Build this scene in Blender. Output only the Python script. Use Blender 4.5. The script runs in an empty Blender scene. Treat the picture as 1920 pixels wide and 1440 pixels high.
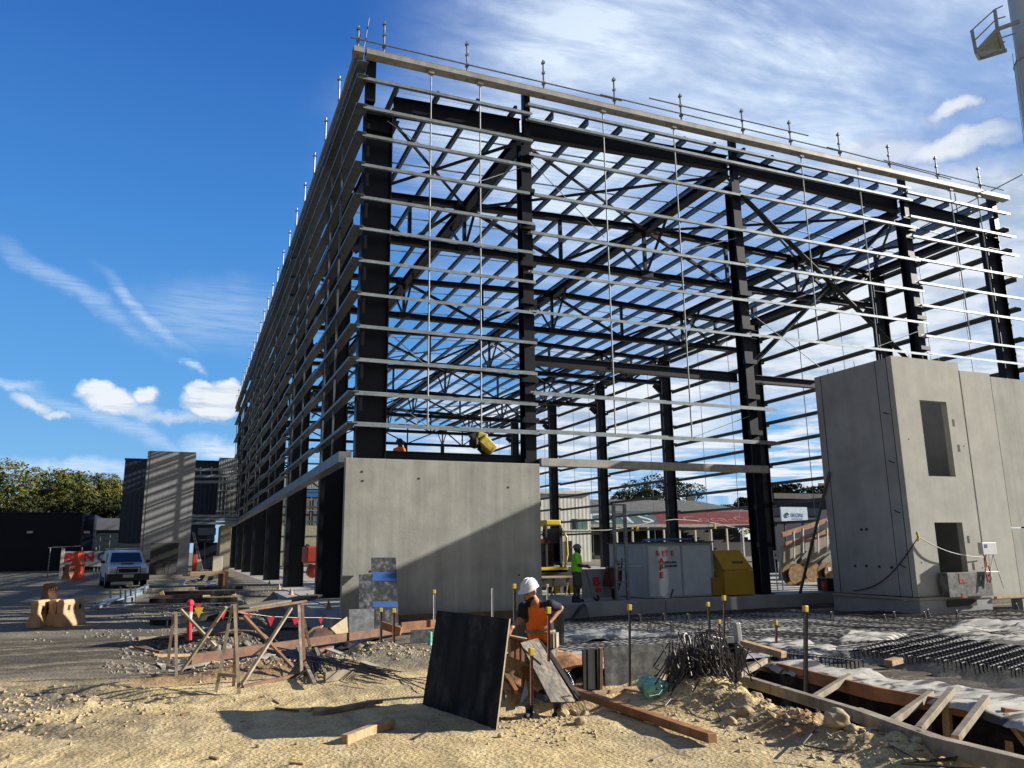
import bpy, bmesh, math, random
from mathutils import Vector, Matrix, noise as mnoise
R = math.radians
sc = bpy.context.scene
col = sc.collection
rnd = random.Random(7)

# ------------------------------------------------------------------ camera
F, PITCH, ROLL, YAW = 1456.37, .208589, -.012397, .391752
CAM = Vector((0, 0, 1.65))
fw = Vector((math.sin(YAW)*math.cos(PITCH), math.cos(YAW)*math.cos(PITCH), math.sin(PITCH)))
r0 = Vector((math.cos(YAW), -math.sin(YAW), 0)); u0 = r0.cross(fw)
cr = r0*math.cos(ROLL) + u0*math.sin(ROLL); cu = -r0*math.sin(ROLL) + u0*math.cos(ROLL)
cam_d = bpy.data.cameras.new('camera'); cam = bpy.data.objects.new('camera', cam_d); col.objects.link(cam)
cam_d.sensor_fit = 'HORIZONTAL'; cam_d.sensor_width = 36; cam_d.lens = 36*F/1920
cam_d.clip_start = .1; cam_d.clip_end = 6000
M = Matrix((cr, cu, -fw)).transposed().to_4x4(); M.translation = CAM
cam.matrix_world = M
sc.camera = cam
def ray(px, py): return cr*((px-960)/F) - cu*((py-720)/F) + fw
def PZ(px, py, z=-.28): d = ray(px, py); return CAM + d*((z-CAM.z)/d.z)
def PY(px, py, y): d = ray(px, py); return CAM + d*(y/d.y)
def PX(px, py, x): d = ray(px, py); return CAM + d*(x/d.x)

# ------------------------------------------------------------------ light, sky, exposure
SUN_AZ, SUN_EL = R(103.5), R(22.5)
sd = Vector((math.sin(SUN_AZ)*math.cos(SUN_EL), math.cos(SUN_AZ)*math.cos(SUN_EL), math.sin(SUN_EL)))
sl = bpy.data.lights.new('sun', 'SUN'); sl.energy = 5.0; sl.angle = R(.55); sl.color = (1, .94, .84)
so = bpy.data.objects.new('sun', sl); col.objects.link(so)
so.rotation_euler = sd.to_track_quat('Z', 'Y').to_euler(); so.location = sd*60
sc.view_settings.view_transform = 'Standard'; sc.view_settings.look = 'None'
sc.view_settings.exposure = 1.05; sc.view_settings.gamma = 1
w = bpy.data.worlds.new('World'); sc.world = w; w.use_nodes = True
nt = w.node_tree; nt.nodes.clear(); NN = nt.nodes.new; LK = nt.links.new
def mathn(op, a, b=None, c=None, clamp=False):
    n = NN('ShaderNodeMath'); n.operation = op; n.use_clamp = clamp
    for i, v in enumerate((a, b, c)):
        if v is None: continue
        if isinstance(v, (int, float)): n.inputs[i].default_value = v
        else: LK(v, n.inputs[i])
    return n.outputs[0]
def vecn(op, a, b=None, out=0):
    n = NN('ShaderNodeVectorMath'); n.operation = op
    for i, v in enumerate((a, b)):
        if v is None: continue
        if isinstance(v, (tuple, list, Vector)): n.inputs[i].default_value = tuple(v)
        else: LK(v, n.inputs[i])
    return n.outputs[out]
def smooth(v, lo, hi, t0=0., t1=1.):
    n = NN('ShaderNodeMapRange'); n.interpolation_type = 'SMOOTHSTEP'
    LK(v, n.inputs[0])
    for i, x in zip((1, 2, 3, 4), (lo, hi, t0, t1)): n.inputs[i].default_value = x
    return n.outputs[0]
def noisen(vec, scale, detail=6, rough=.55, dist=0, kind='FBM'):
    n = NN('ShaderNodeTexNoise'); LK(vec, n.inputs['Vector'])
    n.inputs['Scale'].default_value = scale; n.inputs['Detail'].default_value = detail
    n.inputs['Roughness'].default_value = rough; n.inputs['Distortion'].default_value = dist
    return n.outputs['Fac'], n.outputs['Color']
sky = NN('ShaderNodeTexSky'); sky.sky_type = 'NISHITA'; sky.sun_disc = False
sky.sun_elevation = SUN_EL; sky.sun_rotation = SUN_AZ
sky.altitude = 50; sky.air_density = 1.0; sky.dust_density = .25; sky.ozone_density = 2.6
hsv = NN('ShaderNodeHueSaturation'); hsv.inputs['Saturation'].default_value = 1.0; hsv.inputs['Value'].default_value = .96
LK(sky.outputs[0], hsv.inputs['Color'])
bgs0 = NN('ShaderNodeBackground'); bgs0.inputs[1].default_value = .05; LK(hsv.outputs[0], bgs0.inputs[0])
tcz = NN('ShaderNodeTexCoord'); sz = NN('ShaderNodeSeparateXYZ'); LK(tcz.outputs['Generated'], sz.inputs[0])
grad = NN('ShaderNodeValToRGB'); LK(sz.outputs[2], grad.inputs[0]); ge = grad.color_ramp.elements
ge[0].position, ge[0].color = 0, (.36, .60, .88, 1); ge[1].position, ge[1].color = .85, (.012, .085, .36, 1)
for p_, c_ in ((.08, (.21, .52, .90)), (.20, (.115, .40, .86)), (.38, (.058, .27, .74)), (.58, (.027, .155, .56))): e_ = ge.new(p_); e_.color = (*c_, 1)
bgt = NN('ShaderNodeBackground'); bgt.inputs[1].default_value = .48; LK(grad.outputs[0], bgt.inputs[0])
bgs = NN('ShaderNodeMixShader'); bgs.inputs[0].default_value = .86; LK(bgs0.outputs[0], bgs.inputs[1]); LK(bgt.outputs[0], bgs.inputs[2])
D = NN('ShaderNodeTexCoord').outputs['Generated']
D = vecn('NORMALIZE', D)
def warped(scale, amt, detail=5):
    _, c = noisen(D, scale, detail, .6)
    s = NN('ShaderNodeVectorMath'); s.operation = 'SCALE'
    LK(vecn('SUBTRACT', c, (.5, .5, .5)), s.inputs[0]); s.inputs['Scale'].default_value = amt
    return vecn('ADD', D, s.outputs[0])
Dsoft, Dfine, Dpuff = warped(5, .16), warped(13, .055, 8), warped(32, .03, 7)
def lobe(px, py, a, b, ang=0, src=None, soft=.6):
    """an elliptic patch of sky round a world direction; a, b in degrees; 1 inside, 0 outside"""
    c = ray(px, py).normalized()
    rt = c.cross(Vector((0, 0, 1))).normalized(); up = rt.cross(c)
    t = R(ang); e1 = rt*math.cos(t) + up*math.sin(t); e2 = -rt*math.sin(t) + up*math.cos(t)
    d = vecn('SUBTRACT', src or Dsoft, c)
    uu = mathn('DIVIDE', vecn('DOT_PRODUCT', d, e1, 1), math.sin(R(a)))
    vv = mathn('DIVIDE', vecn('DOT_PRODUCT', d, e2, 1), math.sin(R(b)))
    rr = mathn('SQRT', mathn('ADD', mathn('MULTIPLY', uu, uu), mathn('MULTIPLY', vv, vv)))
    return smooth(rr, 1., 1-soft, 0, 1)
sep = NN('ShaderNodeSeparateXYZ'); LK(D, sep.inputs[0])
zc = mathn('MAXIMUM', sep.outputs[2], .06)
comb = NN('ShaderNodeCombineXYZ')
LK(mathn('DIVIDE', sep.outputs[0], zc), comb.inputs[0]); LK(mathn('DIVIDE', sep.outputs[1], zc), comb.inputs[1])
flat = comb.outputs[0]
def stretched(rot, sx, sy):
    m = NN('ShaderNodeMapping'); m.inputs['Rotation'].default_value = (0, 0, R(rot)); m.inputs['Scale'].default_value = (sx, sy, 1)
    LK(flat, m.inputs[0]); return m.outputs[0]
# high thin cirrus, upper middle and right
ci, _ = noisen(stretched(35, .55, 1.5), 1.5, 9, .62, .7)
ci2, _ = noisen(stretched(10, 1.2, 3.4), 2.3, 8, .6, .4)
cir = mathn('MULTIPLY', smooth(ci, .33, .66), mathn('ADD', .40, mathn('MULTIPLY', smooth(ci2, .32, .68), .85)))
def mx(*v):
    o = v[0]
    for x in v[1:]: o = mathn('MAXIMUM', o, x)
    return o
cm = mx(lobe(1120, 90, 17, 14, -30, Dsoft, .9), mathn('MULTIPLY', lobe(1450, 160, 26, 16, -12, Dsoft, .9), .85), mathn('MULTIPLY', lobe(1050, 330, 18, 15, -20, Dsoft, .9), .85), mathn('MULTIPLY', lobe(1750, 60, 18, 16, 0, Dsoft, .9), .6))
cirrus = mathn('MULTIPLY', mathn('MULTIPLY', cir, cm), 1.3, clamp=True)
veil = mathn('MULTIPLY', mx(lobe(1200, 260, 22, 20, 0, D, .9), mathn('MULTIPLY', lobe(1600, 160, 26, 22, 0, D, .9), .8)), .42)
cirrus = mathn('ADD', mathn('MULTIPLY', cirrus, .72), mathn('MULTIPLY', veil, .8), clamp=True)
# thin streaks on the left
skn, _ = noisen(stretched(-40, 2.2, 8), 2.0, 8, .65, .5)
sk = mx(mathn('MULTIPLY', lobe(140, 545, 9, .9, -30, Dfine, .99), .30), mathn('MULTIPLY', lobe(275, 590, 5.0, .8, -38, Dfine, .99), .42),
        mathn('MULTIPLY', lobe(400, 590, 8, 3.4, 5, Dfine, .98), .26), mathn('MULTIPLY', lobe(230, 800, 11, .75, -20, Dfine, .97), .34),
        mathn('MULTIPLY', lobe(25, 718, 2.4, .6, -10, Dfine, .9), .5), mathn('MULTIPLY', lobe(420, 838, 4, 1.0, -8, Dfine, .9), .8),
        mathn('MULTIPLY', lobe(360, 690, 1.3, .4, -25, Dfine, .95), .6), mathn('MULTIPLY', lobe(150, 876, 7, .9, 0, Dpuff, .9), .6))
# cumulus
cu_n, _ = noisen(stretched(20, 1, 1.3), .95, 10, .6, .3)
broken = mathn('MULTIPLY', smooth(cu_n, .40, .58), mx(lobe(1800, 560, 26, 12, 0, Dsoft, .5), lobe(1350, 880, 34, 13.5, 0, Dsoft, .45), mathn('MULTIPLY', lobe(1900, 900, 26, 12), 1)))
banks = mathn('MULTIPLY', mx(lobe(1560, 620, 17, 6.5, 0, Dfine, .55), lobe(1840, 480, 10, 5.0, 0, Dfine, .5), lobe(1150, 790, 12, 4.2, 0, Dfine, .6)), .93)
puffs = mx(lobe(208, 748, 2.1, 1.0, -12, Dpuff, .5), lobe(182, 732, 1.4, .8, 0, Dpuff, .5), lobe(275, 742, 1.1, .75, 0, Dpuff, .5), mathn('MULTIPLY', lobe(240, 768, 2.6, .7, 0, Dpuff, .8), .6), lobe(398, 758, 2.4, 1.15, 0, Dpuff, .4), lobe(378, 735, 1.3, .9, 0, Dpuff, .4), lobe(428, 738, 1.5, 1.1, 0, Dpuff, .4),
           mathn('MULTIPLY', lobe(65, 758, 1.6, .7, -25, Dpuff, .8), .75), mathn('MULTIPLY', lobe(105, 780, 1.3, .35, -5, Dpuff, .8), .7), mathn('MULTIPLY', lobe(320, 782, 4.5, .5, 0, Dpuff, .9), .5),
           mathn('MULTIPLY', lobe(1790, 205, 2.4, .7, 0, Dfine, .8), .9), mathn('MULTIPLY', lobe(1780, 272, 5.0, 1.3, -4, Dfine, .7), .95), mathn('MULTIPLY', lobe(1905, 330, 2.2, 1.0, 20, Dfine, .8), .9), mathn('MULTIPLY', lobe(1650, 290, 5, 1.3, 6, Dfine, .8), .75))
cum = mx(broken, banks, puffs)
cov = mx(cirrus, mathn('MULTIPLY', sk, smooth(skn, .25, .65, .35, 1.25)), cum)
# cloud brightness: bright sunny rims, grey bellies
sh1, _ = noisen(Dfine, 9, 6, .6); sh2, _ = noisen(stretched(0, 1, 1.6), 1.7, 7, .6)
grey = mathn('MULTIPLY', smooth(sh2, .42, .62), cum)
lum = mathn('ADD', .60, mathn('MULTIPLY', smooth(sh1, .32, .68), .30))
lum = mathn('SUBTRACT', lum, mathn('MULTIPLY', grey, .26))
mixc = NN('ShaderNodeMix'); mixc.data_type = 'RGBA'; LK(smooth(lum, .38, .8), mixc.inputs['Factor'])
mixc.inputs[6].default_value = (.42, .53, .68, 1); mixc.inputs[7].default_value = (.84, .88, .93, 1)
mixh = NN('ShaderNodeMix'); mixh.data_type = 'RGBA'; LK(smooth(cum, .02, .25), mixh.inputs['Factor']); mixh.inputs[6].default_value = (.74, .86, 1.0, 1); LK(mixc.outputs[2], mixh.inputs[7])
bgc = NN('ShaderNodeBackground'); LK(mixh.outputs[2], bgc.inputs[0]); bgc.inputs[1].default_value = .51
mxs = NN('ShaderNodeMixShader'); LK(mathn('MULTIPLY', cov, .96, clamp=True), mxs.inputs[0]); LK(bgs.outputs[0], mxs.inputs[1]); LK(bgc.outputs[0], mxs.inputs[2])
# unseen grey sky behind the camera, added to neutralise and dim the shade light
bgb = NN('ShaderNodeBackground'); bgb.inputs[0].default_value = (.135, .145, .160, 1); bgb.inputs[1].default_value = .85
bk = smooth(vecn('DOT_PRODUCT', D, tuple(-x for x in (fw.x, fw.y, 0)), 1), -.25, .45, 0, .92)
mxb = NN('ShaderNodeMixShader'); LK(bk, mxb.inputs[0]); LK(mxs.outputs[0], mxb.inputs[1]); LK(bgb.outputs[0], mxb.inputs[2])
wo = NN('ShaderNodeOutputWorld'); LK(mxb.outputs[0], wo.inputs[0])
w.cycles.sampling_method = 'MANUAL'; w.cycles.sample_map_resolution = 512
sc.cycles.use_denoising = True
sc.cycles.max_bounces = 5; sc.cycles.diffuse_bounces = 2; sc.cycles.glossy_bounces = 2; sc.cycles.transparent_max_bounces = 12

# ------------------------------------------------------------------ materials
MATS = {}
def mat(name, c, rough=.7, metal=0., var=.15, scale=3., bump=0., bscale=20., c2=None, spec=.5, streak=0., stretch=(1, 1, 1), sharp=(.35, .65), alpha=None):
    if name in MATS: return MATS[name]
    c = tuple(x*.74 for x in c); c2 = tuple(x*.74 for x in c2) if c2 else None
    m = bpy.data.materials.new(name); m.use_nodes = True; t = m.node_tree
    b = t.nodes['Principled BSDF']; N = t.nodes.new; L = t.links.new
    tc = N('ShaderNodeTexCoord').outputs['Object']
    mp = N('ShaderNodeMapping'); mp.inputs['Scale'].default_value = stretch; L(tc, mp.inputs[0])
    n1 = N('ShaderNodeTexNoise'); n1.inputs['Scale'].default_value = scale; n1.inputs['Detail'].default_value = 8; n1.inputs['Roughness'].default_value = .62
    L(mp.outputs[0], n1.inputs['Vector'])
    mr = N('ShaderNodeMapRange'); L(n1.outputs['Fac'], mr.inputs[0]); mr.inputs[1].default_value = sharp[0]; mr.inputs[2].default_value = sharp[1]
    mixn = N('ShaderNodeMix'); mixn.data_type = 'RGBA'; L(mr.outputs[0], mixn.inputs['Factor'])
    if c2 is None: c2 = tuple(min(1, x*(1+var)) for x in c); ca = tuple(x*(1-var) for x in c)
    else: ca = c
    mixn.inputs[6].default_value = (*ca, 1); mixn.inputs[7].default_value = (*c2, 1)
    outc = mixn.outputs[2]
    if streak:
        m2 = N('ShaderNodeMapping'); m2.inputs['Scale'].default_value = (5, 5, .22); L(tc, m2.inputs[0])
        n2 = N('ShaderNodeTexNoise'); n2.inputs['Scale'].default_value = 1.0; n2.inputs['Detail'].default_value = 6; L(m2.outputs[0], n2.inputs['Vector'])
        r2 = N('ShaderNodeMapRange'); L(n2.outputs['Fac'], r2.inputs[0]); r2.inputs[1].default_value = .35; r2.inputs[2].default_value = .7
        r2.inputs[3].default_value = 1-streak; r2.inputs[4].default_value = 1+streak
        vm = N('ShaderNodeVectorMath'); vm.operation = 'SCALE'; L(outc, vm.inputs[0]); L(r2.outputs[0], vm.inputs['Scale']); outc = vm.outputs[0]
    L(outc, b.inputs['Base Color'])
    b.inputs['Roughness'].default_value = rough; b.inputs['Metallic'].default_value = metal
    b.inputs['Specular IOR Level'].default_value = spec
    if bump:
        n3 = N('ShaderNodeTexNoise'); n3.inputs['Scale'].default_value = bscale; n3.inputs['Detail'].default_value = 6; n3.inputs['Roughness'].default_value = .65; L(tc, n3.inputs['Vector'])
        bp = N('ShaderNodeBump'); bp.inputs['Strength'].default_value = bump; bp.inputs['Distance'].default_value = .02; L(n3.outputs['Fac'], bp.inputs['Height']); L(bp.outputs[0], b.inputs['Normal'])
    MATS[name] = m; return m
steel = mat('navy_steel', (.0055, .0075, .015), .42, 0, .35, 2, bump=.05, bscale=6, spec=.30)
galv = mat('galvanised', (.33, .38, .41), .42, .35, .22, 4, spec=.5, stretch=(1, 1, 1))
galvd = mat('galvanised_purlin', (.24, .30, .37), .42, .5, .18, 3)
capm = mat('parapet_channel', (.42, .41, .37), .55, .15, .2, 2.5, streak=.1)
rodm = mat('dull_zinc_rod', (.30, .33, .34), .65, .1, .25, 6)
tubem = mat('scaffold_tube', (.24, .25, .25), .5, .5, .35, 6)
conc = mat('precast_concrete', (.42, .415, .37), .85, 0, .16, 1.1, bump=.2, bscale=14, streak=.13)
concd = mat('precast_concrete_grey', (.36, .365, .37), .85, 0, .13, 1.1, bump=.12, bscale=9, streak=.05)
concm = mat('mottled_concrete', (.40, .395, .35), .85, 0, .17, 1.6, bump=.1, bscale=9, streak=.05, c2=(.54, .53, .46), sharp=(.25, .7))
concl = mat('slab_concrete', (.40, .385, .34), .85, 0, .2, .8, bump=.1, bscale=20)
joint = mat('dark_joint', (.03, .03, .032), .8)
ply = mat('black_formply', (.013, .013, .013), .7, 0, .3, 2.6, c2=(.085, .08, .07), sharp=(.50, .82), streak=.75, spec=.12, bump=.08, bscale=30)
plyd = mat('dusty_formply', (.05, .05, .05), .6, 0, .3, 6, c2=(.24, .24, .23), sharp=(.40, .72), streak=.25, bump=.1, bscale=30)
plyg = mat('weathered_ply', (.22, .18, .125), .75, 0, .3, 3, c2=(.05, .045, .038), streak=.5, stretch=(6, 6, 1), sharp=(.4, .6))
plye = mat('ply_edge', (.55, .43, .26), .7, 0, .2, 20)
pine = mat('pine_timber', (.50, .33, .17), .7, 0, .28, 3, stretch=(8, 8, 8), streak=.2, bump=.08, bscale=40)
orange_t = mat('orange_formwork_timber', (.36, .155, .06), .65, 0, .3, 3, streak=.2, bump=.08, bscale=40)
wgrey = mat('weathered_timber', (.33, .27, .19), .8, 0, .3, 5, streak=.25, bump=.12, bscale=40)
browntim = mat('brown_timber', (.20, .10, .055), .75, 0, .35, 5, bump=.1, bscale=40)
rebar = mat('dark_rebar', (.030, .030, .034), .45, .5, .5, 30, c2=(.09, .075, .07))
rust = mat('rusty_bar', (.13, .05, .03), .8, .2, .4, 30)
yellow = mat('yellow_cap', (.72, .50, .03), .45, 0, .12, 20)
white = mat('white_paint', (.74, .75, .75), .45, 0, .06, 3)
offw = mat('cream_wall', (.66, .63, .53), .8, 0, .08, 1)
contm = mat('container_paint', (.48, .55, .60), .5, 0, .1, 2, streak=.05)
gangm = mat('yellow_box_paint', (.55, .33, .02), .5, 0, .12, 2)
navyc = mat('navy_cladding', (.008, .016, .042), .45, 0, .15, 1, spec=.3)
navyd = mat('dark_navy_wall', (.006, .010, .022), .6, 0, .2, 1, spec=.25)
tealc = mat('teal_wall', (.015, .032, .042), .5, 0, .2, 1)
greyc = mat('grey_cladding', (.22, .24, .27), .5, .2, .12, 1)
redp = mat('orange_red_plastic', (.72, .075, .02), .45, 0, .15, 4)
beigep = mat('faded_orange_plastic', (.42, .23, .11), .6, 0, .22, 6, c2=(.62, .40, .22), bump=.3, bscale=8)
rustp = mat('rust_brown_plastic', (.30, .12, .06), .6, 0, .25, 4)
redt = mat('red_lettering', (.62, .015, .03), .5, 0, .1, 5)
bluet = mat('blue_lettering', (.02, .07, .30), .5, 0, .1, 5)
blackp = mat('black_lettering', (.02, .02, .025), .5)
redflag = mat('red_flag', (.75, .03, .06), .6, 0, .1, 5)
yelflag = mat('yellow_flag', (.62, .42, .02), .6, 0, .1, 5)
rubber = mat('black_rubber', (.015, .015, .016), .7)
glass = mat('dark_glass', (.012, .02, .035), .08, 0, .2, 1, spec=.8)
glassg = mat('green_glass', (.14, .24, .22), .15, 0, .2, 1, spec=.8)
carp = mat('silver_car_paint', (.95, .95, .94), .3, .45, .06, 3)
carb = mat('black_bull_bar', (.012, .012, .013), .4)
lampg = mat('headlamp_glass', (.62, .64, .64), .2, .2, .1, 20)
hiv = mat('lime_shirt', (.34, .98, .03), .75, 0, .12, 12)
hio = mat('orange_shirt', (1.33, .225, .018), .75, 0, .15, 12, bump=.8, bscale=9)
navys = mat('navy_cloth', (.012, .013, .022), .85, 0, .2, 12, bump=.8, bscale=9)
greys = mat('grey_shorts', (.085, .09, .085), .9, 0, .2, 12)
denim = mat('worn_work_trousers', (.07, .065, .065), .9, 0, .5, 14, c2=(.28, .26, .24))
skin = mat('sunburnt_skin', (.52, .235, .145), .55, 0, .12, 20)
skind = mat('dark_skin', (.095, .045, .03), .55, 0, .12, 20)
beard = mat('dark_beard', (.025, .016, .012), .9)
helm = mat('white_hard_hat', (.80, .80, .79), .3, 0, .03, 8)
helmg = mat('grey_hard_hat', (.18, .18, .19), .4)
woods = mat('spool_wood', (.30, .17, .06), .85, 0, .45, 5, bump=.4, bscale=10)
bark = mat('tree_bark', (.20, .17, .13), .9, 0, .3, 4)
rock = mat('sandstone_rock', (.47, .36, .21), .9, 0, .25, 5, bump=.5, bscale=12)
clay = mat('orange_clay', (.42, .21, .09), .95, 0, .35, 6, bump=.9, bscale=16)
pvc = mat('grey_pvc', (.40, .41, .41), .4)
greenp = mat('green_film', (.06, .42, .27), .25, 0, .3, 14, c2=(.35, .75, .58), spec=.8, bump=.8, bscale=14)
bluetarp = mat('blue_tarp', (.02, .16, .42), .5)
blackf = mat('black_film', (.012, .013, .016), .22, 0, .3, 6, spec=.8, bump=.8, bscale=7)
redmach = mat('red_machine', (.50, .05, .02), .5, 0, .15, 5)
exy = mat('excavator_yellow', (.80, .58, .02), .45, 0, .1, 5)
rooft = mat('green_roof_sheet', (.055, .095, .10), .7, 0, .15, 1, spec=.2)
roofr = mat('red_roof_sheet', (.15, .03, .03), .7, 0, .2, 1, spec=.2)
roofg = mat('grey_roof_sheet', (.13, .13, .125), .8, 0, .2, 1, spec=.2)
brick = mat('red_brown_brick', (.16, .055, .035), .9, 0, .2, 6)
debrism = mat('grey_rubble', (.24, .22, .19), .9, 0, .4, 8, bump=.4)

def fabric_mat():
    m = bpy.data.materials.new('white_geofabric'); m.use_nodes = True; t = m.node_tree; b = t.nodes['Principled BSDF']; N = t.nodes.new; L = t.links.new
    tc = N('ShaderNodeTexCoord').outputs['Object']
    mp = N('ShaderNodeMapping'); mp.inputs['Scale'].default_value = (.8, 3, 1); mp.inputs['Rotation'].default_value = (0, 0, .5); L(tc, mp.inputs[0])
    n = N('ShaderNodeTexNoise'); n.inputs['Scale'].default_value = 1.6; n.inputs['Detail'].default_value = 6; n.inputs['Distortion'].default_value = .8; L(mp.outputs[0], n.inputs['Vector'])
    cr_ = N('ShaderNodeValToRGB'); L(n.outputs['Fac'], cr_.inputs[0])
    cr_.color_ramp.elements[0].position = .42; cr_.color_ramp.elements[0].color = (.035, .035, .035, 1)  # dark folds: crease shade painted into the fabric colour
    cr_.color_ramp.elements[1].position = .50; cr_.color_ramp.elements[1].color = (.37, .35, .30, 1)
    L(cr_.outputs[0], b.inputs['Base Color']); b.inputs['Roughness'].default_value = .8
    bp = N('ShaderNodeBump'); bp.inputs['Strength'].default_value = .9; bp.inputs['Distance'].default_value = .08; L(n.outputs['Fac'], bp.inputs['Height']); L(bp.outputs[0], b.inputs['Normal'])
    return m
fabric = fabric_mat()
def ribbed(name, c, pitch=.2, axis='X', rough=.5, metal=0., depth=.5):
    m = mat(name, c, rough, metal, .1, 1); t = m.node_tree; b = t.nodes['Principled BSDF']; N = t.nodes.new; L = t.links.new
    tc = N('ShaderNodeTexCoord').outputs['Object']
    wv = N('ShaderNodeTexWave'); wv.bands_direction = axis; wv.inputs['Scale'].default_value = .314/pitch; wv.wave_profile = 'SIN'; L(tc, wv.inputs['Vector'])
    bp = N('ShaderNodeBump'); bp.inputs['Strength'].default_value = depth; bp.inputs['Distance'].default_value = .03; L(wv.outputs['Fac'], bp.inputs['Height']); L(bp.outputs[0], b.inputs['Normal'])
    return m
whiteclad = ribbed('white_ribbed_cladding', (.66, .66, .60), .5)
navyrib = ribbed('navy_ribbed_cladding', (.010, .022, .055), .4)
def leaf_mat(name, a, b_):
    m = mat(name, a, .6, 0, .2, .25, c2=b_, sharp=(.4, .6)); b = m.node_tree.nodes['Principled BSDF']
    b.inputs['Specular IOR Level'].default_value = .08; b.inputs['Roughness'].default_value = .9
    return m
leafm = leaf_mat('eucalyptus_leaves', (.050, .070, .018), (.20, .19, .055))
leafd = leaf_mat('dark_leaves', (.025, .034, .016), (.06, .065, .025))

# ------------------------------------------------------------------ mesh helpers
def origin(o):
    v = Vector((0, 0, 0))
    while o is not None: v += o.location; o = o.parent
    return v
class MB:
    def __init__(s): s.v = []; s.f = []
    def add(s, vs, fs):
        k = len(s.v); s.v += [tuple(v) for v in vs]; s.f += [tuple(i+k for i in f) for f in fs]; return s
    def hexa(s, c8):
        return s.add(c8, [(0, 3, 2, 1), (4, 5, 6, 7), (0, 1, 5, 4), (1, 2, 6, 5), (2, 3, 7, 6), (3, 0, 4, 7)])
    def box(s, x0, x1, y0, y1, z0, z1):
        return s.hexa([(x0, y0, z0), (x1, y0, z0), (x1, y1, z0), (x0, y1, z0), (x0, y0, z1), (x1, y0, z1), (x1, y1, z1), (x0, y1, z1)])
    def beam(s, p0, p1, w_, h, up=(0, 0, 1), cx=0, cz=0):
        p0, p1 = Vector(p0), Vector(p1); d = (p1-p0).normalized(); up = Vector(up)
        sx = d.cross(up)
        if sx.length < 1e-4: sx = d.cross(Vector((1, 0, 0)))
        sx.normalize(); uz = sx.cross(d)
        a = []
        for p in (p0, p1):
            for (i, j) in ((-1, -1), (1, -1), (1, 1), (-1, 1)):
                a.append(p + sx*(i*w_/2+cx) + uz*(j*h/2+cz))
        return s.add(a, [(0, 1, 2, 3), (7, 6, 5, 4), (0, 4, 5, 1), (1, 5, 6, 2), (2, 6, 7, 3), (3, 7, 4, 0)])
    def ibeam(s, p0, p1, w_, h, up=(0, 0, 1), t=.03, tw=.02):
        s.beam(p0, p1, w_, t, up, 0, h/2-t/2); s.beam(p0, p1, w_, t, up, 0, -h/2+t/2)
        return s.beam(p0, p1, tw, h-2*t-.002, up)
    def chan(s, p0, p1, w_, h, up=(0, 0, 1), t=.012, side=1):
        s.beam(p0, p1, w_, t, up, 0, h/2-t/2); s.beam(p0, p1, w_, t, up, 0, -h/2+t/2)
        return s.beam(p0, p1, t, h-2*t-.001, up, side*(w_/2-t/2), 0)
    def tube(s, pts, r, n=6, cap=True):
        pts = [Vector(p) for p in pts]; rs = r if isinstance(r, (list, tuple)) else [r]*len(pts); k = len(s.v); ref = None
        for i, p in enumerate(pts):
            d = (pts[min(i+1, len(pts)-1)]-pts[max(i-1, 0)])
            d = d.normalized() if d.length > 1e-9 else Vector((0, 0, 1))
            if ref is None or abs(ref.dot(d)) > .95: ref = Vector((0, 0, 1)) if abs(d.z) < .9 else Vector((1, 0, 0))
            a = d.cross(ref).normalized(); b = a.cross(d); ref = b if abs(d.z) < .99 else ref
            for j in range(n):
                t = 2*math.pi*j/n; q = p + a*math.cos(t)*rs[i] + b*math.sin(t)*rs[i]; s.v.append(tuple(q))
        for i in range(len(pts)-1):
            for j in range(n):
                s.f.append((k+i*n+j, k+(i+1)*n+j, k+(i+1)*n+(j+1) % n, k+i*n+(j+1) % n))
        if cap:
            s.f.append(tuple(k+j for j in range(n))); s.f.append(tuple(k+(len(pts)-1)*n+j for j in reversed(range(n))))
        return s
    def ball(s, c, r, n=8, rz=None, m=None):
        rx, ry, rz_ = (r if isinstance(r, (tuple, list)) else (r, r, rz or r)); rows = n//2+1 if m is None else m; k = len(s.v)
        c = Vector(c); s.v.append(tuple(c+Vector((0, 0, -rz_))))
        for i in range(1, rows):
            ph = -math.pi/2+math.pi*i/rows
            for j in range(n):
                t = 2*math.pi*j/n; s.v.append((c.x+rx*math.cos(ph)*math.cos(t), c.y+ry*math.cos(ph)*math.sin(t), c.z+rz_*math.sin(ph)))
        s.v.append(tuple(c+Vector((0, 0, rz_)))); e = len(s.v)-1
        for j in range(n): s.f.append((k, k+1+(j+1) % n, k+1+j))
        for i in range(rows-2):
            for j in range(n):
                a = k+1+i*n; s.f.append((a+j, a+(j+1) % n, a+n+(j+1) % n, a+n+j))
        a = k+1+(rows-2)*n
        for j in range(n): s.f.append((a+j, a+(j+1) % n, e))
        return s
    def sheet4(s, c4, t):
        """a flat board through 4 corners, t thick"""
        c4 = [Vector(c) for c in c4]; nrm = (c4[1]-c4[0]).cross(c4[3]-c4[0]).normalized()*t
        return s.hexa([*c4, *[c+nrm for c in c4]])
    def prism(s, poly, z0, z1):
        n = len(poly); k = len(s.v)
        s.v += [(x, y, z0) for x, y in poly] + [(x, y, z1) for x, y in poly]
        s.f.append(tuple(k+i for i in reversed(range(n)))); s.f.append(tuple(k+n+i for i in range(n)))
        for i in range(n): s.f.append((k+i, k+(i+1) % n, k+n+(i+1) % n, k+n+i))
        return s
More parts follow.
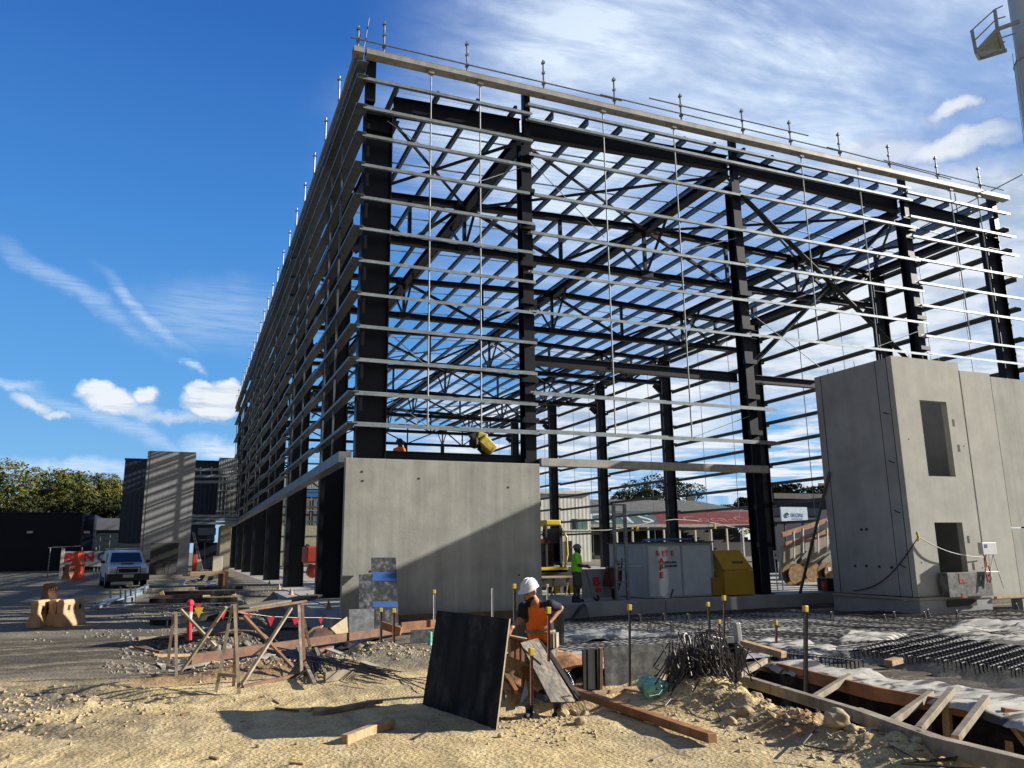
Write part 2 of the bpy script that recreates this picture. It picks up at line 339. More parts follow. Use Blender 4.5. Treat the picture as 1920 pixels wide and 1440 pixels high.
    def wall(s, x0, x1, z0, z1, y0, y1, holes):
        """wall slab in the XZ plane with rectangular openings"""
        xs = sorted({x0, x1, *[h[0] for h in holes], *[h[1] for h in holes]}); zs = sorted({z0, z1, *[h[2] for h in holes], *[h[3] for h in holes]})
        solid = lambda a, b: x0 < a < x1 and z0 < b < z1 and not any(h[0] < a < h[1] and h[2] < b < h[3] for h in holes)
        for i in range(len(xs)-1):
            for j in range(len(zs)-1):
                cx, cz = (xs[i]+xs[i+1])/2, (zs[j]+zs[j+1])/2
                if not solid(cx, cz): continue
                X0, X1, Z0, Z1 = xs[i], xs[i+1], zs[j], zs[j+1]
                s.add([(X0, y0, Z0), (X1, y0, Z0), (X1, y0, Z1), (X0, y0, Z1)], [(0, 1, 2, 3)])
                s.add([(X0, y1, Z0), (X1, y1, Z0), (X1, y1, Z1), (X0, y1, Z1)], [(3, 2, 1, 0)])
                if not solid(X0-1e-4, cz): s.add([(X0, y0, Z0), (X0, y1, Z0), (X0, y1, Z1), (X0, y0, Z1)], [(3, 2, 1, 0)])
                if not solid(X1+1e-4, cz): s.add([(X1, y0, Z0), (X1, y1, Z0), (X1, y1, Z1), (X1, y0, Z1)], [(0, 1, 2, 3)])
                if not solid(cx, Z0-1e-4): s.add([(X0, y0, Z0), (X1, y0, Z0), (X1, y1, Z0), (X0, y1, Z0)], [(3, 2, 1, 0)])
                if not solid(cx, Z1+1e-4): s.add([(X0, y0, Z1), (X1, y0, Z1), (X1, y1, Z1), (X0, y1, Z1)], [(0, 1, 2, 3)])
        return s
    def build(s, name, m, parent=None, smooth=False, local=False, bevel=0, loc=None):
        o_ = Vector((0, 0, 0))
        if not local:
            if parent is not None: o_ = origin(parent)
            elif loc is not None: o_ = Vector(loc)
            else:
                xs = [v[0] for v in s.v]; ys = [v[1] for v in s.v]; zs = [v[2] for v in s.v]
                o_ = Vector(((min(xs)+max(xs))/2, (min(ys)+max(ys))/2, min(zs)))
        me = bpy.data.meshes.new(name)
        me.from_pydata([(v[0]-o_.x, v[1]-o_.y, v[2]-o_.z) for v in s.v], [], s.f); me.update()
        ob = bpy.data.objects.new(name, me); col.objects.link(ob); me.materials.append(m)
        if parent is not None: ob.parent = parent
        elif not local: ob.location = o_
        if smooth: me.polygons.foreach_set('use_smooth', [True]*len(me.polygons))
        if bevel:
            b = ob.modifiers.new('bevel', 'BEVEL'); b.width = bevel; b.segments = 2; b.limit_method = 'ANGLE'
        return ob
def tag(o, label=None, cat=None, group=None, kind=None):
    for k, v in (('label', label), ('category', cat), ('group', group), ('kind', kind)):
        if v: o[k] = v
    return o
def empty(name, loc, label=None, cat=None, group=None, rz=0):
    o = bpy.data.objects.new(name, None); col.objects.link(o); o.location = loc; o.rotation_euler.z = rz; o.empty_display_size = .3
    return tag(o, label, cat, group)
def children(o): return [c for c in bpy.data.objects if c.parent == o]
def copy_tree(o, parent=None):
    c = o.copy(); col.objects.link(c); c.parent = parent
    for ch in children(o): copy_tree(ch, c)
    return c
def text_mesh(s, size, extr=.004, bold=.0, sx=1.):
    cd = bpy.data.curves.new('t', 'FONT'); cd.body = s; cd.size = size; cd.extrude = extr; cd.offset = bold; cd.align_x = 'LEFT'; cd.resolution_u = 3
    ob = bpy.data.objects.new('t', cd); col.objects.link(ob)
    dg = bpy.context.evaluated_depsgraph_get(); me = bpy.data.meshes.new_from_object(ob.evaluated_get(dg))
    vs = [(v.co.x*sx, v.co.y, v.co.z) for v in me.vertices]; fs = [tuple(p.vertices) for p in me.polygons]
    bpy.data.objects.remove(ob); bpy.data.curves.remove(cd); bpy.data.meshes.remove(me)
    return vs, fs
def text_on(name, s, size, p, right, up, m, parent, extr=.004, bold=0., sx=1.):
    """flat lettering: p lower-left corner on the surface, right/up directions"""
    vs, fs = text_mesh(s, size, extr, bold, sx); right, up, p = Vector(right).normalized(), Vector(up).normalized(), Vector(p); n = right.cross(up)
    b = MB(); b.add([p+right*v[0]+up*v[1]+n*(v[2]+extr) for v in vs], fs)
    return b.build(name, m, parent)
def jit(a): return rnd.uniform(-a, a)

# ------------------------------------------------------------------ ground (one sheet to the horizon, with the pit and trench dug into it)
def sstep(a, b, x):
    t = max(0., min(1., (x-a)/(b-a))); return t*t*(3-2*t)
def blob(x, y, cx, cy, r0_, r1_): return 1-sstep(r0_, r1_, math.hypot(x-cx, y-cy))
def inbox(x, y, x0, x1, y0, y1, s): return sstep(x0-s, x0+s, x)*(1-sstep(x1-s, x1+s, x))*sstep(y0-s, y0+s, y)*(1-sstep(y1-s, y1+s, y))
def fbm(x, y, z=0, o=4):
    return mnoise.fractal(Vector((x, y, z)), 1.0, 2.1, o)
def ground_z(x, y, fine=True):
    far = sstep(17, 34, y); z = -.28*(1-far)
    near = 1-sstep(24, 50, math.hypot(x, y))
    pit = max(inbox(x, y, 8.35, 27, 2, 21.75, .12), inbox(x, y, 5.3, 27, 10.75, 21.75, .15))
    exc = inbox(x, y, -.6, 3.75, 15.2, 21, .8)
    z -= .42*inbox(x, y, 2.2, 4.2, 19.5, 34, .4)
    n1 = fbm(x*.5, y*.5, 3)*.022*near; n2 = 0
    if fine and near > 0: n2 = fbm(x*2.3, y*2.3, 9, 3)*.014 + abs(fbm(x*6, y*6, 4, 3))*.006; tr_ = abs(((x*.55+y*.84+fbm(x*.3, y*.3, 40)*.5) % 3.1)-1.55); n2 -= .022*(1-sstep(.12, .26, abs(tr_-.75)))*(.6+.4*math.sin((x*.84-y*.55)*22))*inbox(x, y, -6, 3.0, 4.5, 12.5, 1.2)
    z += n1 + n2
    rut = inbox(x, y, -4.5, .1, 10.2, 14.2, .8)
    if rut > 0:
        z += rut*(-.10*max(0, math.sin((x*.8+y*.75)*3.0))**3 + .11*abs(fbm(x*2.2, y*2.2, 5, 4))*(.3+max(0, math.sin((x*.8+y*.75)*3.0+1.2))))
    if exc > 0: z += exc*(-.26 + .12*fbm(x*1.3, y*1.3, 8, 4))
    z += .09*inbox(x, y, .3, 4.8, 13.5, 14.9, .4)*(1+abs(fbm(x*3, y*3, 2, 3)))
    z -= .20*blob(x, y, 4.35, 10.0, .7, 1.4)
    z += .20*blob(x, y, 6.0, 8.7, .1, 1.0) + .20*inbox(x, y, 5.9, 6.55, 5.4, 9.3, .35)*(.6+.7*abs(fbm(x*3, y*3, 1, 4)))
    z += .17*blob(x, y, 3.4, 14.6, .1, .8)
    z -= .45*inbox(x, y, 4.6, 6.2, 9.9, 10.5, .2)
    if pit > 0:
        zp = -.18 - .26*sstep(9, 17, y) + .04*fbm(x*.8, y*.8, 6)
        z = z*(1-pit) + zp*pit
    slab = inbox(x, y, 4.2, 33.5, 21.85, 89, .1)
    z = z*(1-slab) - .65*slab
    tr = inbox(x, y, 6.92, 8.04, 1, 10.3, .05)
    z = z*(1-tr) - 1.6*tr
    return z
def coords(a, b, st, mid, st2, far, near_far):
    c = [a]
    while c[-1] < b: c.append(c[-1]+st)
    while c[-1] < mid: c.append(c[-1]+st2)
    s_ = st2
    while c[-1] < far: s_ *= 1.16; c.append(c[-1]+s_)
    l = []; s_ = st; p = a
    while p > near_far: s_ *= 1.16; p -= s_; l.append(p)
    return l[::-1]+c
gx = coords(-5, 9.2, .06, 17, .14, 3500, -3500); gy = coords(3.2, 14, .06, 24, .12, 4500, -60)
gv = []; zone = []
for y in gy:
    for x in gx:
        gv.append((x, y, ground_z(x, y)))
        n = fbm(x*.6, y*.6, 12)*.6
        grey = max(sstep(13.4, 14.6, y+n*.8+x*.25), inbox(x, y, -8, -.9, 10.0, 14.5, .9)*sstep(-.55, .6, fbm(x*1.1, y*1.1, 20)+.25))
        wet = max(inbox(x, y+n*.8, -40, -.2, 15.6, 21.5, .8)*.85, inbox(x, y, -1.4, 3.9, 15.2, 21, .4), inbox(x, y, -40, 0, 14.2, 15.2, .4)*.5*sstep(-.2, .3, n))  # dark mud tone; on the left ground it paints in a shadow band
        wet = max(wet, inbox(x, y, 5.3, 27, 10.7, 21.8, .2), inbox(x, y, 8.3, 27, 0, 21, .2), inbox(x, y, 6.9, 8.1, 0, 10.4, .1))  # pit mud, plus the darkness inside the trench painted in
        clay_ = max(blob(x, y, 6.15, 6.9, .2, .7)*sstep(-.2, .3, n), blob(x, y, 5.2, 11.3, .3, 1.0)*.9, inbox(x, y, -.6, 1.8, 13.2, 14.4, .3)*.6)
        zone += [grey, wet, clay_, 1.]  # wet: mud tone plus the painted shadow band and trench darkness
nx = len(gx); gf = [(j*nx+i, j*nx+i+1, (j+1)*nx+i+1, (j+1)*nx+i) for j in range(len(gy)-1) for i in range(nx-1)]
gm = bpy.data.meshes.new('ground'); gm.from_pydata(gv, [], gf); gm.update()
gm.polygons.foreach_set('use_smooth', [True]*len(gm.polygons))
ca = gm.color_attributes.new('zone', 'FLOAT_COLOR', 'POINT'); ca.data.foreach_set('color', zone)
ground = bpy.data.objects.new('ground', gm); col.objects.link(ground); tag(ground, kind='structure')
def ground_mat():
    m = bpy.data.materials.new('site_soil'); m.use_nodes = True; t = m.node_tree; b = t.nodes['Principled BSDF']; N = t.nodes.new; L = t.links.new
    tc = N('ShaderNodeTexCoord').outputs['Object']; at = N('ShaderNodeAttribute'); at.attribute_name = 'zone'
    sp = N('ShaderNodeSeparateColor'); L(at.outputs['Color'], sp.inputs[0])
    def noi(s, d=8, r=.6, dist=0):
        n = N('ShaderNodeTexNoise'); n.inputs['Scale'].default_value = s; n.inputs['Detail'].default_value = d; n.inputs['Roughness'].default_value = r; n.inputs['Distortion'].default_value = dist; L(tc, n.inputs['Vector']); return n.outputs['Fac']
    def ramp(v, *els):
        c = N('ShaderNodeValToRGB'); L(v, c.inputs[0]); e = c.color_ramp.elements
        e[0].position, e[0].color = els[0][0], (*els[0][1], 1); e[1].position, e[1].color = els[-1][0], (*els[-1][1], 1)
        for p, q in els[1:-1]: x = e.new(p); x.color = (*q, 1)
        return c.outputs[0]
    def mix(f, a, b_, mode='MIX'):
        n = N('ShaderNodeMix'); n.data_type = 'RGBA'; n.blend_type = mode
        (L(f, n.inputs[0]) if not isinstance(f, float) else setattr(n.inputs[0], 'default_value', f)); L(a, n.inputs[6]); L(b_, n.inputs[7]); return n.outputs[2]
    dirt = ramp(noi(2.2, 10, .72), (.28, (.38, .285, .145)), (.5, (.54, .425, .225)), (.72, (.66, .55, .33)))
    speck = ramp(noi(38, 5, .8), (.34, (.42, .37, .30)), (.52, (1, 1, 1)), (.75, (1.18, 1.15, 1.1)))
    dirt = mix(1., dirt, speck, 'MULTIPLY')
    mp2 = N('ShaderNodeMapping'); mp2.inputs['Rotation'].default_value = (0, 0, R(-57)); mp2.inputs['Scale'].default_value = (2.6, .30, 1); L(tc, mp2.inputs[0])
    n5 = N('ShaderNodeTexNoise'); n5.inputs['Scale'].default_value = 1.1; n5.inputs['Detail'].default_value = 7; n5.inputs['Roughness'].default_value = .65; L(mp2.outputs[0], n5.inputs['Vector'])
    dirt = mix(1., dirt, ramp(n5.outputs['Fac'], (.32, (.66, .66, .70)), (.48, (1, 1, 1)), (.72, (1.12, 1.10, 1.04))), 'MULTIPLY')
    n6 = noi(.55, 5, .6); dirt = mix(1., dirt, ramp(n6, (.34, (.80, .80, .84)), (.6, (1.05, 1.04, 1.0))), 'MULTIPLY')
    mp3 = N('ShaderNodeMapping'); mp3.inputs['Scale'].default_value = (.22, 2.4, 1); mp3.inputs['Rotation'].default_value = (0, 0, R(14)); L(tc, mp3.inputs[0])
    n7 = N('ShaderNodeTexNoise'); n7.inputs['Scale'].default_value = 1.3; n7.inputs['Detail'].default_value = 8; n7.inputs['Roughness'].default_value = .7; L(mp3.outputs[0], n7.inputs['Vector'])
    grav = ramp(noi(26, 4, .85), (.30, (.045, .040, .032)), (.5, (.18, .16, .12)), (.70, (.35, .315, .24)))
    big = ramp(noi(.8, 6, .6), (.3, (.62, .62, .62)), (.7, (1.1, 1.08, 1.02)))
    grav = mix(1., grav, big, 'MULTIPLY')
    wet_shade_c = mix(1., ramp(noi(5, 8, .7), (.3, (.032, .027, .020)), (.55, (.066, .055, .040)), (.8, (.15, .125, .09))), ramp(n7.outputs['Fac'], (.50, (1, 1, 1)), (.60, (3.4, 3.3, 3.0))), 'MULTIPLY')  # dark mud with painted light streaks, like sun gaps between shadows
    clayc = ramp(noi(7, 8, .7), (.3, (.16, .075, .033)), (.7, (.33, .175, .075)))
    c = mix(sp.outputs[0], dirt, grav); c = mix(sp.outputs[1], c, wet_shade_c); c = mix(sp.outputs[2], c, clayc)
    L(c, b.inputs['Base Color']); b.inputs['Roughness'].default_value = .92; b.inputs['Specular IOR Level'].default_value = .25
    vo = N('ShaderNodeTexVoronoi'); vo.inputs['Scale'].default_value = 22; L(tc, vo.inputs['Vector'])
    ad = N('ShaderNodeMath'); ad.operation = 'ADD'; L(noi(34, 6, .7), ad.inputs[0]); L(vo.outputs['Distance'], ad.inputs[1])
    ad2 = N('ShaderNodeMath'); ad2.operation = 'ADD'; L(ad.outputs[0], ad2.inputs[0]); L(noi(9, 6, .6, .6), ad2.inputs[1])
    bp = N('ShaderNodeBump'); bp.inputs['Strength'].default_value = 1; bp.inputs['Distance'].default_value = .011; L(ad2.outputs[0], bp.inputs['Height']); L(bp.outputs[0], b.inputs['Normal'])
    return m
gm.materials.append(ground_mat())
def GZ(x, y): return ground_z(x, y, False)
# loose stones, clods and gravel that nobody could count
pb = MB()
for k in range(5200):
    if k < 3600:
        x, y = rnd.uniform(-4.5, 6.7), 3.6 + 11.5*rnd.random()**1.5; r_ = rnd.choice((.006, .007, .009, .011, .018))*rnd.uniform(.7, 1.2)
    elif k < 4400: x, y = rnd.gauss(6.1, .35), rnd.uniform(5, 9.3); r_ = rnd.uniform(.012, .05)
    elif k < 4700: x, y = rnd.gauss(3.9, .4), rnd.gauss(8.6, .5); r_ = rnd.uniform(.01, .035)
    else: x, y = rnd.uniform(.2, 5), rnd.gauss(14.4, .35); r_ = rnd.uniform(.02, .055)
    if k % 9 == 4: x, y = rnd.gauss(-2.2, 1.3), rnd.gauss(11.8, 1.1); r_ = rnd.uniform(.015, .05)
    if 6.85 < x < 8.1: continue
    z = ground_z(x, y); q = [(x+r_*(dx+jit(.35)), y+r_*(dy+jit(.35)), z+r_*(dz+jit(.2))) for dx, dy, dz in ((-1, 0, 0), (0, -1, 0), (1, 0, 0), (0, 1, 0), (jit(.3), jit(.3), .62), (0, 0, -.5))]
    pb.add(q, [(0, 1, 4), (1, 2, 4), (2, 3, 4), (3, 0, 4), (1, 0, 5), (2, 1, 5), (3, 2, 5), (0, 3, 5)])
tag(pb.build('gravel', rock), kind='stuff')
pb = MB()
for k in range(3000):
    if k < 1500: x, y = rnd.uniform(-1.2, 3.5), rnd.uniform(15.0, 21.0); r_ = rnd.choice((.02, .025, .035, .06))*rnd.uniform(.6, 1.1)
    else: x, y = rnd.gauss(.8, 1.7), 20.3+abs(rnd.gauss(0, 9)); r_ = rnd.uniform(.015, .05)
    z = ground_z(x, y); q = [(x+r_*(dx+jit(.4)), y+r_*(dy+jit(.4)), z+r_*(dz+jit(.2))) for dx, dy, dz in ((-1, 0, 0), (0, -1, 0), (1, 0, 0), (0, 1, 0), (0, 0, .8), (0, 0, -.5))]
    pb.add(q, [(0, 1, 4), (1, 2, 4), (2, 3, 4), (3, 0, 4), (1, 0, 5), (2, 1, 5), (3, 2, 5), (0, 3, 5)])
tag(pb.build('rubble', debrism), kind='stuff')

# ------------------------------------------------------------------ slab and kerb of the new building
sb = MB(); sb.box(4.12, 33.6, 22.02, 89.2, -.62, 0); tag(sb.build('concrete_slab', concl), kind='structure')
kb = MB()
for x0, x1 in ((9.8, 14.1), (14.12, 19.6)): kb.box(x0, x1, 21.7, 22.015, -.62, -.003)
tag(kb.build('slab_kerb', concd), kind='structure')
fb = MB()
for y0, y1 in ((21.0, 27.9), (27.93, 36.9), (36.93, 47), (47.03, 58), (58.03, 89)): fb.box(3.55, 4.115, y0, y1, -.9, -.02)
tag(fb.build('footing_wall', concd), kind='structure')

# ------------------------------------------------------------------ the steel frame
frame = empty('steel_building_frame', (4.3, 22.5, 0), 'unclad navy steel building frame with silver girts and purlins, the largest structure on the site', 'building frame')
LY = [22.45, 28.85, 38.85, 49.1, 59.3, 69.2, 79.0, 88.6]
XL0, XL1, XR0, XR1 = 4.3, 5.2, 32.45, 33.3
def roof_z(x): return 15.72 + .50*(1-abs(x-18.8)/14.0)
def column(x0, x1, y, top, fl=.34):
    b = MB(); xm = (x0+x1)/2
    b.ibeam((xm, y, 0), (xm, y, top), fl, x1-x0, up=(1, 0, 0), t=.035, tw=.02)
    b.box(x0-.04, x1+.04, y-.22, y+.22, 0, .035)
    for zz in (top-.9, top-.35): b.box(x0+.04, x1-.04, y-fl/2+.01, y+fl/2-.01, zz, zz+.02)
    return b.build('column', steel, frame)
for y in LY:
    column(XL0, XL1, y, 15.55); column(XR0, XR1, y, 15.55)
    for xa in (XL0+.14, XR1-.14): yp_ = y if y > 23 else 22.30; MB().beam((xa, yp_, 15.56), (xa, yp_, 17.15), .26, .30).build('parapet_post', steel, frame)
FX = [9.8, 18.55, 27.5]
for x in FX:
    b = MB(); b.ibeam((x, 22.42, 0), (x, 22.42, 15.3), .36, .46, up=(0, 1, 0), t=.03, tw=.02); b.box(x-.3, x+.3, 22.15, 22.7, 0, .03)
    for k in range(11):
        zz = 1.3*k+1.6
        b.box(x-.30, x+.22, 22.03, 22.185, zz, zz+.16)
    b.build('column', steel, frame)
    b = MB(); b.beam((x+.05, 22.3, 15.3), (x+.05, 22.3, 17.15), .22, .24); b.build('parapet_post', steel, frame)
# left-wall and front girts, staggered from bay to bay
G1 = [5.15, 6.06, 7.05, 8.06, 9.06, 10.1, 11.12, 12.13, 13.2, 14.2, 15.15, 16.15]
G2 = [5.19, 6.41, 9.1, 10.45, 11.83, 13.2, 14.64, 15.95, 16.5]
G3 = [9.15, 10.5, 11.88, 13.23, 14.7, 15.95, 16.5]
G4 = [9.2, 9.95, 11.26, 12.25, 13.29, 14.3, 15.2, 16.3]
girts = []       # (p0, p1, h, w, side)
for z in G1: girts.append(((4.16 if z < 15.9 else 3.95, 22.02, z), (9.93, 22.02, z)))
for z in G2: girts.append(((9.78 if z > 5.3 else 9.95, 22.02, z), ((18.5 if z > 7 else 19.4), 22.02, z)))
for z in G3: girts.append(((18.5, 22.02, z), (27.62, 22.02, z)))
for z in G4: girts.append(((27.4, 22.02, z), (33.75 if z > 16 else 33.9, 22.02, z)))
GL = G1 + [16.62]
for i in range(len(LY)-1):
    for j, z in enumerate(GL):
        y0 = LY[i]-.10 - (.55 if i == 0 else 0); y1 = LY[i+1]+.35
        if i % 2: y0 -= .25
        zz = z + (.0 if i % 2 == 0 else .10)
        if i >= 5 and j % 2: continue
        girts.append(((4.1, y0, zz), (4.1, y1, zz)))
GR = [2.9, 4.1, 5.3, 6.5, 7.75, 9.1, 10.45, 11.83, 13.2, 14.6, 15.6]
right_girts = []
for i in range(len(LY)-1):
    for z in GR:
        right_girts.append(((33.5, LY[i]-(.45 if i == 0 else 0), z+(.12 if i % 2 else 0)), (33.5, LY[i+1]+.3, z+(.12 if i % 2 else 0))))
def girt_mesh(b, p0, p1):
    if abs(p1[0]-p0[0]) > abs(p1[1]-p0[1]):      # front wall: deep in y, thin face outward
        b.beam((p0[0], p0[1], p0[2]), (p1[0], p1[1], p1[2]), .24, .016, (0, 0, 1), 0, .045)
        b.beam((p0[0], p0[1]-.113, p0[2]), (p1[0], p1[1]-.113, p1[2]), .012, .076, (0, 0, 1), 0, -.001)
        b.beam((p0[0], p0[1]+.113, p0[2]), (p1[0], p1[1]+.113, p1[2]), .012, .076, (0, 0, 1), 0, .09)
    else:
        s_ = -1 if p0[0] < 10 else 1
        b.beam(p0, p1, .34, .014, (0, 0, 1), 0, .04)
        b.beam((p0[0]+s_*.165, p0[1], p0[2]), (p1[0]+s_*.165, p1[1], p1[2]), .012, .075 if s_ < 0 else .15, (0, 0, 1), 0, -.006 if s_ < 0 else -.04)
galvl = mat('shaded_side_girt', (.140, .155, .165), .5, .25, .25, 4)  # darker copy of galv; the unlit side's shade is in the colour
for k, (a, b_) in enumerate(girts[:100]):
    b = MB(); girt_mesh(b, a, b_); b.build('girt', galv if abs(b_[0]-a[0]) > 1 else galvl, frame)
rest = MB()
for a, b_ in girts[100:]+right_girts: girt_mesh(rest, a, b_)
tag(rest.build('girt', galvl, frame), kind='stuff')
# base channel over the ground storey, parapet capping
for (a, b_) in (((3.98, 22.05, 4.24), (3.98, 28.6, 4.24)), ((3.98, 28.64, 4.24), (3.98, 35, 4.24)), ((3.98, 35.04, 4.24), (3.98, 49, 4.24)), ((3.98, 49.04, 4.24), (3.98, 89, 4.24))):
    MB().beam(a, b_, .36, .30).build('base_channel', mat('shaded_channel', (.22, .235, .24), .5, .25, .25, 3), frame)  # left channel colour darkened to stand for the unlit face
b = MB(); b.beam((9.98, 22.0, 4.26), (18.75, 22.0, 4.26), .30, .24); b.build('base_channel', capm, frame)
b = MB(); b.ibeam((10.0, 22.62, 7.68), (18.3, 22.62, 7.68), .2, .34, t=.025); b.build('beam', steel, frame)
b = MB(); b.ibeam((18.85, 22.62, 7.68), (22.1, 22.62, 7.68), .2, .30, t=.025); b.build('beam', steel, frame)
b = MB(); b.ibeam((5.22, 22.45, 4.29), (9.6, 22.45, 4.29), .2, .42, t=.025); b.build('beam', steel, frame)
for a, b_ in (((3.80, 21.98, 17.06), (4.13, 21.98, 17.06)), ((4.20, 21.98, 17.06), (9.85, 21.98, 17.06)), ((9.855, 21.98, 17.06), (18.6, 21.98, 17.06)), ((18.605, 21.98, 17.06), (27.55, 21.98, 17.06)), ((27.555, 21.98, 17.06), (33.75, 21.98, 17.06))):
    b = MB(); b.chan(a, b_, .36, .19, t=.014, side=-1); b.beam((a[0], 21.81, 17.06), (b_[0], 21.81, 17.06), .012, .186); b.build('parapet_cap', capm, frame)
for xx in (4.03, 33.45):
    ys = [22.2, 38.8, 59.3, 89]
    for y0, y1 in zip(ys, ys[1:]): b = MB(); b.beam((xx, y0+.01, 17.06), (xx, y1, 17.06), .27, .17); b.build('parapet_cap', mat('shaded_side_cap', (.22, .215, .20), .6), frame)  # side caps painted darker than the front, as shade on the unlit face
# bridging rods between girts
for x, z0, z1 in ((6.35, 5.2, 16.9), (8.04, 5.2, 16.9), (12.7, 5.2, 16.9), (15.68, 5.2, 16.9), (21.7, 9.15, 16.9), (24.7, 9.15, 16.9), (30.05, 9.9, 16.9), (31.8, 9.9, 16.9)):
    b = MB(); b.tube([(x, 21.95, z0), (x, 21.95, z1)], .025, 6); b.build('bridging_rod', rodm, frame); b = MB(); b.box(x-.09, x+.09, 21.86, 22.0, 16.82, 16.95); b.build('rod_bracket', capm, frame)
for i in range(len(LY)-1):
    for f_ in (.33, .66):
        y = LY[i]+(LY[i+1]-LY[i])*f_
        b = MB(); b.beam((4.02, y, 4.4), (4.02, y, 15.2), .09, .05, (1, 0, 0)); b.build('bridging_rod', galvl, frame)
        b = MB(); b.tube([(33.5, y, .4), (33.5, y, 15.6)], .022, 5); b.build('bridging_rod', tubem, frame)
# front rafter, trusses, longitudinal girders, purlins
for x0, x1 in ((5.25, 9.7), (9.9, 18.45), (18.65, 27.4), (27.6, 32.45)):
    b = MB(); b.ibeam((x0, 22.5, roof_z(x0)-.02), (x1, 22.5, roof_z(x1)-.02), .26, .62, t=.03); b.build('rafter', steel, frame)
for y in LY[1:]:
    tr = empty('truss', (18.8, y-22.5, 15.5)); tr.parent = frame; tr.location = Vector((18.8, y, 15.5))-origin(frame)
    zt = lambda x: roof_z(x)-.12
    zb = 13.82
    for x0, x1 in ((XL1, 18.8), (18.8, XR0)):
        b = MB(); b.ibeam((x0, y, zt(x0)), (x1, y, zt(x1)), .26, .28, t=.03); b.build('top_chord', steel, tr)
    b = MB(); b.ibeam((XL1, y, zb), (XR0, y, zb), .26, .30, t=.03); b.build('bottom_chord', steel, tr)
    nd = [XL1, 7.5, 9.85, 14.3, 18.6, 23.2, 27.5, 30, XR0]
    for i, x in enumerate(nd[1:-1]):
        b = MB(); b.beam((x, y, zb+.1), (x, y, zt(x)-.1), .14, .14); b.build('web_member', steel, tr)
    for i in range(len(nd)-1):
        a, c = nd[i], nd[i+1]
        p, q = ((a+.1, y, zt(a)-.1), (c-.15, y, zb+.1)) if i % 2 == 0 else ((c-.15, y, zt(c)-.1), (a+.1, y, zb+.1))
        if x > 0: b = MB(); b.beam(p, q, .13, .13); b.build('web_member', steel, tr)
    for x in (9.85, 18.6, 27.5):
        b = MB(); b.box(x-.4, x+.4, y-.19, y+.19, zt(x)-.32, zt(x)+.12); b.build('gusset', steel, tr); b = MB(); b.box(x-.32, x+.32, y-.16, y+.16, zb-.16, zb+.16); b.build('gusset', steel, tr)
        for s_ in (-1, 1):
            b = MB(); b.beam((x, y+s_*.16, zb+.12), (x, y+s_*1.9, roof_z(x)-.42), .09, .09); b.build('knee_brace', steel, tr)
    if y < 80: 
        for (xa, xb) in ((XL1, XL1+.55), (XR0, XR0-.55)):
            b = MB(); b.beam((xa, y, 13.2), (xb, y, 13.66), .02, .5, (0, 0, 1)); b.build('gusset', steel, tr)
allY = LY
for x in (9.85, 18.6, 27.5, 5.35, 32.3):
    for y0, y1 in zip(allY, allY[1:]):
        z = roof_z(x)-.24; b = MB(); b.ibeam((x, y0+.2, z), (x, y1-.2, z), .3, .36, t=.03); b.build('girder', steel, frame)
pur = MB(); px_ = []
x = 5.25
while x < 33: px_.append(x); x += 1.37
for k, x in enumerate(px_):
    b = MB(); z = roof_z(x)+.40
    b.chan((x, 22.0, z), (x, 89, z), .10, .24, t=.010, side=1); b.build('purlin', galvd, frame)
br = MB()
for y0, y1 in zip(LY, LY[1:]):
    for f_ in (.3, .7):
        y = y0+(y1-y0)*f_
        br.beam((5.2, y, roof_z(5.2)+.36), (18.8, y, roof_z(18.8)+.36), .06, .035); br.beam((18.8, y, roof_z(18.8)+.36), (33, y, roof_z(33)+.36), .06, .035)
br.build('purlin_bridging', galvd, frame)
def rod(p, q, r=.06, m=steel, nm='roof_brace'):
    b = MB(); b.tube([p, q], r, 6); return b.build(nm, m, frame)
zz_ = lambda x: roof_z(x)-.35
bx = [5.3, 9.85, 18.6, 27.5, 32.3]
for x0, x1 in zip(bx, bx[1:]):
    rod((x0, 22.8, zz_(x0)), (x1, 28.6, zz_(x1))); rod((x1, 22.8, zz_(x1)), (x0, 28.6, zz_(x0)))
    for yi in (3, 5): rod((x0, LY[yi]+.2, zz_(x0)), (x1, LY[yi+1]-.2, zz_(x1)), .05, galvd); rod((x1, LY[yi]+.2, zz_(x1)), (x0, LY[yi+1]-.2, zz_(x0)), .05, galvd)
rod((18.8, 22.85, 15.6), (27.3, 22.85, 9.2), .10, steel, 'wall_brace'); rod((18.8, 22.95, 7.9), (27.35, 22.95, 15.3), .10, steel, 'wall_brace')
for i in (5, 6):
    rod((5, LY[i], 5), (5, LY[i+1], 13), .05, steel, 'wall_brace'); rod((5, LY[i], 13), (5, LY[i+1], 5), .05, steel, 'wall_brace')
for (p, q) in (((5.3, 22.3, 8.0), (6.3, 22.1, 7.1)), ((5.0, 22.2, 15.0), (6.35, 22.0, 14.1)), ((9.9, 22.2, 14.4), (8.1, 22.0, 13.4)), ((10, 22.2, 14.5), (12.6, 22.0, 12.1)), ((18.4, 22.2, 13), (15.7, 22, 12)), ((18.6, 22.2, 10.2), (21.7, 22, 8.2)), ((5.3, 22.2, 6.0), (6.4, 22, 5.2)), ((18.4, 22.2, 6.2), (15.8, 22, 5.3)), ((27.3, 22.2, 10.2), (24.8, 22, 9.3))):
    rod(p, q, .014, galv, 'tie_rod')
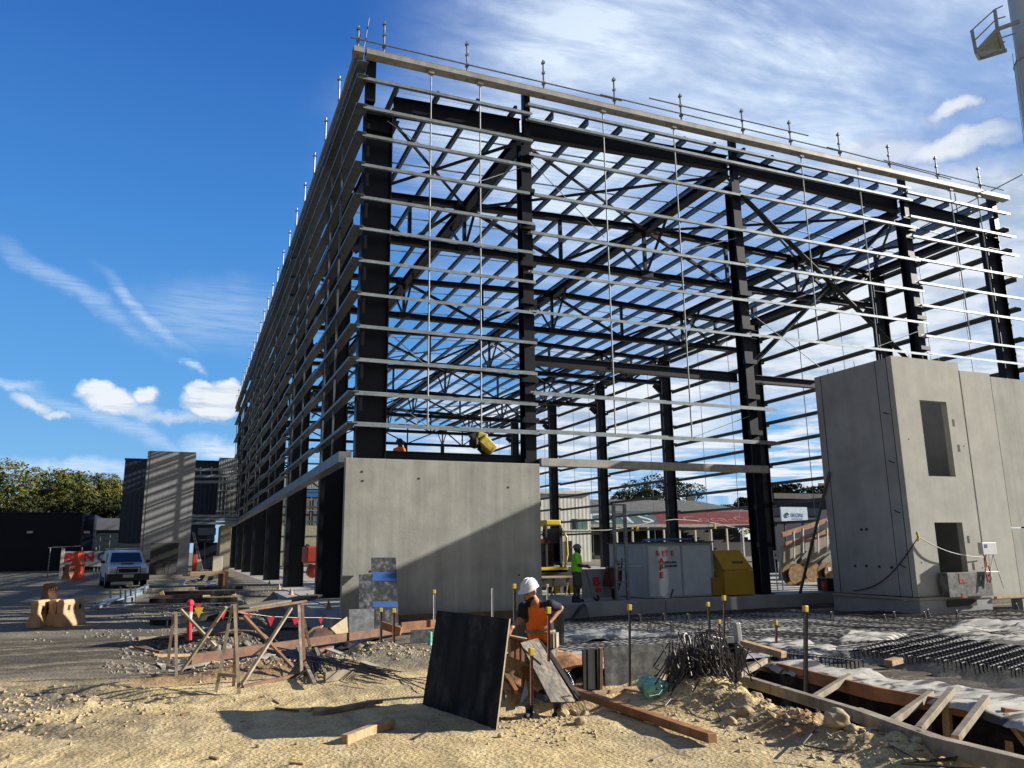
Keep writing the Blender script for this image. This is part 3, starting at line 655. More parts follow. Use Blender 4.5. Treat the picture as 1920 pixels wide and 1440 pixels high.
# far end: back wall members
for x in (9.85, 14, 18.6, 23, 27.5):
    b = MB(); b.ibeam((x, 88.6, 0), (x, 88.6, 13.7), .35, .4, up=(0, 1, 0)); b.build('column', galvd if x < 15 else steel, frame)
bw = MB()
for z in (1.6, 3.2, 4.8, 6.4, 8, 9.6, 11.2, 12.8): bw.beam((5.2, 88.9, z), (32.4, 88.9, z), .1, .2)
bw.build('end_wall_rails', galv, frame)
for p, q in (((5.3, 88.2, 8), (14, 88.2, 13.5)), ((5.3, 88.2, 13.5), (14, 88.2, 8)), ((14.2, 88.2, 4.5), (18.5, 88.2, 11)), ((18.4, 88.2, 4.5), (14.3, 88.2, 11))): rod(p, q, .09, steel, 'wall_brace')
# roof safety mesh: fine welded wire laid over the purlins
def mesh_mat():
    m = bpy.data.materials.new('safety_wire_mesh'); m.use_nodes = True; t = m.node_tree; b = t.nodes['Principled BSDF']; N = t.nodes.new; L = t.links.new
    tc = N('ShaderNodeTexCoord').outputs['Object']; sp = N('ShaderNodeSeparateXYZ'); L(tc, sp.inputs[0])
    def line(o, per, wd):
        a = N('ShaderNodeMath'); a.operation = 'MODULO'; L(o, a.inputs[0]); a.inputs[1].default_value = per
        q = N('ShaderNodeMath'); q.operation = 'ABSOLUTE'; L(a.outputs[0], q.inputs[0])
        c = N('ShaderNodeMath'); c.operation = 'LESS_THAN'; L(q.outputs[0], c.inputs[0]); c.inputs[1].default_value = wd; return c.outputs[0]
    mxn = N('ShaderNodeMath'); mxn.operation = 'MAXIMUM'; L(line(sp.outputs[0], .15, .003), mxn.inputs[0]); L(line(sp.outputs[1], .30, .008), mxn.inputs[1])
    b.inputs['Base Color'].default_value = (.6, .62, .64, 1); b.inputs['Roughness'].default_value = .4; L(mxn.outputs[0], b.inputs['Alpha'])
    return m
ms = MB()
for xa, xb in ((5.2, 18.8), (18.8, 33.1)):
    za, zb_ = roof_z(xa)+.53, roof_z(xb)+.53; ms.add([(xa, 22.1, za), (xb, 22.1, zb_), (xb, 89, zb_), (xa, 89, za)], [(0, 1, 2, 3)])
ms.build('safety_mesh', mesh_mat(), frame)

# ------------------------------------------------------------------ scaffold edge protection on the parapet
ep = empty('edge_protection', (4.8, 21.9, 17.15), 'galvanised scaffold posts and handrail along the top of the front wall', 'guard rail')
for x in (3.95, 4.78, 7.6, 10.42, 13.24, 16.1, 18.95, 21.3, 23.87, 26.64, 29.45, 32.15):
    b = MB(); t_ = 18.39 if x > 4 else 18.0; b.tube([(x, 22.0, 16.9), (x, 22.0, t_)], .032, 7); b.box(x-.05, x+.05, 21.94, 22.06, t_-.14, t_-.06); b.box(x-.045, x+.045, 21.95, 22.05, 17.85, 17.93); b.box(x-.05, x+.05, 21.93, 22.06, 17.44, 17.53); b.build('post', tubem, ep)
for p, q in (((3.7, 21.93, 17.48), (13.5, 21.93, 17.47)), ((12.6, 21.9, 17.50), (23.9, 21.93, 17.49)), ((23.1, 21.9, 17.52), (30.2, 21.93, 17.40)), ((26.2, 21.88, 17.52), (33.6, 21.93, 17.46)), ((14.69, 21.95, 17.86), (22.2, 21.95, 17.88))):
    b = MB(); b.tube([p, q], .024, 6); b.build('rail', tubem, ep)
b = MB(); b.tube([(3.98, 21.7, 17.52), (3.98, 24.5, 17.45)], .024, 6); b.build('rail', tubem, ep); b = MB(); b.tube([(4.12, 22.1, 17.0), (4.3, 22.1, 18.45)], .018, 6); b.build('rail', mat('dull_tube', (.08, .10, .11), .5), ep)
el_ = empty('edge_protection', (3.98, 26, 17.15), 'scaffold posts running back along the top of the left side wall', 'guard rail')
y = 25.6
while y < 89:
    b = MB(); b.tube([(3.98, y, 16.9), (3.98, y, 18.45)], .032, 6); b.box(3.91, 4.05, y-.05, y+.05, 18.28, 18.34); b.build('post', tubem, el_); y += 2.98
erp = empty('edge_protection', (33.5, 26, 17.15), 'short scaffold rail turning the right hand corner of the roof', 'guard rail')
b = MB(); b.tube([(33.5, 20.9, 17.75), (33.5, 27.5, 17.3)], .024, 6); b.build('rail', tubem, erp)
for y in (24.2, 27.2, 30.2): b = MB(); b.tube([(33.45, y, 16.9), (33.45, y, 18.3)], .03, 6); b.build('post', tubem, erp)
# ------------------------------------------------------------------ precast panel at the corner and the stair tower
fp = MB(); fp.box(3.84, 9.62, 21.2, 21.38, -.34, 4.12)
o = fp.build('precast_wall', conc, bevel=.012); cps = MB()
for x, z in ((4.3, 3.75), (4.32, 3.5), (5.9, 3.6), (8.6, 3.4), (4.6, 1.1), (8.9, .9)): cps.box(x-.025, x+.025, 21.192, 21.199, z-.025, z+.025)
tag(cps.build('tie_hole', joint, o), kind='stuff')
tag(o, 'large grey precast wall panel standing under the near corner of the steel frame', 'wall panel')
b = MB(); b.beam(PY(745, 1160, 20.9), PY(968, 1150, 20.9), .25, .16); tag(b.build('timber_beam', browntim), 'dark brown timber packed along the foot of the corner concrete panel', 'timber')
b = MB(); b.beam(PY(752, 1176, 20.4), PY(960, 1166, 20.4), .2, .10); tag(b.build('timber_beam', mat('black_timber', (.04, .035, .03), .8)), 'black painted timber strip just below the brown timber at the panel foot', 'timber')
TY = 17.07
tw = empty('stair_tower', (21.2, 18.5, -.4), 'tall precast concrete stair tower with a window above a doorway', 'tower')
b = MB(); b.wall(19.7, 22.62, .13, 7.33, TY, TY+.19, [(20.70, 21.86, 3.65, 6.0), (20.69, 21.87, .14, 2.26)]); b.build('front_wall', concm, tw)
b = MB(); b.box(19.7, 19.89, TY+.215, 20.3, .13, 7.30); b.build('side_wall', concd, tw)
b = MB(); b.box(19.9, 22.6, 20.1, 20.29, .13, 7.25); b.build('back_wall', concd, tw)
b = MB(); b.box(22.41, 22.60, TY+.2, 20.09, .13, 7.0); b.box(22.61, 23.9, 20.3, 22.5, .005, 7.0); b.build('side_wall', concd, tw)  # right side wall, plus an unseen block added to shade the container
b = MB(); b.box(19.695, 19.72, TY+.192, TY+.214, .13, 7.32); b.build('joint', joint, tw)
b = MB(); b.box(19.692, 19.71, TY+.62, TY+.635, .13, 7.3); b.build('joint', joint, tw)
b = MB(); b.box(19.691, 19.71, 20.0, 20.02, .13, 7.3); b.build('joint', joint, tw)
b = MB(); b.box(19.64, 22.62, TY-.07, 20.3, -.62, .02); b.build('plinth', concd, tw)
b = MB(); b.box(19.60, 22.7, TY-.10, TY+.0, .03, .11); b.build('ledge', mat('mortar_ledge', (.36, .33, .27), .9), tw)
b = MB(); b.box(19.60, 19.69, TY, 20.3, .03, .10); b.build('ledge', mat('mortar_ledge', (.36, .33, .27), .9), tw)
b = MB()
for k in range(9): b.box(20.0+k*.0, 21.2, 17.5+k*.27, 17.5+k*.27+.3, .1+k*.17, .27+k*.17)
b.build('stair_flight', concd, tw)
b = MB(); b.box(19.9, 22.4, 18.2, 20.08, 3.1, 3.3); b.build('landing', concd, tw)
b = MB()
for x, z in ((22.07, 5.35), (22.16, 4.55), (22.05, 1.75), (22.12, .95)): b.box(x-.045, x+.045, TY-.004, TY+.02, z-.11, z+.11)
for x, z in ((20.05, 4.75), (22.4, 4.62), (19.98, 1.1), (22.5, .9)): b.box(x-.02, x+.02, TY-.004, TY+.02, z-.02, z+.02)
tag(b.build('cast_in_socket', joint, tw), kind='stuff')
b = MB()
for z in (5.6, 4.1, 2.6, 1.0): b.tube([(19.695, TY+.30, z-.05), (19.66, TY+.42, z), (19.695, TY+.5, z+.04)], .014, 5)
for y, z in ((17.9, .95), (18.35, .97), (18.85, .98), (19.3, .97), (18.7, 2.1), (18.9, 2.1)): b.ball((19.69, y, z), .045, 6)
tag(b.build('lifting_point', joint, tw), kind='stuff')
b = MB()
for y in (17.6, 18.6, 19.5, 19.75): b.tube([(19.8, y, 7.29), (19.8, y, 7.5)], .012, 5)
for x in (20.6, 21.2, 21.9): b.tube([(x, TY+.1, 7.3), (x, TY+.1, 7.46)], .012, 5)
tag(b.build('starter_bar', rebar, tw), kind='stuff')
b = MB(); b.box(22.63, 24.02, TY-.01, TY+.18, -.05, 7.08); tag(b.build('precast_wall', concm), 'narrow pale precast panel just right of the stair tower', 'wall panel')
p3 = empty('precast_wall', (27, TY, 0), 'wide precast panel at the right edge with a horizontal joint low down', 'wall panel')
b = MB(); b.box(24.06, 30.5, TY, TY+.19, 2.13, 6.98); b.build('upper_panel', conc, p3)
b = MB(); b.box(24.06, 30.5, TY, TY+.19, -.02, 2.08); b.build('lower_panel', conc, p3)
b = MB(); b.box(23.9, 31, TY-.12, TY+.25, -.62, -.03); tag(b.build('concrete_footing', concd), 'grey strip footing under the right hand precast panels', 'footing')
b = MB(); b.beam((22.75, TY-.10, .02), (30, TY-.10, .02), .10, .07); tag(b.build('timber_batten', pine), 'thin light timber batten along the foot of the right precast panels', 'timber')
bx_ = empty('formwork_box', (21.4, 16.8, .19), 'black plywood box with red paint marks below the tower doorway', 'box')
b = MB(); b.box(20.46, 22.28, 16.66, 16.96, .115, .80); b.build('box_body', plyd, bx_, bevel=.006)
b = MB(); 
for x, z, h in ((20.92, .62, .28), (21.06, .62, .10), (20.96, .2, .14)): b.box(x, x+.07, 16.652, 16.66, z-.1, z+h-.12); b.box(x, x+.2, 16.653, 16.66, z-.12, z-.07)
tag(b.build('red_paint', mat('red_spray_paint', (.35, .03, .04), .6), bx_), kind='stuff')
b = MB(); b.box(20.7, 21.9, TY-.13, TY-.098, -.18, .0); b.build('dark_gap', joint, bx_)
cb = MB(); pts = [PY(1720, 1006, TY-.06)]
for t in [i/12 for i in range(1, 13)]:
    q = PY(1720+125*t, 1006+39*t+10*math.sin(math.pi*t), TY-.06-.1*math.sin(math.pi*t)); pts.append(q)
cb.tube(pts, .014, 6); tag(cb.build('power_cable', mat('grey_cable', (.16, .16, .17), .6)), 'pale grey cable strung across the tower front past the doorway', 'cable')
cb = MB(); pts = [PX(1720+(1600-1720)*t, 1010+98*t+26*math.sin(math.pi*t), 19.66) for t in [i/14 for i in range(15)]]
cb.tube(pts, .015, 6); tag(cb.build('power_cable', rubber), 'dark cable sagging down the shaded side of the stair tower', 'cable')
cb = MB(); q = PX(1720, 1006, 19.62); cb.tube([q+Vector((0, 0, .12)), q+Vector((-.03, -.05, 0)), q+Vector((0, 0, -.12))], .035, 6); tag(cb.build('cable_hook', yellow), 'yellow hook holding the cables at the tower corner', 'hook')
st = empty('site_board_stand', (22.9, 16.6, -.3), 'white switchboard on a white tube stand beside the stair tower', 'switchboard')
def YB(px, py): return PY(px, py, 16.6)
b = MB(); a_, c_ = YB(1842, 1040), YB(1865, 1017); b.box(a_.x, c_.x, 16.56, 16.72, a_.z, c_.z); b.build('cabinet', white, st, bevel=.01)
b = MB(); b.box(a_.x+.09, a_.x+.2, 16.552, 16.56, a_.z+.2, a_.z+.3); b.build('label_plate', bluet, st)
for (p, q) in (((1849, 1040), (1846, 1104)), ((1862, 1040), (1882, 1103)), ((1854, 1040), (1858, 1096)), ((1848, 1072), (1873, 1072)), ((1862, 1040), (1856, 1072))):
    b = MB(); b.tube([YB(*p), YB(*q)], .014, 6); b.build('leg', white, st)
h = MB(); c = YB(1853, 1075); pts = [c+Vector((.10*math.cos(t*.7), .01*math.sin(t*2.1), .26*math.sin(t*.7))) for t in range(28)]
h.tube(pts, .022, 6); h.tube([c+Vector((0, 0, .2)), c+Vector((-.06, 0, .5)), YB(1848, 1042)], .02, 6); tag(h.build('fire_hose', redp, smooth=True), 'red hose coiled on the white switchboard stand', 'hose')

# ------------------------------------------------------------------ things on the slab edge
ct = empty('site_container', (15.1, 23.2, 0), 'grey blue metal site container with red SITE SAFE lettering', 'container')
cx0, cx1, cy0, cy1, cz1 = 13.84, 16.42, 22.25, 24.7, 1.76
b = MB(); b.box(cx0, cx1, cy0, cy1, .02, cz1); b.build('body', contm, ct, bevel=.01)
b = MB()
for x in (cx0+.02, 15.18, cx1-.03): b.box(x-.035, x+.035, cy0-.02, cy0, .04, cz1-.02)
b.box(cx0, cx1, cy0-.022, cy0-.002, cz1-.08, cz1-.005); b.box(cx0, cx1, cy0-.022, cy0-.002, .03, .08); b.build('frame', mat('container_frame', (.27, .32, .36), .5), ct)
b = MB(); b.box(cx0+.2, cx0+.9, cy0-.03, cy0-.023, .03, .04); b.beam((cx0-.02, cy0+.3, 1.02), (cx0-.02, cy1-.3, 1.02), .03, .05); b.build('side_rail', white, ct)
b = MB(); b.box(cx0-.05, cx1+.06, cy0-.06, cy1+.05, cz1+.002, cz1+.05); b.build('roof', mat('container_roof', (.05, .055, .06), .6), ct)
xt = lambda px, py: PY(px, py, cy0-.024)
for ch, px in (('S', 1230), ('I', 1241.5), ('T', 1247), ('E', 1258)): text_on('lettering', ch, .225, xt(px, 1041.5), (1, 0, 0), (0, 0, 1), redt, ct, bold=.007, sx=.98)
for ch, px, py in (('A', 1236, 1056), ('F', 1237, 1069.5), ('E', 1237, 1083)):
    text_on('lettering', ch, .235, xt(px, py), (1, 0, 0), (0, 0, 1), redt, ct, bold=.010, sx=1.15)
text_on('lettering', 'HIRE & SALE', .085, xt(1246, 1056), (1, 0, 0), (0, 0, 1), blackp, ct, bold=.004, sx=1.0)
text_on('lettering', 'SERVICES HIRE', .080, xt(1246, 1063), (1, 0, 0), (0, 0, 1), blackp, ct, bold=.004, sx=.95)
b = MB(); b.beam(xt(1262, 1105), xt(1256, 1125), .02, .05, (0, 1, 0)); b.beam(xt(1252, 1121), xt(1272, 1126), .02, .03, (0, 1, 0)); b.build('latch_handle', rubber, ct)
b = MB(); pts = [(cx0+.3+.25*i, cy0+.5+.2*math.sin(i), cz1+.09+.05*abs(math.sin(i*1.7))) for i in range(9)]; b.tube(pts, .035, 6); b.beam((cx0+.1, cy0+.25, cz1+.09), (cx0+1.0, cy0+.3, cz1+.12), .25, .06)
tag(b.build('roof_clutter', bluetarp), 'loose hoses and blue wrap lying on the container roof', 'hose')
gb = empty('tool_chest', (17.3, 22.4, 0), 'yellow steel tool chest with a sloping lid at the foot of a column', 'tool chest')
gx0, gx1, gy0, gy1 = 16.72, 17.92, 22.05, 22.75
b = MB(); b.box(gx0, gx1, gy0, gy1, .03, .84); b.build('body', gangm, gb, bevel=.015)
b = MB(); b.hexa([(gx0, gy0-.01, .85), (gx1, gy0-.01, .85), (gx1, gy1, .85), (gx0, gy1, .85), (gx0-.18, gy0+.34, 1.5), (gx1-.26, gy0+.34, 1.5), (gx1-.26, gy1, 1.5), (gx0-.18, gy1, 1.5)]); b.build('lid', gangm, gb, bevel=.012)
b = MB(); b.box(gx0-.42, gx0-.002, gy0+.1, gy1, .03, .62); b.build('side_box', mat('ochre_paint', (.33, .19, .015), .5), gb, bevel=.01)

b = MB(); up = Vector((-.1, .35, .65)).normalized(); c = Vector((gx0+.42, gy0+.125, 1.09)); b.beam(c, c+Vector((.48, 0, 0)), .012, .09, up); b.build('maker_plate', mat('grey_plate', (.10, .10, .08), .5), gb)
# trolley, ladder frame, board behind the worker
sg = empty('site_banner', (12.2, 23.1, 0), 'grey banner board with a red letter B and digits behind the worker', 'sign')
sx_ = lambda px, py: PY(px, py, 23.0)
a_, c_ = sx_(1092, 1122), sx_(1150, 1066); b = MB(); b.box(a_.x, c_.x, 23.0, 23.04, .05, c_.z); b.build('board', mat('grey_banner', (.30, .31, .30), .6), sg)
text_on('lettering', 'B', .38, Vector((sx_(1111, 1098).x, 22.99, sx_(1111, 1098).z)), (1, 0, 0), (0, 0, 1), redt, sg, bold=.02, sx=1.2)
text_on('lettering', '130', .17, Vector((sx_(1110, 1110).x, 22.99, sx_(1110, 1110).z)), (1, 0, 0), (0, 0, 1), redt, sg, bold=.008, sx=1.3)
ld = empty('ladder_frame', (13.2, 22.5, 0), 'tall grey scaffold ladder frame standing left of the container', 'ladder')
for px in (1155, 1176):
    a_, c_ = PY(px+2, 1127, 22.35), PY(px, 945, 22.35); b = MB(); b.beam((a_.x, 22.35, 0), (a_.x, 22.35, c_.z), .09, .09, (1, 0, 0)); b.build('stile', tubem, ld)
xa_, xb_ = PY(1157, 1127, 22.35).x, PY(1178, 1127, 22.35).x
for z in (.15, .55, .95, 1.2, 1.7, 2.2, 2.7, 3.0): b = MB(); b.beam((xa_, 22.35, z), (xb_, 22.35, z), .04, .05); b.build('rung', tubem, ld)
wb = empty('wheelbarrow', (12.7, 22.6, 0), 'dark red wheelbarrow tipped upright beside the ladder frame', 'wheelbarrow')
b = MB(); c = sx_(1141, 1095); b.hexa([(c.x-.22, 22.6, .45), (c.x+.22, 22.6, .45), (c.x+.25, 22.95, .40), (c.x-.25, 22.95, .40), (c.x-.26, 22.55, 1.0), (c.x+.26, 22.55, 1.0), (c.x+.2, 22.8, 1.05), (c.x-.2, 22.8, 1.05)]); b.build('tray', mat('dark_red_tray', (.14, .035, .025), .5), wb, bevel=.02)
b = MB(); b.tube([(c.x-.25, 22.5, 1.3), (c.x-.22, 22.55, .6), (c.x-.1, 22.6, .2)], .018, 6); b.tube([(c.x+.25, 22.5, 1.3), (c.x+.22, 22.55, .6), (c.x+.1, 22.6, .2)], .018, 6); b.build('handle', rubber, wb)
b = MB(); b.tube([(c.x-.04, 22.6, .18), (c.x+.04, 22.6, .18)], .18, 14); b.build('wheel', rubber, wb)
b = MB(); q = PY(1098, 1110, 22.3)
b.beam((q.x+.05, 22.3, .95), (q.x+.32, 22.3, .1), .02, .20, (0, 1, 0)); tag(b.build('cement_bag', mat('pale_bag', (.38, .42, .42), .8)), 'pale folded bag on a hand trolley held by the lime shirted man', 'bag')
b = MB(); b.tube([(q.x+.36, 22.3, .10), (q.x+.36, 22.22, .10)], .09, 12); tag(b.build('trolley_wheel', rubber), 'small black trolley wheel at the feet of the lime shirted man', 'wheel')
b = MB()
cxx = PY(1088, 1140, 21.4)
b.hexa([(cxx.x-.32, 21.3, -.42), (cxx.x+.25, 21.25, -.42), (cxx.x+.22, 21.62, -.42), (cxx.x-.2, 21.62, -.42), (cxx.x+.02, 21.4, -.12), (cxx.x+.2, 21.36, -.02), (cxx.x+.2, 21.56, .03), (cxx.x+.05, 21.6, -.05)])
tag(b.build('black_bag', blackf, bevel=.03), 'black plastic bag slumped on the kerb below the lime shirted man', 'bag')

# excavator
ex = empty('excavator', (13.6, 30.5, 0), 'yellow and black excavator cab half hidden behind the corner concrete panel', 'excavator')
E_ = lambda px, py, y=29.5: PY(px, py, y)
ax, cx = E_(1020, 1060).x, E_(1057, 1060).x
b = MB(); b.box(ax-.6, E_(1062, 1060).x, 29.3, 31.9, E_(1040, 1075).z, E_(1040, 1063).z); b.build('body', exy, ex, bevel=.05)
zt_, zb_ = E_(1040, 985).z, E_(1040, 1063).z
b = MB(); b.box(ax+.1, cx-.1, 29.45, 31.2, zt_, zt_+.22); b.build('cab_roof', exy, ex, bevel=.05)
for x in (ax+.12, cx-.12):
    for y in (29.5, 31.1): b = MB(); b.beam((x, y, zb_), (x, y, zt_), .09, .09, (1, 0, 0)); b.build('cab_pillar', rubber, ex)
b = MB(); b.box(ax+.2, cx-.2, 29.9, 30.9, zb_+.02, zb_+.95); b.build('seat', mat('cab_interior', (.05, .035, .03), .8), ex, bevel=.05)
b = MB(); b.box(cx-.06, cx-.02, 29.5, 31.1, zb_+.2, zt_-.1); b.build('cab_window', glass, ex)
b = MB(); b.tube([(cx+.05, 29.5, zb_-.05), (cx+.18, 29.5, zb_+.5), (cx+.16, 29.5, zb_+1.2), (cx-.02, 29.5, zb_+1.45)], .05, 8); b.build('handrail', exy, ex)
b = MB(); b.beam((ax-.5, 30.4, .45), (cx+.4, 30.4, .45), 2.2, .85); b.build('undercarriage', rubber, ex, bevel=.1)
b = MB(); b.tube([(ax-.1, 31.4, zt_-.2), (ax+.25, 31.8, zt_+.9), (cx-.2, 31.9, zt_+.35)], .16, 8); b.build('boom', rubber, ex)
tb = empty('trestle_table', (11.6, 26, 0), 'pale trestle table loaded with tools and bottles on the slab', 'table')
T_ = lambda px, py: PY(px, py, 26)
a_, c_ = T_(1018, 1080), T_(1066, 1078)
b = MB(); b.box(a_.x-.6, c_.x, 25.5, 26.2, a_.z-.06, a_.z); b.build('tabletop', plye, tb)
for x in (a_.x+.3, c_.x-.15): b = MB(); b.beam((x-.12, 25.7, 0), (x, 25.7, a_.z-.06), .05, .05, (1, 0, 0)); b.beam((x+.12, 25.9, 0), (x, 25.9, a_.z-.06), .05, .05, (1, 0, 0)); b.build('leg', plye, tb)
for i, m_ in enumerate((rubber, exy, white, rubber, exy)):
    x = a_.x+.25+i*.2; b = MB(); b.box(x-.08, x+.08, 25.8, 26.0, .06+.0, .28+.05*(i % 3)); tag(b.build('tool_case', m_, bevel=.01), ['black tool case first from the left under the trestle table', 'yellow tool case second under the trestle table', 'white bucket in the middle under the trestle table', 'black tool case fourth from the left under the trestle table', 'yellow tool case last on the right under the trestle table'][i], 'tool case', 'cases under the trestle table')

# cable spools, extinguisher, boards behind
for i, (px, py, y, rr) in enumerate(((1488, 1078, 26.5, .44), (1519, 1077, 28.2, .44), (1556, 1082, 26.0, .46))):
    c = PY(px, py, y); z = rr+.01
    sp = empty('cable_spool', (c.x, y, 0), ['round face cable spool leftmost of the wooden spools', 'darker wooden cable spool set back between the other two', 'wooden cable spool nearest the stair tower with a white tag'][i], 'cable spool', 'wooden cable spools')
    for yy in (-.22, .18):
        b = MB(); b.tube([(c.x, y+yy, z), (c.x, y+yy+.04, z)], rr, 28); b.build('flange', woods, sp)
    b = MB(); b.tube([(c.x, y-.178, z), (c.x, y+.178, z)], rr*.55, 16); b.build('drum', rubber, sp)
    if i == 2: b = MB(); b.box(c.x-.28, c.x-.12, y-.228, y-.222, z+.1, z+.25); b.build('tag', white, sp)
c = PY(1547, 1110, 22.3); fe = empty('fire_extinguisher', (c.x, 22.3, 0), 'red fire extinguisher standing on the slab left of the stair tower', 'fire extinguisher')
b = MB(); b.tube([(c.x, 22.3, .02), (c.x, 22.3, .30), (c.x, 22.3, .38)], [.085, .085, .03], 12); b.build('cylinder', redp, fe, smooth=True)
b = MB(); b.tube([(c.x, 22.3, .38), (c.x, 22.3, .44), (c.x-.08, 22.3, .36)], .014, 6); b.build('hose_handle', rubber, fe)
b = MB(); b.box(c.x+.14, c.x+.75, 22.3, 22.8, .02, .46); tag(b.build('black_crate', rubber, bevel=.01), 'black crate beside the red fire extinguisher', 'crate')
wn = empty('notice_stand', (19.8, 24, 0), 'small white notice on two thin posts behind the big column', 'notice')
N_ = lambda px, py: PY(px, py, 24)
a_, c_ = N_(1452, 1049), N_(1465, 1032); b = MB(); b.box(a_.x, c_.x, 24, 24.03, a_.z, c_.z); b.build('panel', white, wn)
b = MB(); b.box(a_.x+.04, a_.x+.10, 23.995, 24, a_.z+.12, a_.z+.2); b.build('print', blackp, wn)
for px in (1458, 1468): q = N_(px, 1085); b = MB(); b.beam((q.x, 24.04, 0), (q.x-.03, 24.04, a_.z), .03, .03, (1, 0, 0)); b.build('leg', white, wn)
b = MB(); p0, p1 = PY(1500, 1112, 21.95), PX(1555, 885, 19.62); b.tube([p0, p1], .05, 8); b.tube([p0, p0+(p1-p0)*.12], .03, 6); tag(b.build('wall_prop', mat('painted_prop', (.09, .085, .07), .5)), 'long steel prop bracing the left side of the stair tower', 'prop')
# precast raking wall with timber rails on the far side of the slab
rk = empty('raking_wall', (24, 31, 0), 'low precast wall with a sloping top and timber handrails behind the spools', 'wall')
K_ = lambda px, py: PY(px, py, 31)
pp = [K_(1468, 1092), K_(1600, 1092), K_(1600, 978), K_(1470, 1022)]
b = MB(); b.add([(p.x, 31, max(p.z, 0)) for p in pp]+[(p.x, 31.3, max(p.z, 0)) for p in pp], [(0, 1, 2, 3), (7, 6, 5, 4), (0, 4, 5, 1), (1, 5, 6, 2), (2, 6, 7, 3), (3, 7, 4, 0)]); b.build('wall', mat('raw_beige_concrete', (.34, .30, .24), .9, streak=.15), rk)
for p, q in (((1462, 1003), (1600, 958)), ((1468, 1021), (1600, 978))): b = MB(); b.beam(K_(*p)+Vector((0, -.15, 0)), K_(*q)+Vector((0, -.15, 0)), .12, .22); b.build('rail', orange_t, rk)
for px in (1483, 1500, 1528, 1545): b = MB(); b.beam(K_(px, 1045-.3*(px-1470))+Vector((0, -.2, -.3)), K_(px, 1003-.32*(px-1462))+Vector((0, -.2, 0)), .06, .06, (1, 0, 0)); b.build('rail_post', white, rk)
for i, (a_, c_) in enumerate((((1496, 1055), (1512, 1035)), ((1532, 1060), (1556, 1040)))):
    b = MB(); b.beam(PY(*a_, 30.2), PY(*c_, 30.9), .12, .12); tag(b.build('short_prop', rubber), ['short black prop above the leftmost spool', 'short black prop above the rightmost spool'][i], 'prop')

# ------------------------------------------------------------------ beyond the building
ik = empty('billboard', (55, 62, 0), 'white billboard reading IKON on the dark building to the right', 'billboard')
I_ = lambda px, py: PY(px, py, 58)
a_, c_ = I_(1466, 980), I_(1513, 951)
b = MB(); b.box(a_.x, c_.x, 58, 58.15, a_.z, c_.z); b.build('panel', mat('billboard_white', (.55, .68, .82), .6), ik)
for x in (a_.x+.5, c_.x-.5): b = MB(); b.beam((x, 58.2, 0), (x, 58.2, a_.z), .15, .15, (1, 0, 0)); b.build('post', rubber, ik)
q = I_(1483.5, 969.5); text_on('lettering', 'IKON', .52, Vector((q.x, 57.98, q.z)), (1, 0, 0), (0, 0, 1), bluet, ik, bold=.004, sx=1.08)
q = I_(1476, 965.5); b = MB(); b.tube([Vector((q.x+.19*math.cos(t*.42), 57.97, q.z+.19*math.sin(t*.42))) for t in range(14)], .04, 6); b.build('logo_ring', bluet, ik)
q = I_(1485, 972.5); b = MB(); b.box(q.x, q.x+1.3, 57.97, 57.99, q.z-.03, q.z+.01); b.build('underline', bluet, ik)
nb = empty('dark_building', (62, 66, 0), 'low navy building with a flat grey roof edge behind the white billboard', 'building')
B_ = lambda px, py: PY(px, py, 64)
a_, c_ = B_(1455, 1010), B_(1620, 938)
b = MB(); b.box(a_.x, c_.x+6, 64, 66, 0, c_.z); b.build('wall', navyc, nb)
b = MB(); b.box(a_.x-.3, c_.x+7, 63.4, 66.3, c_.z+.01, c_.z+.55); b.build('roof', roofg, nb)
b = MB(); b.box(a_.x, a_.x+6, 63.9, 63.98, c_.z-1.7, c_.z-.9); b.build('window', glass, nb)
gs = empty('grandstand', (66, 105, 0), 'old grandstand with dark open seating and a green and red painted roof', 'grandstand')
GY = 100; S_ = lambda px, py: PY(px, py, GY)
x0, xm, x1 = S_(1090, 980).x, S_(1236, 980).x, S_(1450, 980).x
ze, zr = S_(1270, 983).z, S_(1270, 965).z
b = MB(); b.hexa([(x0, GY, ze-.1), (xm, GY, ze-.1), (xm+1.4, GY+4, ze+2.0), (x0, GY+4, ze+2.0), (x0, GY, ze), (xm, GY, ze), (xm+1.4, GY+4, ze+2.15), (x0, GY+4, ze+2.15)]); b.build('green_roof', rooft, gs)
b = MB(); b.hexa([(xm+.02, GY, ze-.1), (x1, GY, ze-.1), (x1, GY+4, ze+2.0), (xm+1.42, GY+4, ze+2.0), (xm+.02, GY, ze), (x1, GY, ze), (x1, GY+4, ze+2.15), (xm+1.42, GY+4, ze+2.15)]); b.build('red_roof', roofr, gs)
b = MB(); b.hexa([(x0, GY+4.02, ze+2.0), (x1, GY+4.02, ze+2.0), (x1-6, GY+12, ze+4.2), (x0, GY+12, ze+4.2), (x0, GY+4.02, ze+2.12), (x1, GY+4.02, ze+2.12), (x1-6, GY+12, ze+4.35), (x0, GY+12, ze+4.35)]); b.build('upper_roof', roofg, gs)
b = MB(); b.box(x0, x1, GY-.06, GY-.01, ze-.42, ze+.02); b.build('gutter', mat('pale_gutter', (.33, .31, .27), .7), gs)
b = MB(); b.box(x0, x1, GY+9, GY+9.4, 0, ze+1.2)
for k in range(9): b.box(x0, x1, GY+1+k*.9, GY+1.9+k*.9, 0, .5+k*.42)
b.build('seating_tiers', mat('dark_seating', (.035, .037, .036), .8), gs)
for k in range(12):
    px = 1098+k*29.5; q = S_(px, 1000); b = MB(); b.box(q.x-.12, q.x+.12, GY-.02, GY+.2, 0, ze-.12); b.build('post', offw, gs)
rg = Vector((1, 0, 0)); rup = Vector((0, 4, 2.1)).normalized()
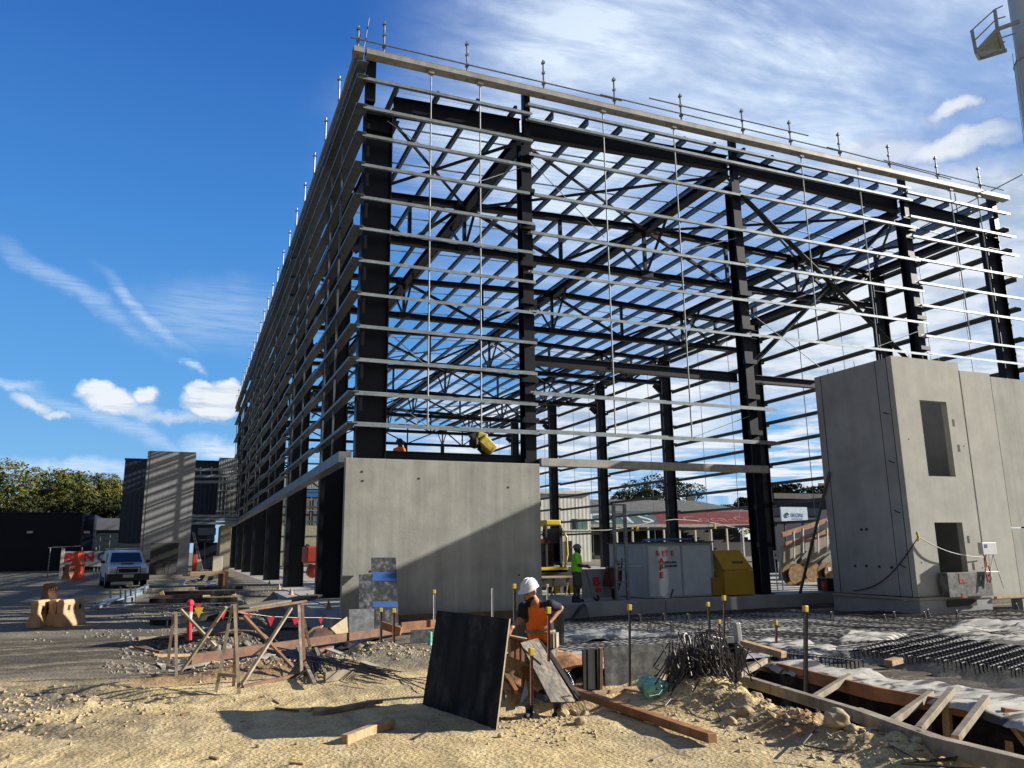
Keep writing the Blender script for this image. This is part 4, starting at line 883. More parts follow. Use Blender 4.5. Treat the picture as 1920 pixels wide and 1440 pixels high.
for ch, px in (('O', 1112), ('P', 1138), ('T', 1162), ('U', 1181), ('S', 1209)):
    if ch == 'P': continue
    ch = {'T': 'T', 'U': 'I'}.get(ch, ch) if ch != 'O' else 'C'
    q = S_(px, 981); text_on('lettering', ch, 4.4, Vector((q.x, GY, ze+.02))+rup*.4, rg, rup, mat('pale_lettering', (.42, .48, .50), .7), gs, bold=.05, sx=1.15, extr=.02)
q = S_(1166, 981); text_on('lettering', 'T', 4.4, Vector((q.x-.2, GY, ze+.02))+rup*.4, rg, rup, mat('pale_lettering', (.42, .48, .50), .7), gs, bold=.05, extr=.02)
q = S_(1290, 981); text_on('lettering', 'Coca-Cola', 2.5, Vector((q.x, GY, ze+.02))+rup*.9, rg, rup, mat('pink_lettering', (.27, .10, .09), .7), gs, sx=1.55, extr=.02)
wbld = empty('white_building', (44, 88, 0), 'white two storey ribbed building with green tinted windows left of the grandstand', 'building')
W_ = lambda px, py: PY(px, py, 84)
a_, c_ = W_(1000, 1045), W_(1106, 927)
b = MB(); b.box(a_.x, c_.x, 84, 96, 0, c_.z); b.build('wall', whiteclad, wbld)
b = MB(); b.box(a_.x-.3, c_.x+.1, 83.7, 96.3, c_.z+.005, c_.z+.3); b.build('roof', offw, wbld)
for i, (p0, p1, m_) in enumerate(((1073, 1081, glass), (1082.5, 1090, glassg), (1092.5, 1101, glassg))):
    u, v = W_(p0, 992), W_(p1, 973); b = MB(); b.box(u.x, v.x, 83.93, 84, u.z, v.z); b.build('window', m_, wbld)
u, v = W_(1061, 1044), W_(1072, 1014); b = MB(); b.box(u.x, v.x, 83.92, 84, 0, v.z); b.build('door', glass, wbld)
b = MB(); b.box(a_.x, c_.x+.05, 83.9, 83.99, W_(1060, 994).z-.1, W_(1060, 994).z+.05); b.build('ledge', offw, wbld)
b = MB()
for k in range(6): b.tube([W_(1058+8*k, 926), W_(1058+8*k, 919)+Vector((0, 0, 0))], .05, 5)
b.tube([W_(1055, 919), W_(1100, 922)], .06, 5); b.build('roof_railing', white, wbld)
# festoon of work lights
fl = empty('festoon_lights', (20, 35, 2.5), 'string of yellow work lamps hung across the slab', 'light string')
pts = [PY(x, y, 34) for x, y in ((1105, 995), (1140, 994), (1165, 990), (1195, 985), (1235, 977), (1265, 974), (1300, 976), (1340, 981), (1370, 988), (1400, 992), (1415, 994))]
b = MB(); b.tube(pts, .022, 5); b.build('cable', offw, fl)
for i in (3, 7, 9): b = MB(); b.box(pts[i].x-.05, pts[i].x+.05, 33.95, 34.05, pts[i].z-.28, pts[i].z-.03); b.build('lamp', yellow, fl)
# light tower, top right
lt = empty('stadium_light_tower', (52.0, 30.2, 0), 'tall white stadium light tower with a railed platform at the top right', 'light tower')
lc = Vector((52.3, 30.4, 0))
b = MB(); b.tube([(lc.x, lc.y, 0), (lc.x, lc.y, 34.2)], [1.7, 1.45], 40, cap=False); b.build('lower_shaft', mat('tower_white', (.62, .64, .62), .55, 0, .1, .6), lt, smooth=True)
b = MB(); b.tube([(lc.x, lc.y, 34.2), (lc.x, lc.y, 34.8), (lc.x, lc.y, 48)], [1.5, 1.25, 1.1], 40, cap=False); b.build('upper_shaft', mat('tower_white', (.40, .42, .40)), lt, smooth=True)

pf = lambda px, py, k=0: CAM + ray(px, py)*((Vector((lc.x, lc.y)).length-1.4+k)/Vector((ray(px, py).x, ray(px, py).y)).length)
b = MB()
P1, P2, P3, P4 = pf(1822, 57, -1.2), pf(1865, 18, -1.2), pf(1835, 108, 1), pf(1886, 92, 1)
fA, fB, fC = pf(1830, 98, -1.2), pf(1870, 55, -1.2), pf(1836, 110, 1.3)
def tb_(ps, r, m_, nm): b = MB(); b.tube(ps, r, 5); return b.build(nm, m_, lt)
for ps in ([fA, fB], [fA, fC], [fC, pf(1888, 94, 1.3)], [fB, pf(1912, 40, -1.2)], [fB, pf(1882, 92, .5)]): b = MB(); b.beam(ps[0], ps[1], .18, .22); b.build('platform_beam', mat('platform_grey', (.36, .40, .38), .5), lt)
b = MB(); b.sheet4([fA, fB, pf(1884, 90, .6), fC], .05); b.build('platform_deck', mat('platform_grey', (.36, .40, .38), .5), lt)
for ps in ([fA, P1], [fB, P2], [pf(1852, 79, 0), pf(1857, 97, 1.2)]): b = MB(); b.beam(ps[0], ps[1], .16, .16, (1, 0, 0)); b.build('rail_post', mat('platform_grey', (.36, .40, .38)), lt)
for ps in ([P1, P2], [(P1+fA)/2, (P2+fB)/2], [P2, pf(1880, 11, -1)], [(P2+fB)/2, pf(1885, 31, -1)], [pf(1865, 75, .5), pf(1905, 62, .8)], [pf(1860, 86, .9), pf(1885, 78, .9)], [pf(1840, 92, .6), pf(1870, 80, .6)]): tb_(ps, .05, mat('platform_grey', (.36, .40, .38)), 'rail')
for k in range(3): tb_([pf(1898+k*6, 100, -.3), pf(1898+k*6+24, 280, -.3)], .02, mat('platform_grey', (.36, .40, .38)), 'ladder_rail')

# ------------------------------------------------------------------ left side: far walls, buildings
Q = lambda px, py, y: PY(px, py, y)
fpn = empty('precast_wall', (-1.6, 67, 0), 'tall grey precast panel with striped shadows and a doorway far left', 'wall panel')
a_, c_, t0, t1 = Q(259, 1077, 67), Q(354, 1077, 67), Q(273, 845, 67), Q(369, 848, 67)
u, v = Q(277, 1077, 67), Q(336, 1018, 67)
b = MB(); b.wall(-3.3, .23, 0, t0.z, 67, 67.25, [(u.x+.05, v.x-.02, .001, v.z)]); b.build('wall', concd, fpn)
b = MB(); b.box(-3.12, -3.09, 66.99, 67.0, 0, t0.z); b.build('joint', joint, fpn)
b = MB(); b.box(u.x-.3, v.x+.4, 68.3, 68.5, 0, v.z+.3); b.build('wall_behind_doorway', mat('dim_back_wall', (.12, .12, .115), .9), fpn)  # interior shade of the doorway put into this wall's dark colour
b = MB()
for k, (cx_, w_) in enumerate(((-1.9, .8), (-1.1, .9), (-.8, .7))): b.tube([(cx_+w_*.6*math.cos(t), 67.9, 1.1*math.sin(t)) for t in [i*math.pi/10 for i in range(11)]], .03, 5)
tag(b.build('conduit_loops', rubber), 'black conduit bent into loops in the far panel doorway', 'conduit')
hb = empty('navy_building', (-2, 84, 0), 'tall navy ribbed building standing behind the striped grey panel', 'building')
a_, c_ = Q(235, 862, 80), Q(412, 864, 80)
b = MB(); b.box(a_.x, c_.x, 80, 90, 2.6, a_.z); b.build('wall', navyrib, hb)
b = MB(); b.box(a_.x-.05, c_.x+.05, 79.95, 90.1, a_.z+.005, a_.z+.15); b.build('roof_flashing', navyd, hb)
b = MB(); b.box(Q(365, 1000, 80).x, Q(412, 1000, 80).x, 84, 84.2, 0, 2.59); b.build('back_wall', navyd, hb)
lk = empty('link_building', (3, 78, 0), 'half clad link block with exposed steel framing beside the tall navy building', 'building')
a_, c_ = Q(412, 856, 78), Q(441, 970, 78)
b = MB(); b.box(a_.x, 4.0, 78, 86, c_.z, a_.z-.1); b.build('clad_wall', mat('raw_sheet_metal', (.16, .155, .14), .6, .2, .3, 3), lk)
b = MB(); b.box(a_.x, 4.0, 77.9, 77.98, a_.z-1.6, a_.z-.2); b.build('ribbed_sheet', ribbed('grey_ribbed_sheet', (.30, .31, .31), .2), lk)
for px in (412, 418, 425, 433, 440): p_ = Q(px, 900, 77.8); b = MB(); b.beam((p_.x, 77.8, c_.z), (p_.x, 77.8, a_.z-1.7), .10, .08, (1, 0, 0)); b.build('stud', galv, lk)
for z in (a_.z-3.2, a_.z-5.1, c_.z+.1): b = MB(); b.beam((a_.x, 77.7, z), (4, 77.7, z), .10, .08); b.build('rail', galv, lk)
for py in (881, 893, 904): p0, p1 = Q(366, py, 74), Q(445, py-1, 74); b = MB(); b.beam(p0, p1, .2, .22); b.build('roof_beam', galv, lk)
for px in (372, 393): b = MB(); b.beam(Q(px+4, 876, 74), Q(px+4, 893, 74), .1, .1, (1, 0, 0)); b.build('stub_post', galv, lk)
for py in (968, 974, 981): b = MB(); b.beam(Q(358, py, 70), Q(446, py, 70), 1.2, .20); b.build('canopy_beam', galvd, lk)
b = MB(); b.box(Q(371, 1000, 76).x, Q(404, 1000, 76).x, 75, 76, Q(371, 1003, 75).z, Q(371, 990, 75).z); b.build('awning', mat('silver_wrap', (.20, .25, .31), .4), lk)
b = MB(); b.box(Q(414, 1000, 72).x, Q(433, 1000, 72).x, 72, 78, 0, Q(414, 985, 72).z); b.build('beige_wall', mat('beige_block', (.42, .38, .26), .9), lk)
b = MB(); b.beam(Q(384, 1018, 74), Q(384, 1072, 74), .06, .06, (1, 0, 0)); b.beam(Q(372, 1012, 74), Q(404, 1012, 74), .06, .06); b.build('doorway_frame', galv, lk)
rbk = empty('rear_block', (12, 96, 0), 'two storey rear block with beige lower wall and bare metal studs above, seen between the side columns', 'building')
rbk['label'] = 'beige walled rear block with bare metal studs, glimpsed between the side columns'
b = MB(); b.box(4.2, 22, 96, 104, 0, 4.6); b.build('lower_wall', MATS.get('beige_block') or mat('beige_block', (.42, .38, .26), .9), rbk)
b = MB(); b.box(4.2, 22, 96.4, 104, 4.61, 9.0); b.build('upper_wall', MATS['raw_sheet_metal'], rbk)
b = MB(); b.box(4.2, 22, 96.2, 96.39, 9.02, 11.0); b.build('parapet', MATS['grey_ribbed_sheet'], rbk)
b = MB(); b.box(4.2, 22, 96.3, 96.39, 8.0, 8.95); b.build('blue_wrap', bluetarp, rbk)
for k in range(20): b = MB(); b.beam((4.5+k*.9, 96.2, 4.65), (4.5+k*.9, 96.2, 7.95), .1, .08, (1, 0, 0)); b.build('stud', galv, rbk)
b = MB(); b.beam((4.2, 96.1, 6.4), (22, 96.1, 6.4), .1, .08); b.build('rail', galv, rbk)
ldl = empty('extension_ladder', (1.2, 66, 0), 'aluminium ladder leaning on the right edge of the striped grey panel', 'ladder')
L_ = lambda px, py: PY(px, py, 66)
for dx in (0, 7): b = MB(); b.beam(L_(376+dx*.7, 1070), L_(361+dx*.4, 998), .07, .05); b.build('stile', galv, ldl)
for k in range(9): t = (k+.5)/9; b = MB(); b.beam(L_(376-15*t, 1070-72*t), L_(381-15*t, 1070-72*t), .04, .04); b.build('rung', galv, ldl)
p_ = L_(366, 1074)
for (dx, w_, h_, m_) in ((0, .3, 1.5, redmach), (.32, .3, 1.1, offw)):
    q = MB(); q.box(p_.x-.25+dx, p_.x-.25+dx+w_, 65.6, 65.9, .02, h_); tag(q.build('stored_drum' if dx == 0 else 'stored_sack', m_, bevel=.03), 'orange red drum beside the far ladder' if dx == 0 else 'cream sack beside the far ladder', 'drum' if dx == 0 else 'sack')
b = MB(); q = L_(400, 1080); b.box(L_(356, 1080).x, L_(424, 1080).x, 62, 66, .0, .22); tag(b.build('timber_deck', pine), 'pale timber deck at the far end under the canopy', 'deck')
b = MB(); q = L_(407, 1060); b.box(q.x-.35, q.x+.35, 65, 65.4, .23, 1.35); tag(b.build('white_cabinet', offw, bevel=.02), 'small cream cabinet standing on the far timber deck', 'cabinet')
lowb = empty('low_dark_building', (-18, 92, 0), 'long low dark navy building at the left edge under the trees', 'building')
a_, c_ = Q(-260, 1070, 92), Q(156, 963, 92)
b = MB(); b.box(a_.x-10, c_.x, 92, 104, -.1, c_.z); b.build('wall', navyd, lowb)
b = MB(); b.box(c_.x+.01, Q(178, 963, 94).x, 94, 106, -.1, c_.z); b.build('wall', navyc, lowb)
b = MB(); b.box(a_.x-10, c_.x+.1, 91.9, 104.1, c_.z+.01, c_.z+.12); b.build('roof_flashing', navyc, lowb)
for px in (57, 163): p_ = Q(px, 998, 91.8); b = MB(); b.box(p_.x-.25, p_.x+.25, 91.5, 91.9, p_.z-.12, p_.z+.12); b.build('wall_lamp', offw, lowb)
tl = empty('teal_building', (-7, 98, 0), 'low teal building with a grey fascia between the navy buildings', 'building')
a_, c_ = Q(178, 994, 97), Q(264, 972, 97)
b = MB(); b.box(a_.x, c_.x+2, 97, 106, -.1, a_.z); b.build('wall', tealc, tl)
b = MB(); b.box(a_.x, c_.x+2, 96.8, 106, a_.z+.01, c_.z); b.build('fascia', greyc, tl)
fn = empty('site_fence_banner', (-5, 60, 0), 'white banner with red and blue letters on a temporary fence', 'banner')
FY = 63; F_ = lambda px, py: PY(px, py, FY)
a_, c_ = F_(117, 1063), F_(214, 1033)
b = MB(); b.box(a_.x, c_.x, FY, FY+.05, a_.z, c_.z); b.build('banner', mat('banner_white', (.42, .44, .45), .6), fn)
q = F_(121, 1052.5); text_on('lettering', 'BKN', .80, Vector((q.x, FY-.01, q.z)), (1, 0, 0), (0, 0, 1), redt, fn, bold=.035, sx=1.15)
q = F_(182, 1050.5); text_on('lettering', 'G', .75, Vector((q.x, FY-.01, q.z)), (1, 0, 0), (0, 0, 1), bluet, fn, bold=.035, sx=1.15)
for px in (90, 112, 150, 176, 214): q0, q1 = F_(px, 1066), F_(px, 1026); b = MB(); b.tube([(q0.x, FY+.1, 0), (q0.x, FY+.1, q1.z)], .035, 6); b.build('fence_post', tubem, fn)
b = MB(); b.tube([(F_(90, 1026).x, FY+.1, F_(90, 1027).z), (F_(150, 1026).x, FY+.1, F_(150, 1024).z)], .035, 6); b.build('fence_rail', tubem, fn)
b = MB(); b.box(F_(113, 1060).x, F_(119, 1060).x, FY-.2, FY-.12, 0, F_(115, 1028).z); b.build('side_sheet', offw, fn)
sc_ = empty('scaffold_tower', (-6.4, 75, 0), 'grey scaffold frame behind the white fence banner', 'scaffold')
for px in (185, 203): q0, q1 = PY(px, 1040, 75), PY(px+3, 1003, 75); b = MB(); b.tube([(q0.x, 75, 0), (q0.x, 75, q1.z)], .06, 6); b.build('standard', mat('dull_tube', (.08, .10, .11), .5), sc_)
for py in (1004, 1014, 1026): b = MB(); b.tube([PY(186, py, 75), PY(205, py, 75)], .05, 6); b.build('ledger', mat('dull_tube', (.08, .10, .11), .5), sc_)

# ------------------------------------------------------------------ trees
def leafmesh(name, blobs, n, leaf, seed, m, parent):
    rr = random.Random(seed); vs = []; fs = []
    tot = sum(b[3]**2 for b in blobs)
    for (cx_, cy_, cz_, r_) in blobs:
        k = int(n*r_*r_/tot)
        for i in range(k):
            while True:
                v = Vector((rr.uniform(-1, 1), rr.uniform(-1, 1), rr.uniform(-1, 1)))
                if .15 < v.length < 1: break
            v *= (v.length**-.45); hole = mnoise.noise((Vector((cx_, cy_, cz_))+v*r_)*.75)
            if hole < -.02: continue
            c = Vector((cx_, cy_, cz_)) + Vector((v.x*r_*1.1, v.y*r_*1.1, v.z*r_*.72))
            s_ = leaf*rr.uniform(.5, 1.3)
            a = Vector((rr.gauss(0, 1), rr.gauss(0, 1), rr.gauss(0, .8))).normalized(); bb = a.cross(Vector((rr.gauss(0, 1), rr.gauss(0, 1), rr.gauss(0, 1)))).normalized()
            o_ = len(vs); vs += [c-a*s_, c+bb*s_*.42, c+a*s_, c-bb*s_*.42]; fs.append((o_, o_+1, o_+2, o_+3))
    mb = MB(); mb.add(vs, fs); return mb.build(name, m, parent, local=True)
def tree(name, loc, h, rad, seed, label, group, leaf=.24, n=4200, m=leafm, squat=1.):
    rr = random.Random(seed); t = empty(name, loc, label, 'tree', group)
    tr_ = MB(); hh = h*.62; tr_.tube([(0, 0, -.3), (rr.uniform(-.3, .3), 0, hh*.5), (rr.uniform(-.6, .6), rr.uniform(-.5, .5), hh)], [h*.028, h*.02, h*.010], 8)
    blobs = []
    for i in range(15):
        a = rr.uniform(0, 6.28); d = rad*rr.uniform(.15, .85); z = h*rr.uniform(.42, .90)*squat; r_ = rad*rr.uniform(.20, .40)
        blobs.append((d*math.cos(a), d*math.sin(a), z, r_))
        tr_.tube([(0, 0, hh*rr.uniform(.35, .8)), (d*.55*math.cos(a), d*.55*math.sin(a), z*.8), (d*math.cos(a), d*math.sin(a), z)], [h*.011, h*.007, h*.003], 5)
    blobs.append((0, 0, h*.86*squat, rad*.42))
    tr_.build('trunk', bark, t, local=True); leafmesh('crown', blobs, n, leaf, seed+1, m, t)
    return t
TL = [(10, 870, 118, 8.5, 'leftmost tall gum tree above the low navy building'), (48, 925, 112, 4.5, 'low rounded gum second from the left edge'), (92, 880, 125, 8, 'domed gum tree, tallest of the middle of the left tree row'),
      (132, 903, 118, 6, 'gum tree right of the domed one above the navy roof'), (165, 888, 130, 7.5, 'open crowned gum with pale branches in the left tree row'), (200, 908, 122, 6, 'thin crowned gum just left of the tall navy building'), (228, 902, 135, 7, 'gum tree half hidden by the tall navy building'),
      (-60, 880, 120, 8, 'gum tree cut by the left edge of the picture'), (70, 940, 108, 6, 'dark lower gum in front of the left tree row'), (150, 938, 109, 6.5, 'bushy lower gum above the corner of the navy roof'), (212, 940, 110, 6, 'shrubby gum beside the teal building roof')]
for i, (px, py, y, r_, lab) in enumerate(TL):
    q = PY(px, py, y); tree('gum_tree', (q.x, y, 0), q.z, r_, 40+i, lab, 'gum trees beyond the left buildings', n=15000, m=leafm if i < 8 else leafd)
TRR = [(1170, 920, 150, 8, 'small dark tree over the grandstand roof left of the inner column'), (1232, 892, 140, 11, 'big gum tree rising behind the grandstand roof'), (1195, 940, 145, 7, 'low tree between the two trees behind the grandstand'),
       (1330, 945, 170, 6, 'tiny tree top on the red grandstand roof line'), (1375, 948, 168, 8, 'low tree at the right end of the grandstand roof'), (1452, 905, 110, 6, 'gum tree beside the big column above the billboard'), (1492, 908, 108, 7, 'gum tree above the dark building by the billboard'), (1540, 925, 120, 7, 'tree top just left of the stair tower'), (1405, 930, 130, 5, 'thin tree half hidden by the big column')]
for i, (px, py, y, r_, lab) in enumerate(TRR):
    q = PY(px, py, y); tree('gum_tree', (q.x, y, 0), q.z, r_*.85, 80+i, lab, 'trees beyond the slab', n=15000, m=leafd, leaf=.30)
for i, (px, py) in enumerate(((1294, 943), (1541, 917))):
    q = PY(px, py, 115); f_ = empty('floodlight', (q.x, 115, 0), ['small floodlight on a pole above the red roof', 'floodlight on a pole above the dark building'][i], 'floodlight')
    b = MB(); b.tube([(q.x, 115, 0), (q.x, 115, q.z)], .12, 6); b.build('pole', rubber, f_); b = MB(); b.box(q.x-.8, q.x+.8, 114.7, 115, q.z, q.z+1.1); b.build('lamp_head', rubber, f_)
# ------------------------------------------------------------------ people
BULK = 1.
def rings_cap(mb, p0, r0_, p1, r1_, n=12):
    """tapered limb segment with rounded ends"""
    p0, p1 = Vector(p0), Vector(p1); d = (p1-p0); L_ = d.length; d = d/max(L_, 1e-6); r0_ *= BULK; r1_ *= BULK
    pts = []; rs = []
    for a in (-80, -50, -20): pts.append(p0+d*(r0_*math.sin(R(a)))); rs.append(r0_*math.cos(R(a)))
    pts.append(p0); rs.append(r0_); pts.append(p1); rs.append(r1_)
    for a in (20, 50, 80): pts.append(p1+d*(r1_*math.sin(R(a)))); rs.append(r1_*math.cos(R(a)))
    mb.tube(pts, rs, n)
def fuse(mb, name, mats, parent, voxel=.012, pick=None, smooth_it=4):
    me = bpy.data.meshes.new('tmp'); me.from_pydata(mb.v, [], mb.f); me.update()
    ob = bpy.data.objects.new('tmp', me); col.objects.link(ob)
    bmx = bmesh.new(); bmx.from_mesh(me); bmesh.ops.recalc_face_normals(bmx, faces=bmx.faces); bmx.to_mesh(me); bmx.free()
    r_ = ob.modifiers.new('r', 'REMESH'); r_.mode = 'VOXEL'; r_.voxel_size = voxel
    s_ = ob.modifiers.new('s', 'SMOOTH'); s_.iterations = smooth_it; s_.factor = .5
    dg = bpy.context.evaluated_depsgraph_get(); nm = bpy.data.meshes.new_from_object(ob.evaluated_get(dg)); bpy.data.objects.remove(ob)
    o_ = origin(parent)
    if pick: idx = [pick(p.center) for p in nm.polygons]
    nm.materials.clear()
    for m_ in mats: nm.materials.append(m_)
    if pick: nm.polygons.foreach_set('material_index', idx)
    nm.transform(Matrix.Translation(-o_)); nm.polygons.foreach_set('use_smooth', [True]*len(nm.polygons)); nm.name = name
    res = bpy.data.objects.new(name, nm); col.objects.link(res); res.parent = parent
    return res
def hand(mb, wrist, dirv, side, curl=.6, s=1.):
    """palm, four bent fingers of unequal length and a thumb"""
    d = Vector(dirv).normalized(); sv = Vector(side); sv = (sv-d*sv.dot(d)).normalized(); nn = d.cross(sv)
    w_ = Vector(wrist)
    for t in (-.028, -.01, .01, .028): rings_cap(mb, w_+sv*t*.7*s, .014*s, w_+d*.085*s+sv*t*s, .013*s, 8)
    for t, L_ in ((-.033, .058), (-.011, .074), (.011, .080), (.033, .070)):
        a = w_+d*.09*s+sv*t*s; b = a+(d*math.cos(curl*.6)+nn*math.sin(curl*.6))*L_*.5*s; c = b+(d*math.cos(curl*1.7)+nn*math.sin(curl*1.7))*L_*.5*s
        rings_cap(mb, a, .0095*s, b, .009*s, 7); rings_cap(mb, b, .009*s, c, .0078*s, 7)
    a = w_+d*.025*s+sv*.03*s; b = a+(d*.6+sv*.8).normalized()*.04*s; c = b+(d*.9+nn*.5).normalized()*.032*s
    rings_cap(mb, a, .013*s, b, .0105*s, 7); rings_cap(mb, b, .0105*s, c, .009*s, 7)
def person(label, J, front, left, top, bottom, skinm=skin, hat=helm, pick_top=None, top_mats=None, shorts=False, voxel=.013, face=None, boots=rubber, hat_back=0., bearded=True, st=1.):
    """J: world joints. front/left: body axes"""
    base = Vector((J['pelvis'].x, J['pelvis'].y, min(J['an_l'].z, J['an_r'].z)-.09)); p = empty('person', base, label, 'person')
    f, l, up = front.normalized(), left.normalized(), Vector((0, 0, 1))
    H, N_, P_ = J['head'], J['neck'], J['pelvis']; sp = (N_-P_).normalized(); fc = (face or f).normalized(); hl = up.cross(fc).normalized(); hu = fc.cross(hl).normalized()
    b = MB()
    rings_cap(b, H+hu*.015-fc*.012, .083, H+hu*.04-fc*.02, .088); rings_cap(b, H-hu*.055+fc*.018, .058, H-hu*.02+fc*.012, .072)
    rings_cap(b, H-hu*.085+fc*.045, .03, H-hu*.06+fc*.05, .038)
    rings_cap(b, H+hu*.012+fc*.083, .010, H-hu*.018+fc*.103, .016, 8); rings_cap(b, H-hu*.052+fc*.078-hl*.018, .011, H-hu*.052+fc*.078+hl*.018, .011, 8)
    for s_ in (-1, 1): rings_cap(b, H+hl*s_*.082-hu*.02-fc*.01, .014, H+hl*s_*.088+hu*.012-fc*.014, .016, 8); rings_cap(b, H+hu*.03+fc*.068+hl*s_*.012, .012, H+hu*.03+fc*.06+hl*s_*.045, .011, 8)
    rings_cap(b, H-hu*.05-fc*.02, .055, N_-sp*.02, .062)
    rings_cap(b, N_-sp*.08, .092, P_+sp*.1, .10); rings_cap(b, J['sh_l']-sp*.02, .06, N_-sp*.06, .08); rings_cap(b, J['sh_r']-sp*.02, .06, N_-sp*.06, .08)
    for s_ in ('l', 'r'):
        rings_cap(b, J['sh_'+s_], .054, J['el_'+s_], .042); rings_cap(b, J['el_'+s_], .041, J['wr_'+s_], .028)
        d = (J['wr_'+s_]-J['el_'+s_]).normalized(); hand(b, J['wr_'+s_]+d*.01, J.get('hd_'+s_, d), f if abs(d.dot(f)) < .8 else up)
        rings_cap(b, J['hip_'+s_], .085, J['kn_'+s_], .058); rings_cap(b, J['kn_'+s_], .055, J['an_'+s_], .036); rings_cap(b, J['kn_'+s_].lerp(J['an_'+s_], .3)-f*.012, .056, J['kn_'+s_].lerp(J['an_'+s_], .5), .046)
    rings_cap(b, P_-l*.05, .11, P_+l*.05, .11)
    fuse(b, 'body', [skinm], p, voxel)
    # shirt
    b = MB(); c1, c2 = N_-sp*.10, P_+sp*.02
    for s_ in (-1, 1):
        rings_cap(b, c1+l*s_*.075, .118*st, (c1+c2)/2+l*s_*.065, .130*st); rings_cap(b, (c1+c2)/2+l*s_*.065, .130*st, c2+l*s_*.06, .128*st)
    rings_cap(b, N_-sp*.04-l*.1, .07, N_-sp*.04+l*.1, .07); rings_cap(b, N_-sp*.05, .10, N_+sp*.0, .072)
    for s_ in ('l', 'r'): rings_cap(b, J['sh_'+s_], .074, J['sh_'+s_].lerp(J['el_'+s_], .72), .062)
    fuse(b, 'shirt', top_mats or [top], p, voxel, pick_top)
    # trousers
    b = MB(); rings_cap(b, P_-l*.06-sp*.01, .125*st, P_+l*.06-sp*.01, .125*st)
    for s_ in ('l', 'r'):
        k = J['kn_'+s_]; h = J['hip_'+s_]; rings_cap(b, h, .108, h.lerp(k, .96 if shorts else 1), .092 if shorts else .072)
        if not shorts: rings_cap(b, k, .072, J['an_'+s_]+Vector((0, 0, .04)), .058)
    fuse(b, 'shorts' if shorts else 'trousers', [bottom], p, voxel)
    for s_ in ('l', 'r'):
        a = J['an_'+s_]; bb = MB(); rings_cap(bb, a+Vector((0, 0, .07)), .052, a-Vector((0, 0, .03)), .05); rings_cap(bb, a-Vector((0, 0, .045))-f*.03, .042, a-Vector((0, 0, .052))+f*.15, .038)
        bb.box(a.x-.03, a.x+.03, a.y-.03, a.y+.03, a.z-.088, a.z-.03); fuse(bb, 'boot', [boots], p, .014, None, 2)
    # hard hat
    b = MB(); hc = H+hu*.065-fc*.015; n = 20; k0 = 0; rows = 7; vs = []; fs = []
    for i in range(rows+1):
        ph = math.pi/2*i/rows
        for j in range(n):
            t = 2*math.pi*j/n; vs.append(hc+fc*(.134*math.cos(ph)*math.cos(t))+hl*(.112*math.cos(ph)*math.sin(t))+hu*(.120*math.sin(ph)))
    for i in range(rows):
        for j in range(n): fs.append((i*n+j, i*n+(j+1) % n, (i+1)*n+(j+1) % n, (i+1)*n+j))
    k = len(vs)
    for j in range(n):
        t = 2*math.pi*j/n; e = .012+.055*max(0, math.cos(t))**2; vs.append(hc+fc*((.134+e)*math.cos(t))+hl*((.112+e*.7)*math.sin(t))-hu*(.012+.012*max(0, math.cos(t))))
    for j in range(n): fs.append((j, k+j, k+(j+1) % n, (j+1) % n))
    b.add(vs, fs); 
    for s_ in (-1, 1): b.tube([hc+fc*(.125*math.cos(a))+hl*s_*.03+hu*(.118*math.sin(a)) for a in [i*math.pi/8 for i in range(1, 8)]], .008, 5)
    o = b.build('hard_hat', hat, p, smooth=True)
    for s_ in (-1, 1): b = MB(); b.ball(H+hu*.008+fc*.074+hl*s_*.030, .011, 6); b.build('eye', blackp, p)
    if bearded:
        b = MB(); rings_cap(b, H-hu*.08+fc*.045-hl*.022, .042, H-hu*.08+fc*.045+hl*.022, .042); rings_cap(b, H-hu*.06+hl*.06+fc*.02, .028, H-hu*.085+fc*.06, .034); rings_cap(b, H-hu*.06-hl*.06+fc*.02, .028, H-hu*.085+fc*.06, .034)
        fuse(b, 'beard', [beard], p, .012)
    return p
def stand(label, base, heading, h, top, bottom, hat, arms='down', **kw):
    s = h/1.78; B_ = Vector(base); f = Vector((math.cos(heading), math.sin(heading), 0)); l = Vector((-f.y, f.x, 0)); U = Vector((0, 0, 1))
    q = lambda a, b_, c: B_+f*(a*s)+l*(b_*s)+U*(c*s)
    J = dict(pelvis=q(0, 0, .94), neck=q(.02, 0, 1.47), head=q(.05, 0, 1.60), sh_l=q(.01, .19, 1.41), sh_r=q(.01, -.19, 1.41), hip_l=q(0, .09, .90), hip_r=q(0, -.09, .90),
             kn_l=q(.06, .12, .50), kn_r=q(-.02, -.12, .50), an_l=q(.02, .14, .09), an_r=q(-.10, -.14, .09))
    if arms == 'front': J.update(el_l=q(.06, .25, 1.13), wr_l=q(.27, .13, 1.10), el_r=q(.08, -.25, 1.13), wr_r=q(.30, -.10, 1.08))
    elif arms == 'up': J.update(el_l=q(.14, .26, 1.22), wr_l=q(.30, .22, 1.42), el_r=q(.14, -.26, 1.20), wr_r=q(.32, -.2, 1.36))
    else: J.update(el_l=q(-.02, .25, 1.12), wr_l=q(.08, .24, .87), el_r=q(.0, -.25, 1.12), wr_r=q(.1, -.24, .88))
    if kw.pop('sit', False): J.update(kn_l=q(.42, .12, .90), kn_r=q(.42, -.12, .90), an_l=q(.46, .12, .48), an_r=q(.46, -.12, .48))
    return person(label, J, f, l, top, bottom, hat=hat, **kw)
W = lambda px, py, dy=0.: PY(px, py, 9.75+dy)
f = Vector((-.64, -.768, 0)); l = Vector((.768, -.64, 0)); U = Vector((0, 0, 1))
nk = W(1006, 1131, -.06); pv = W(1014, 1196, .10)
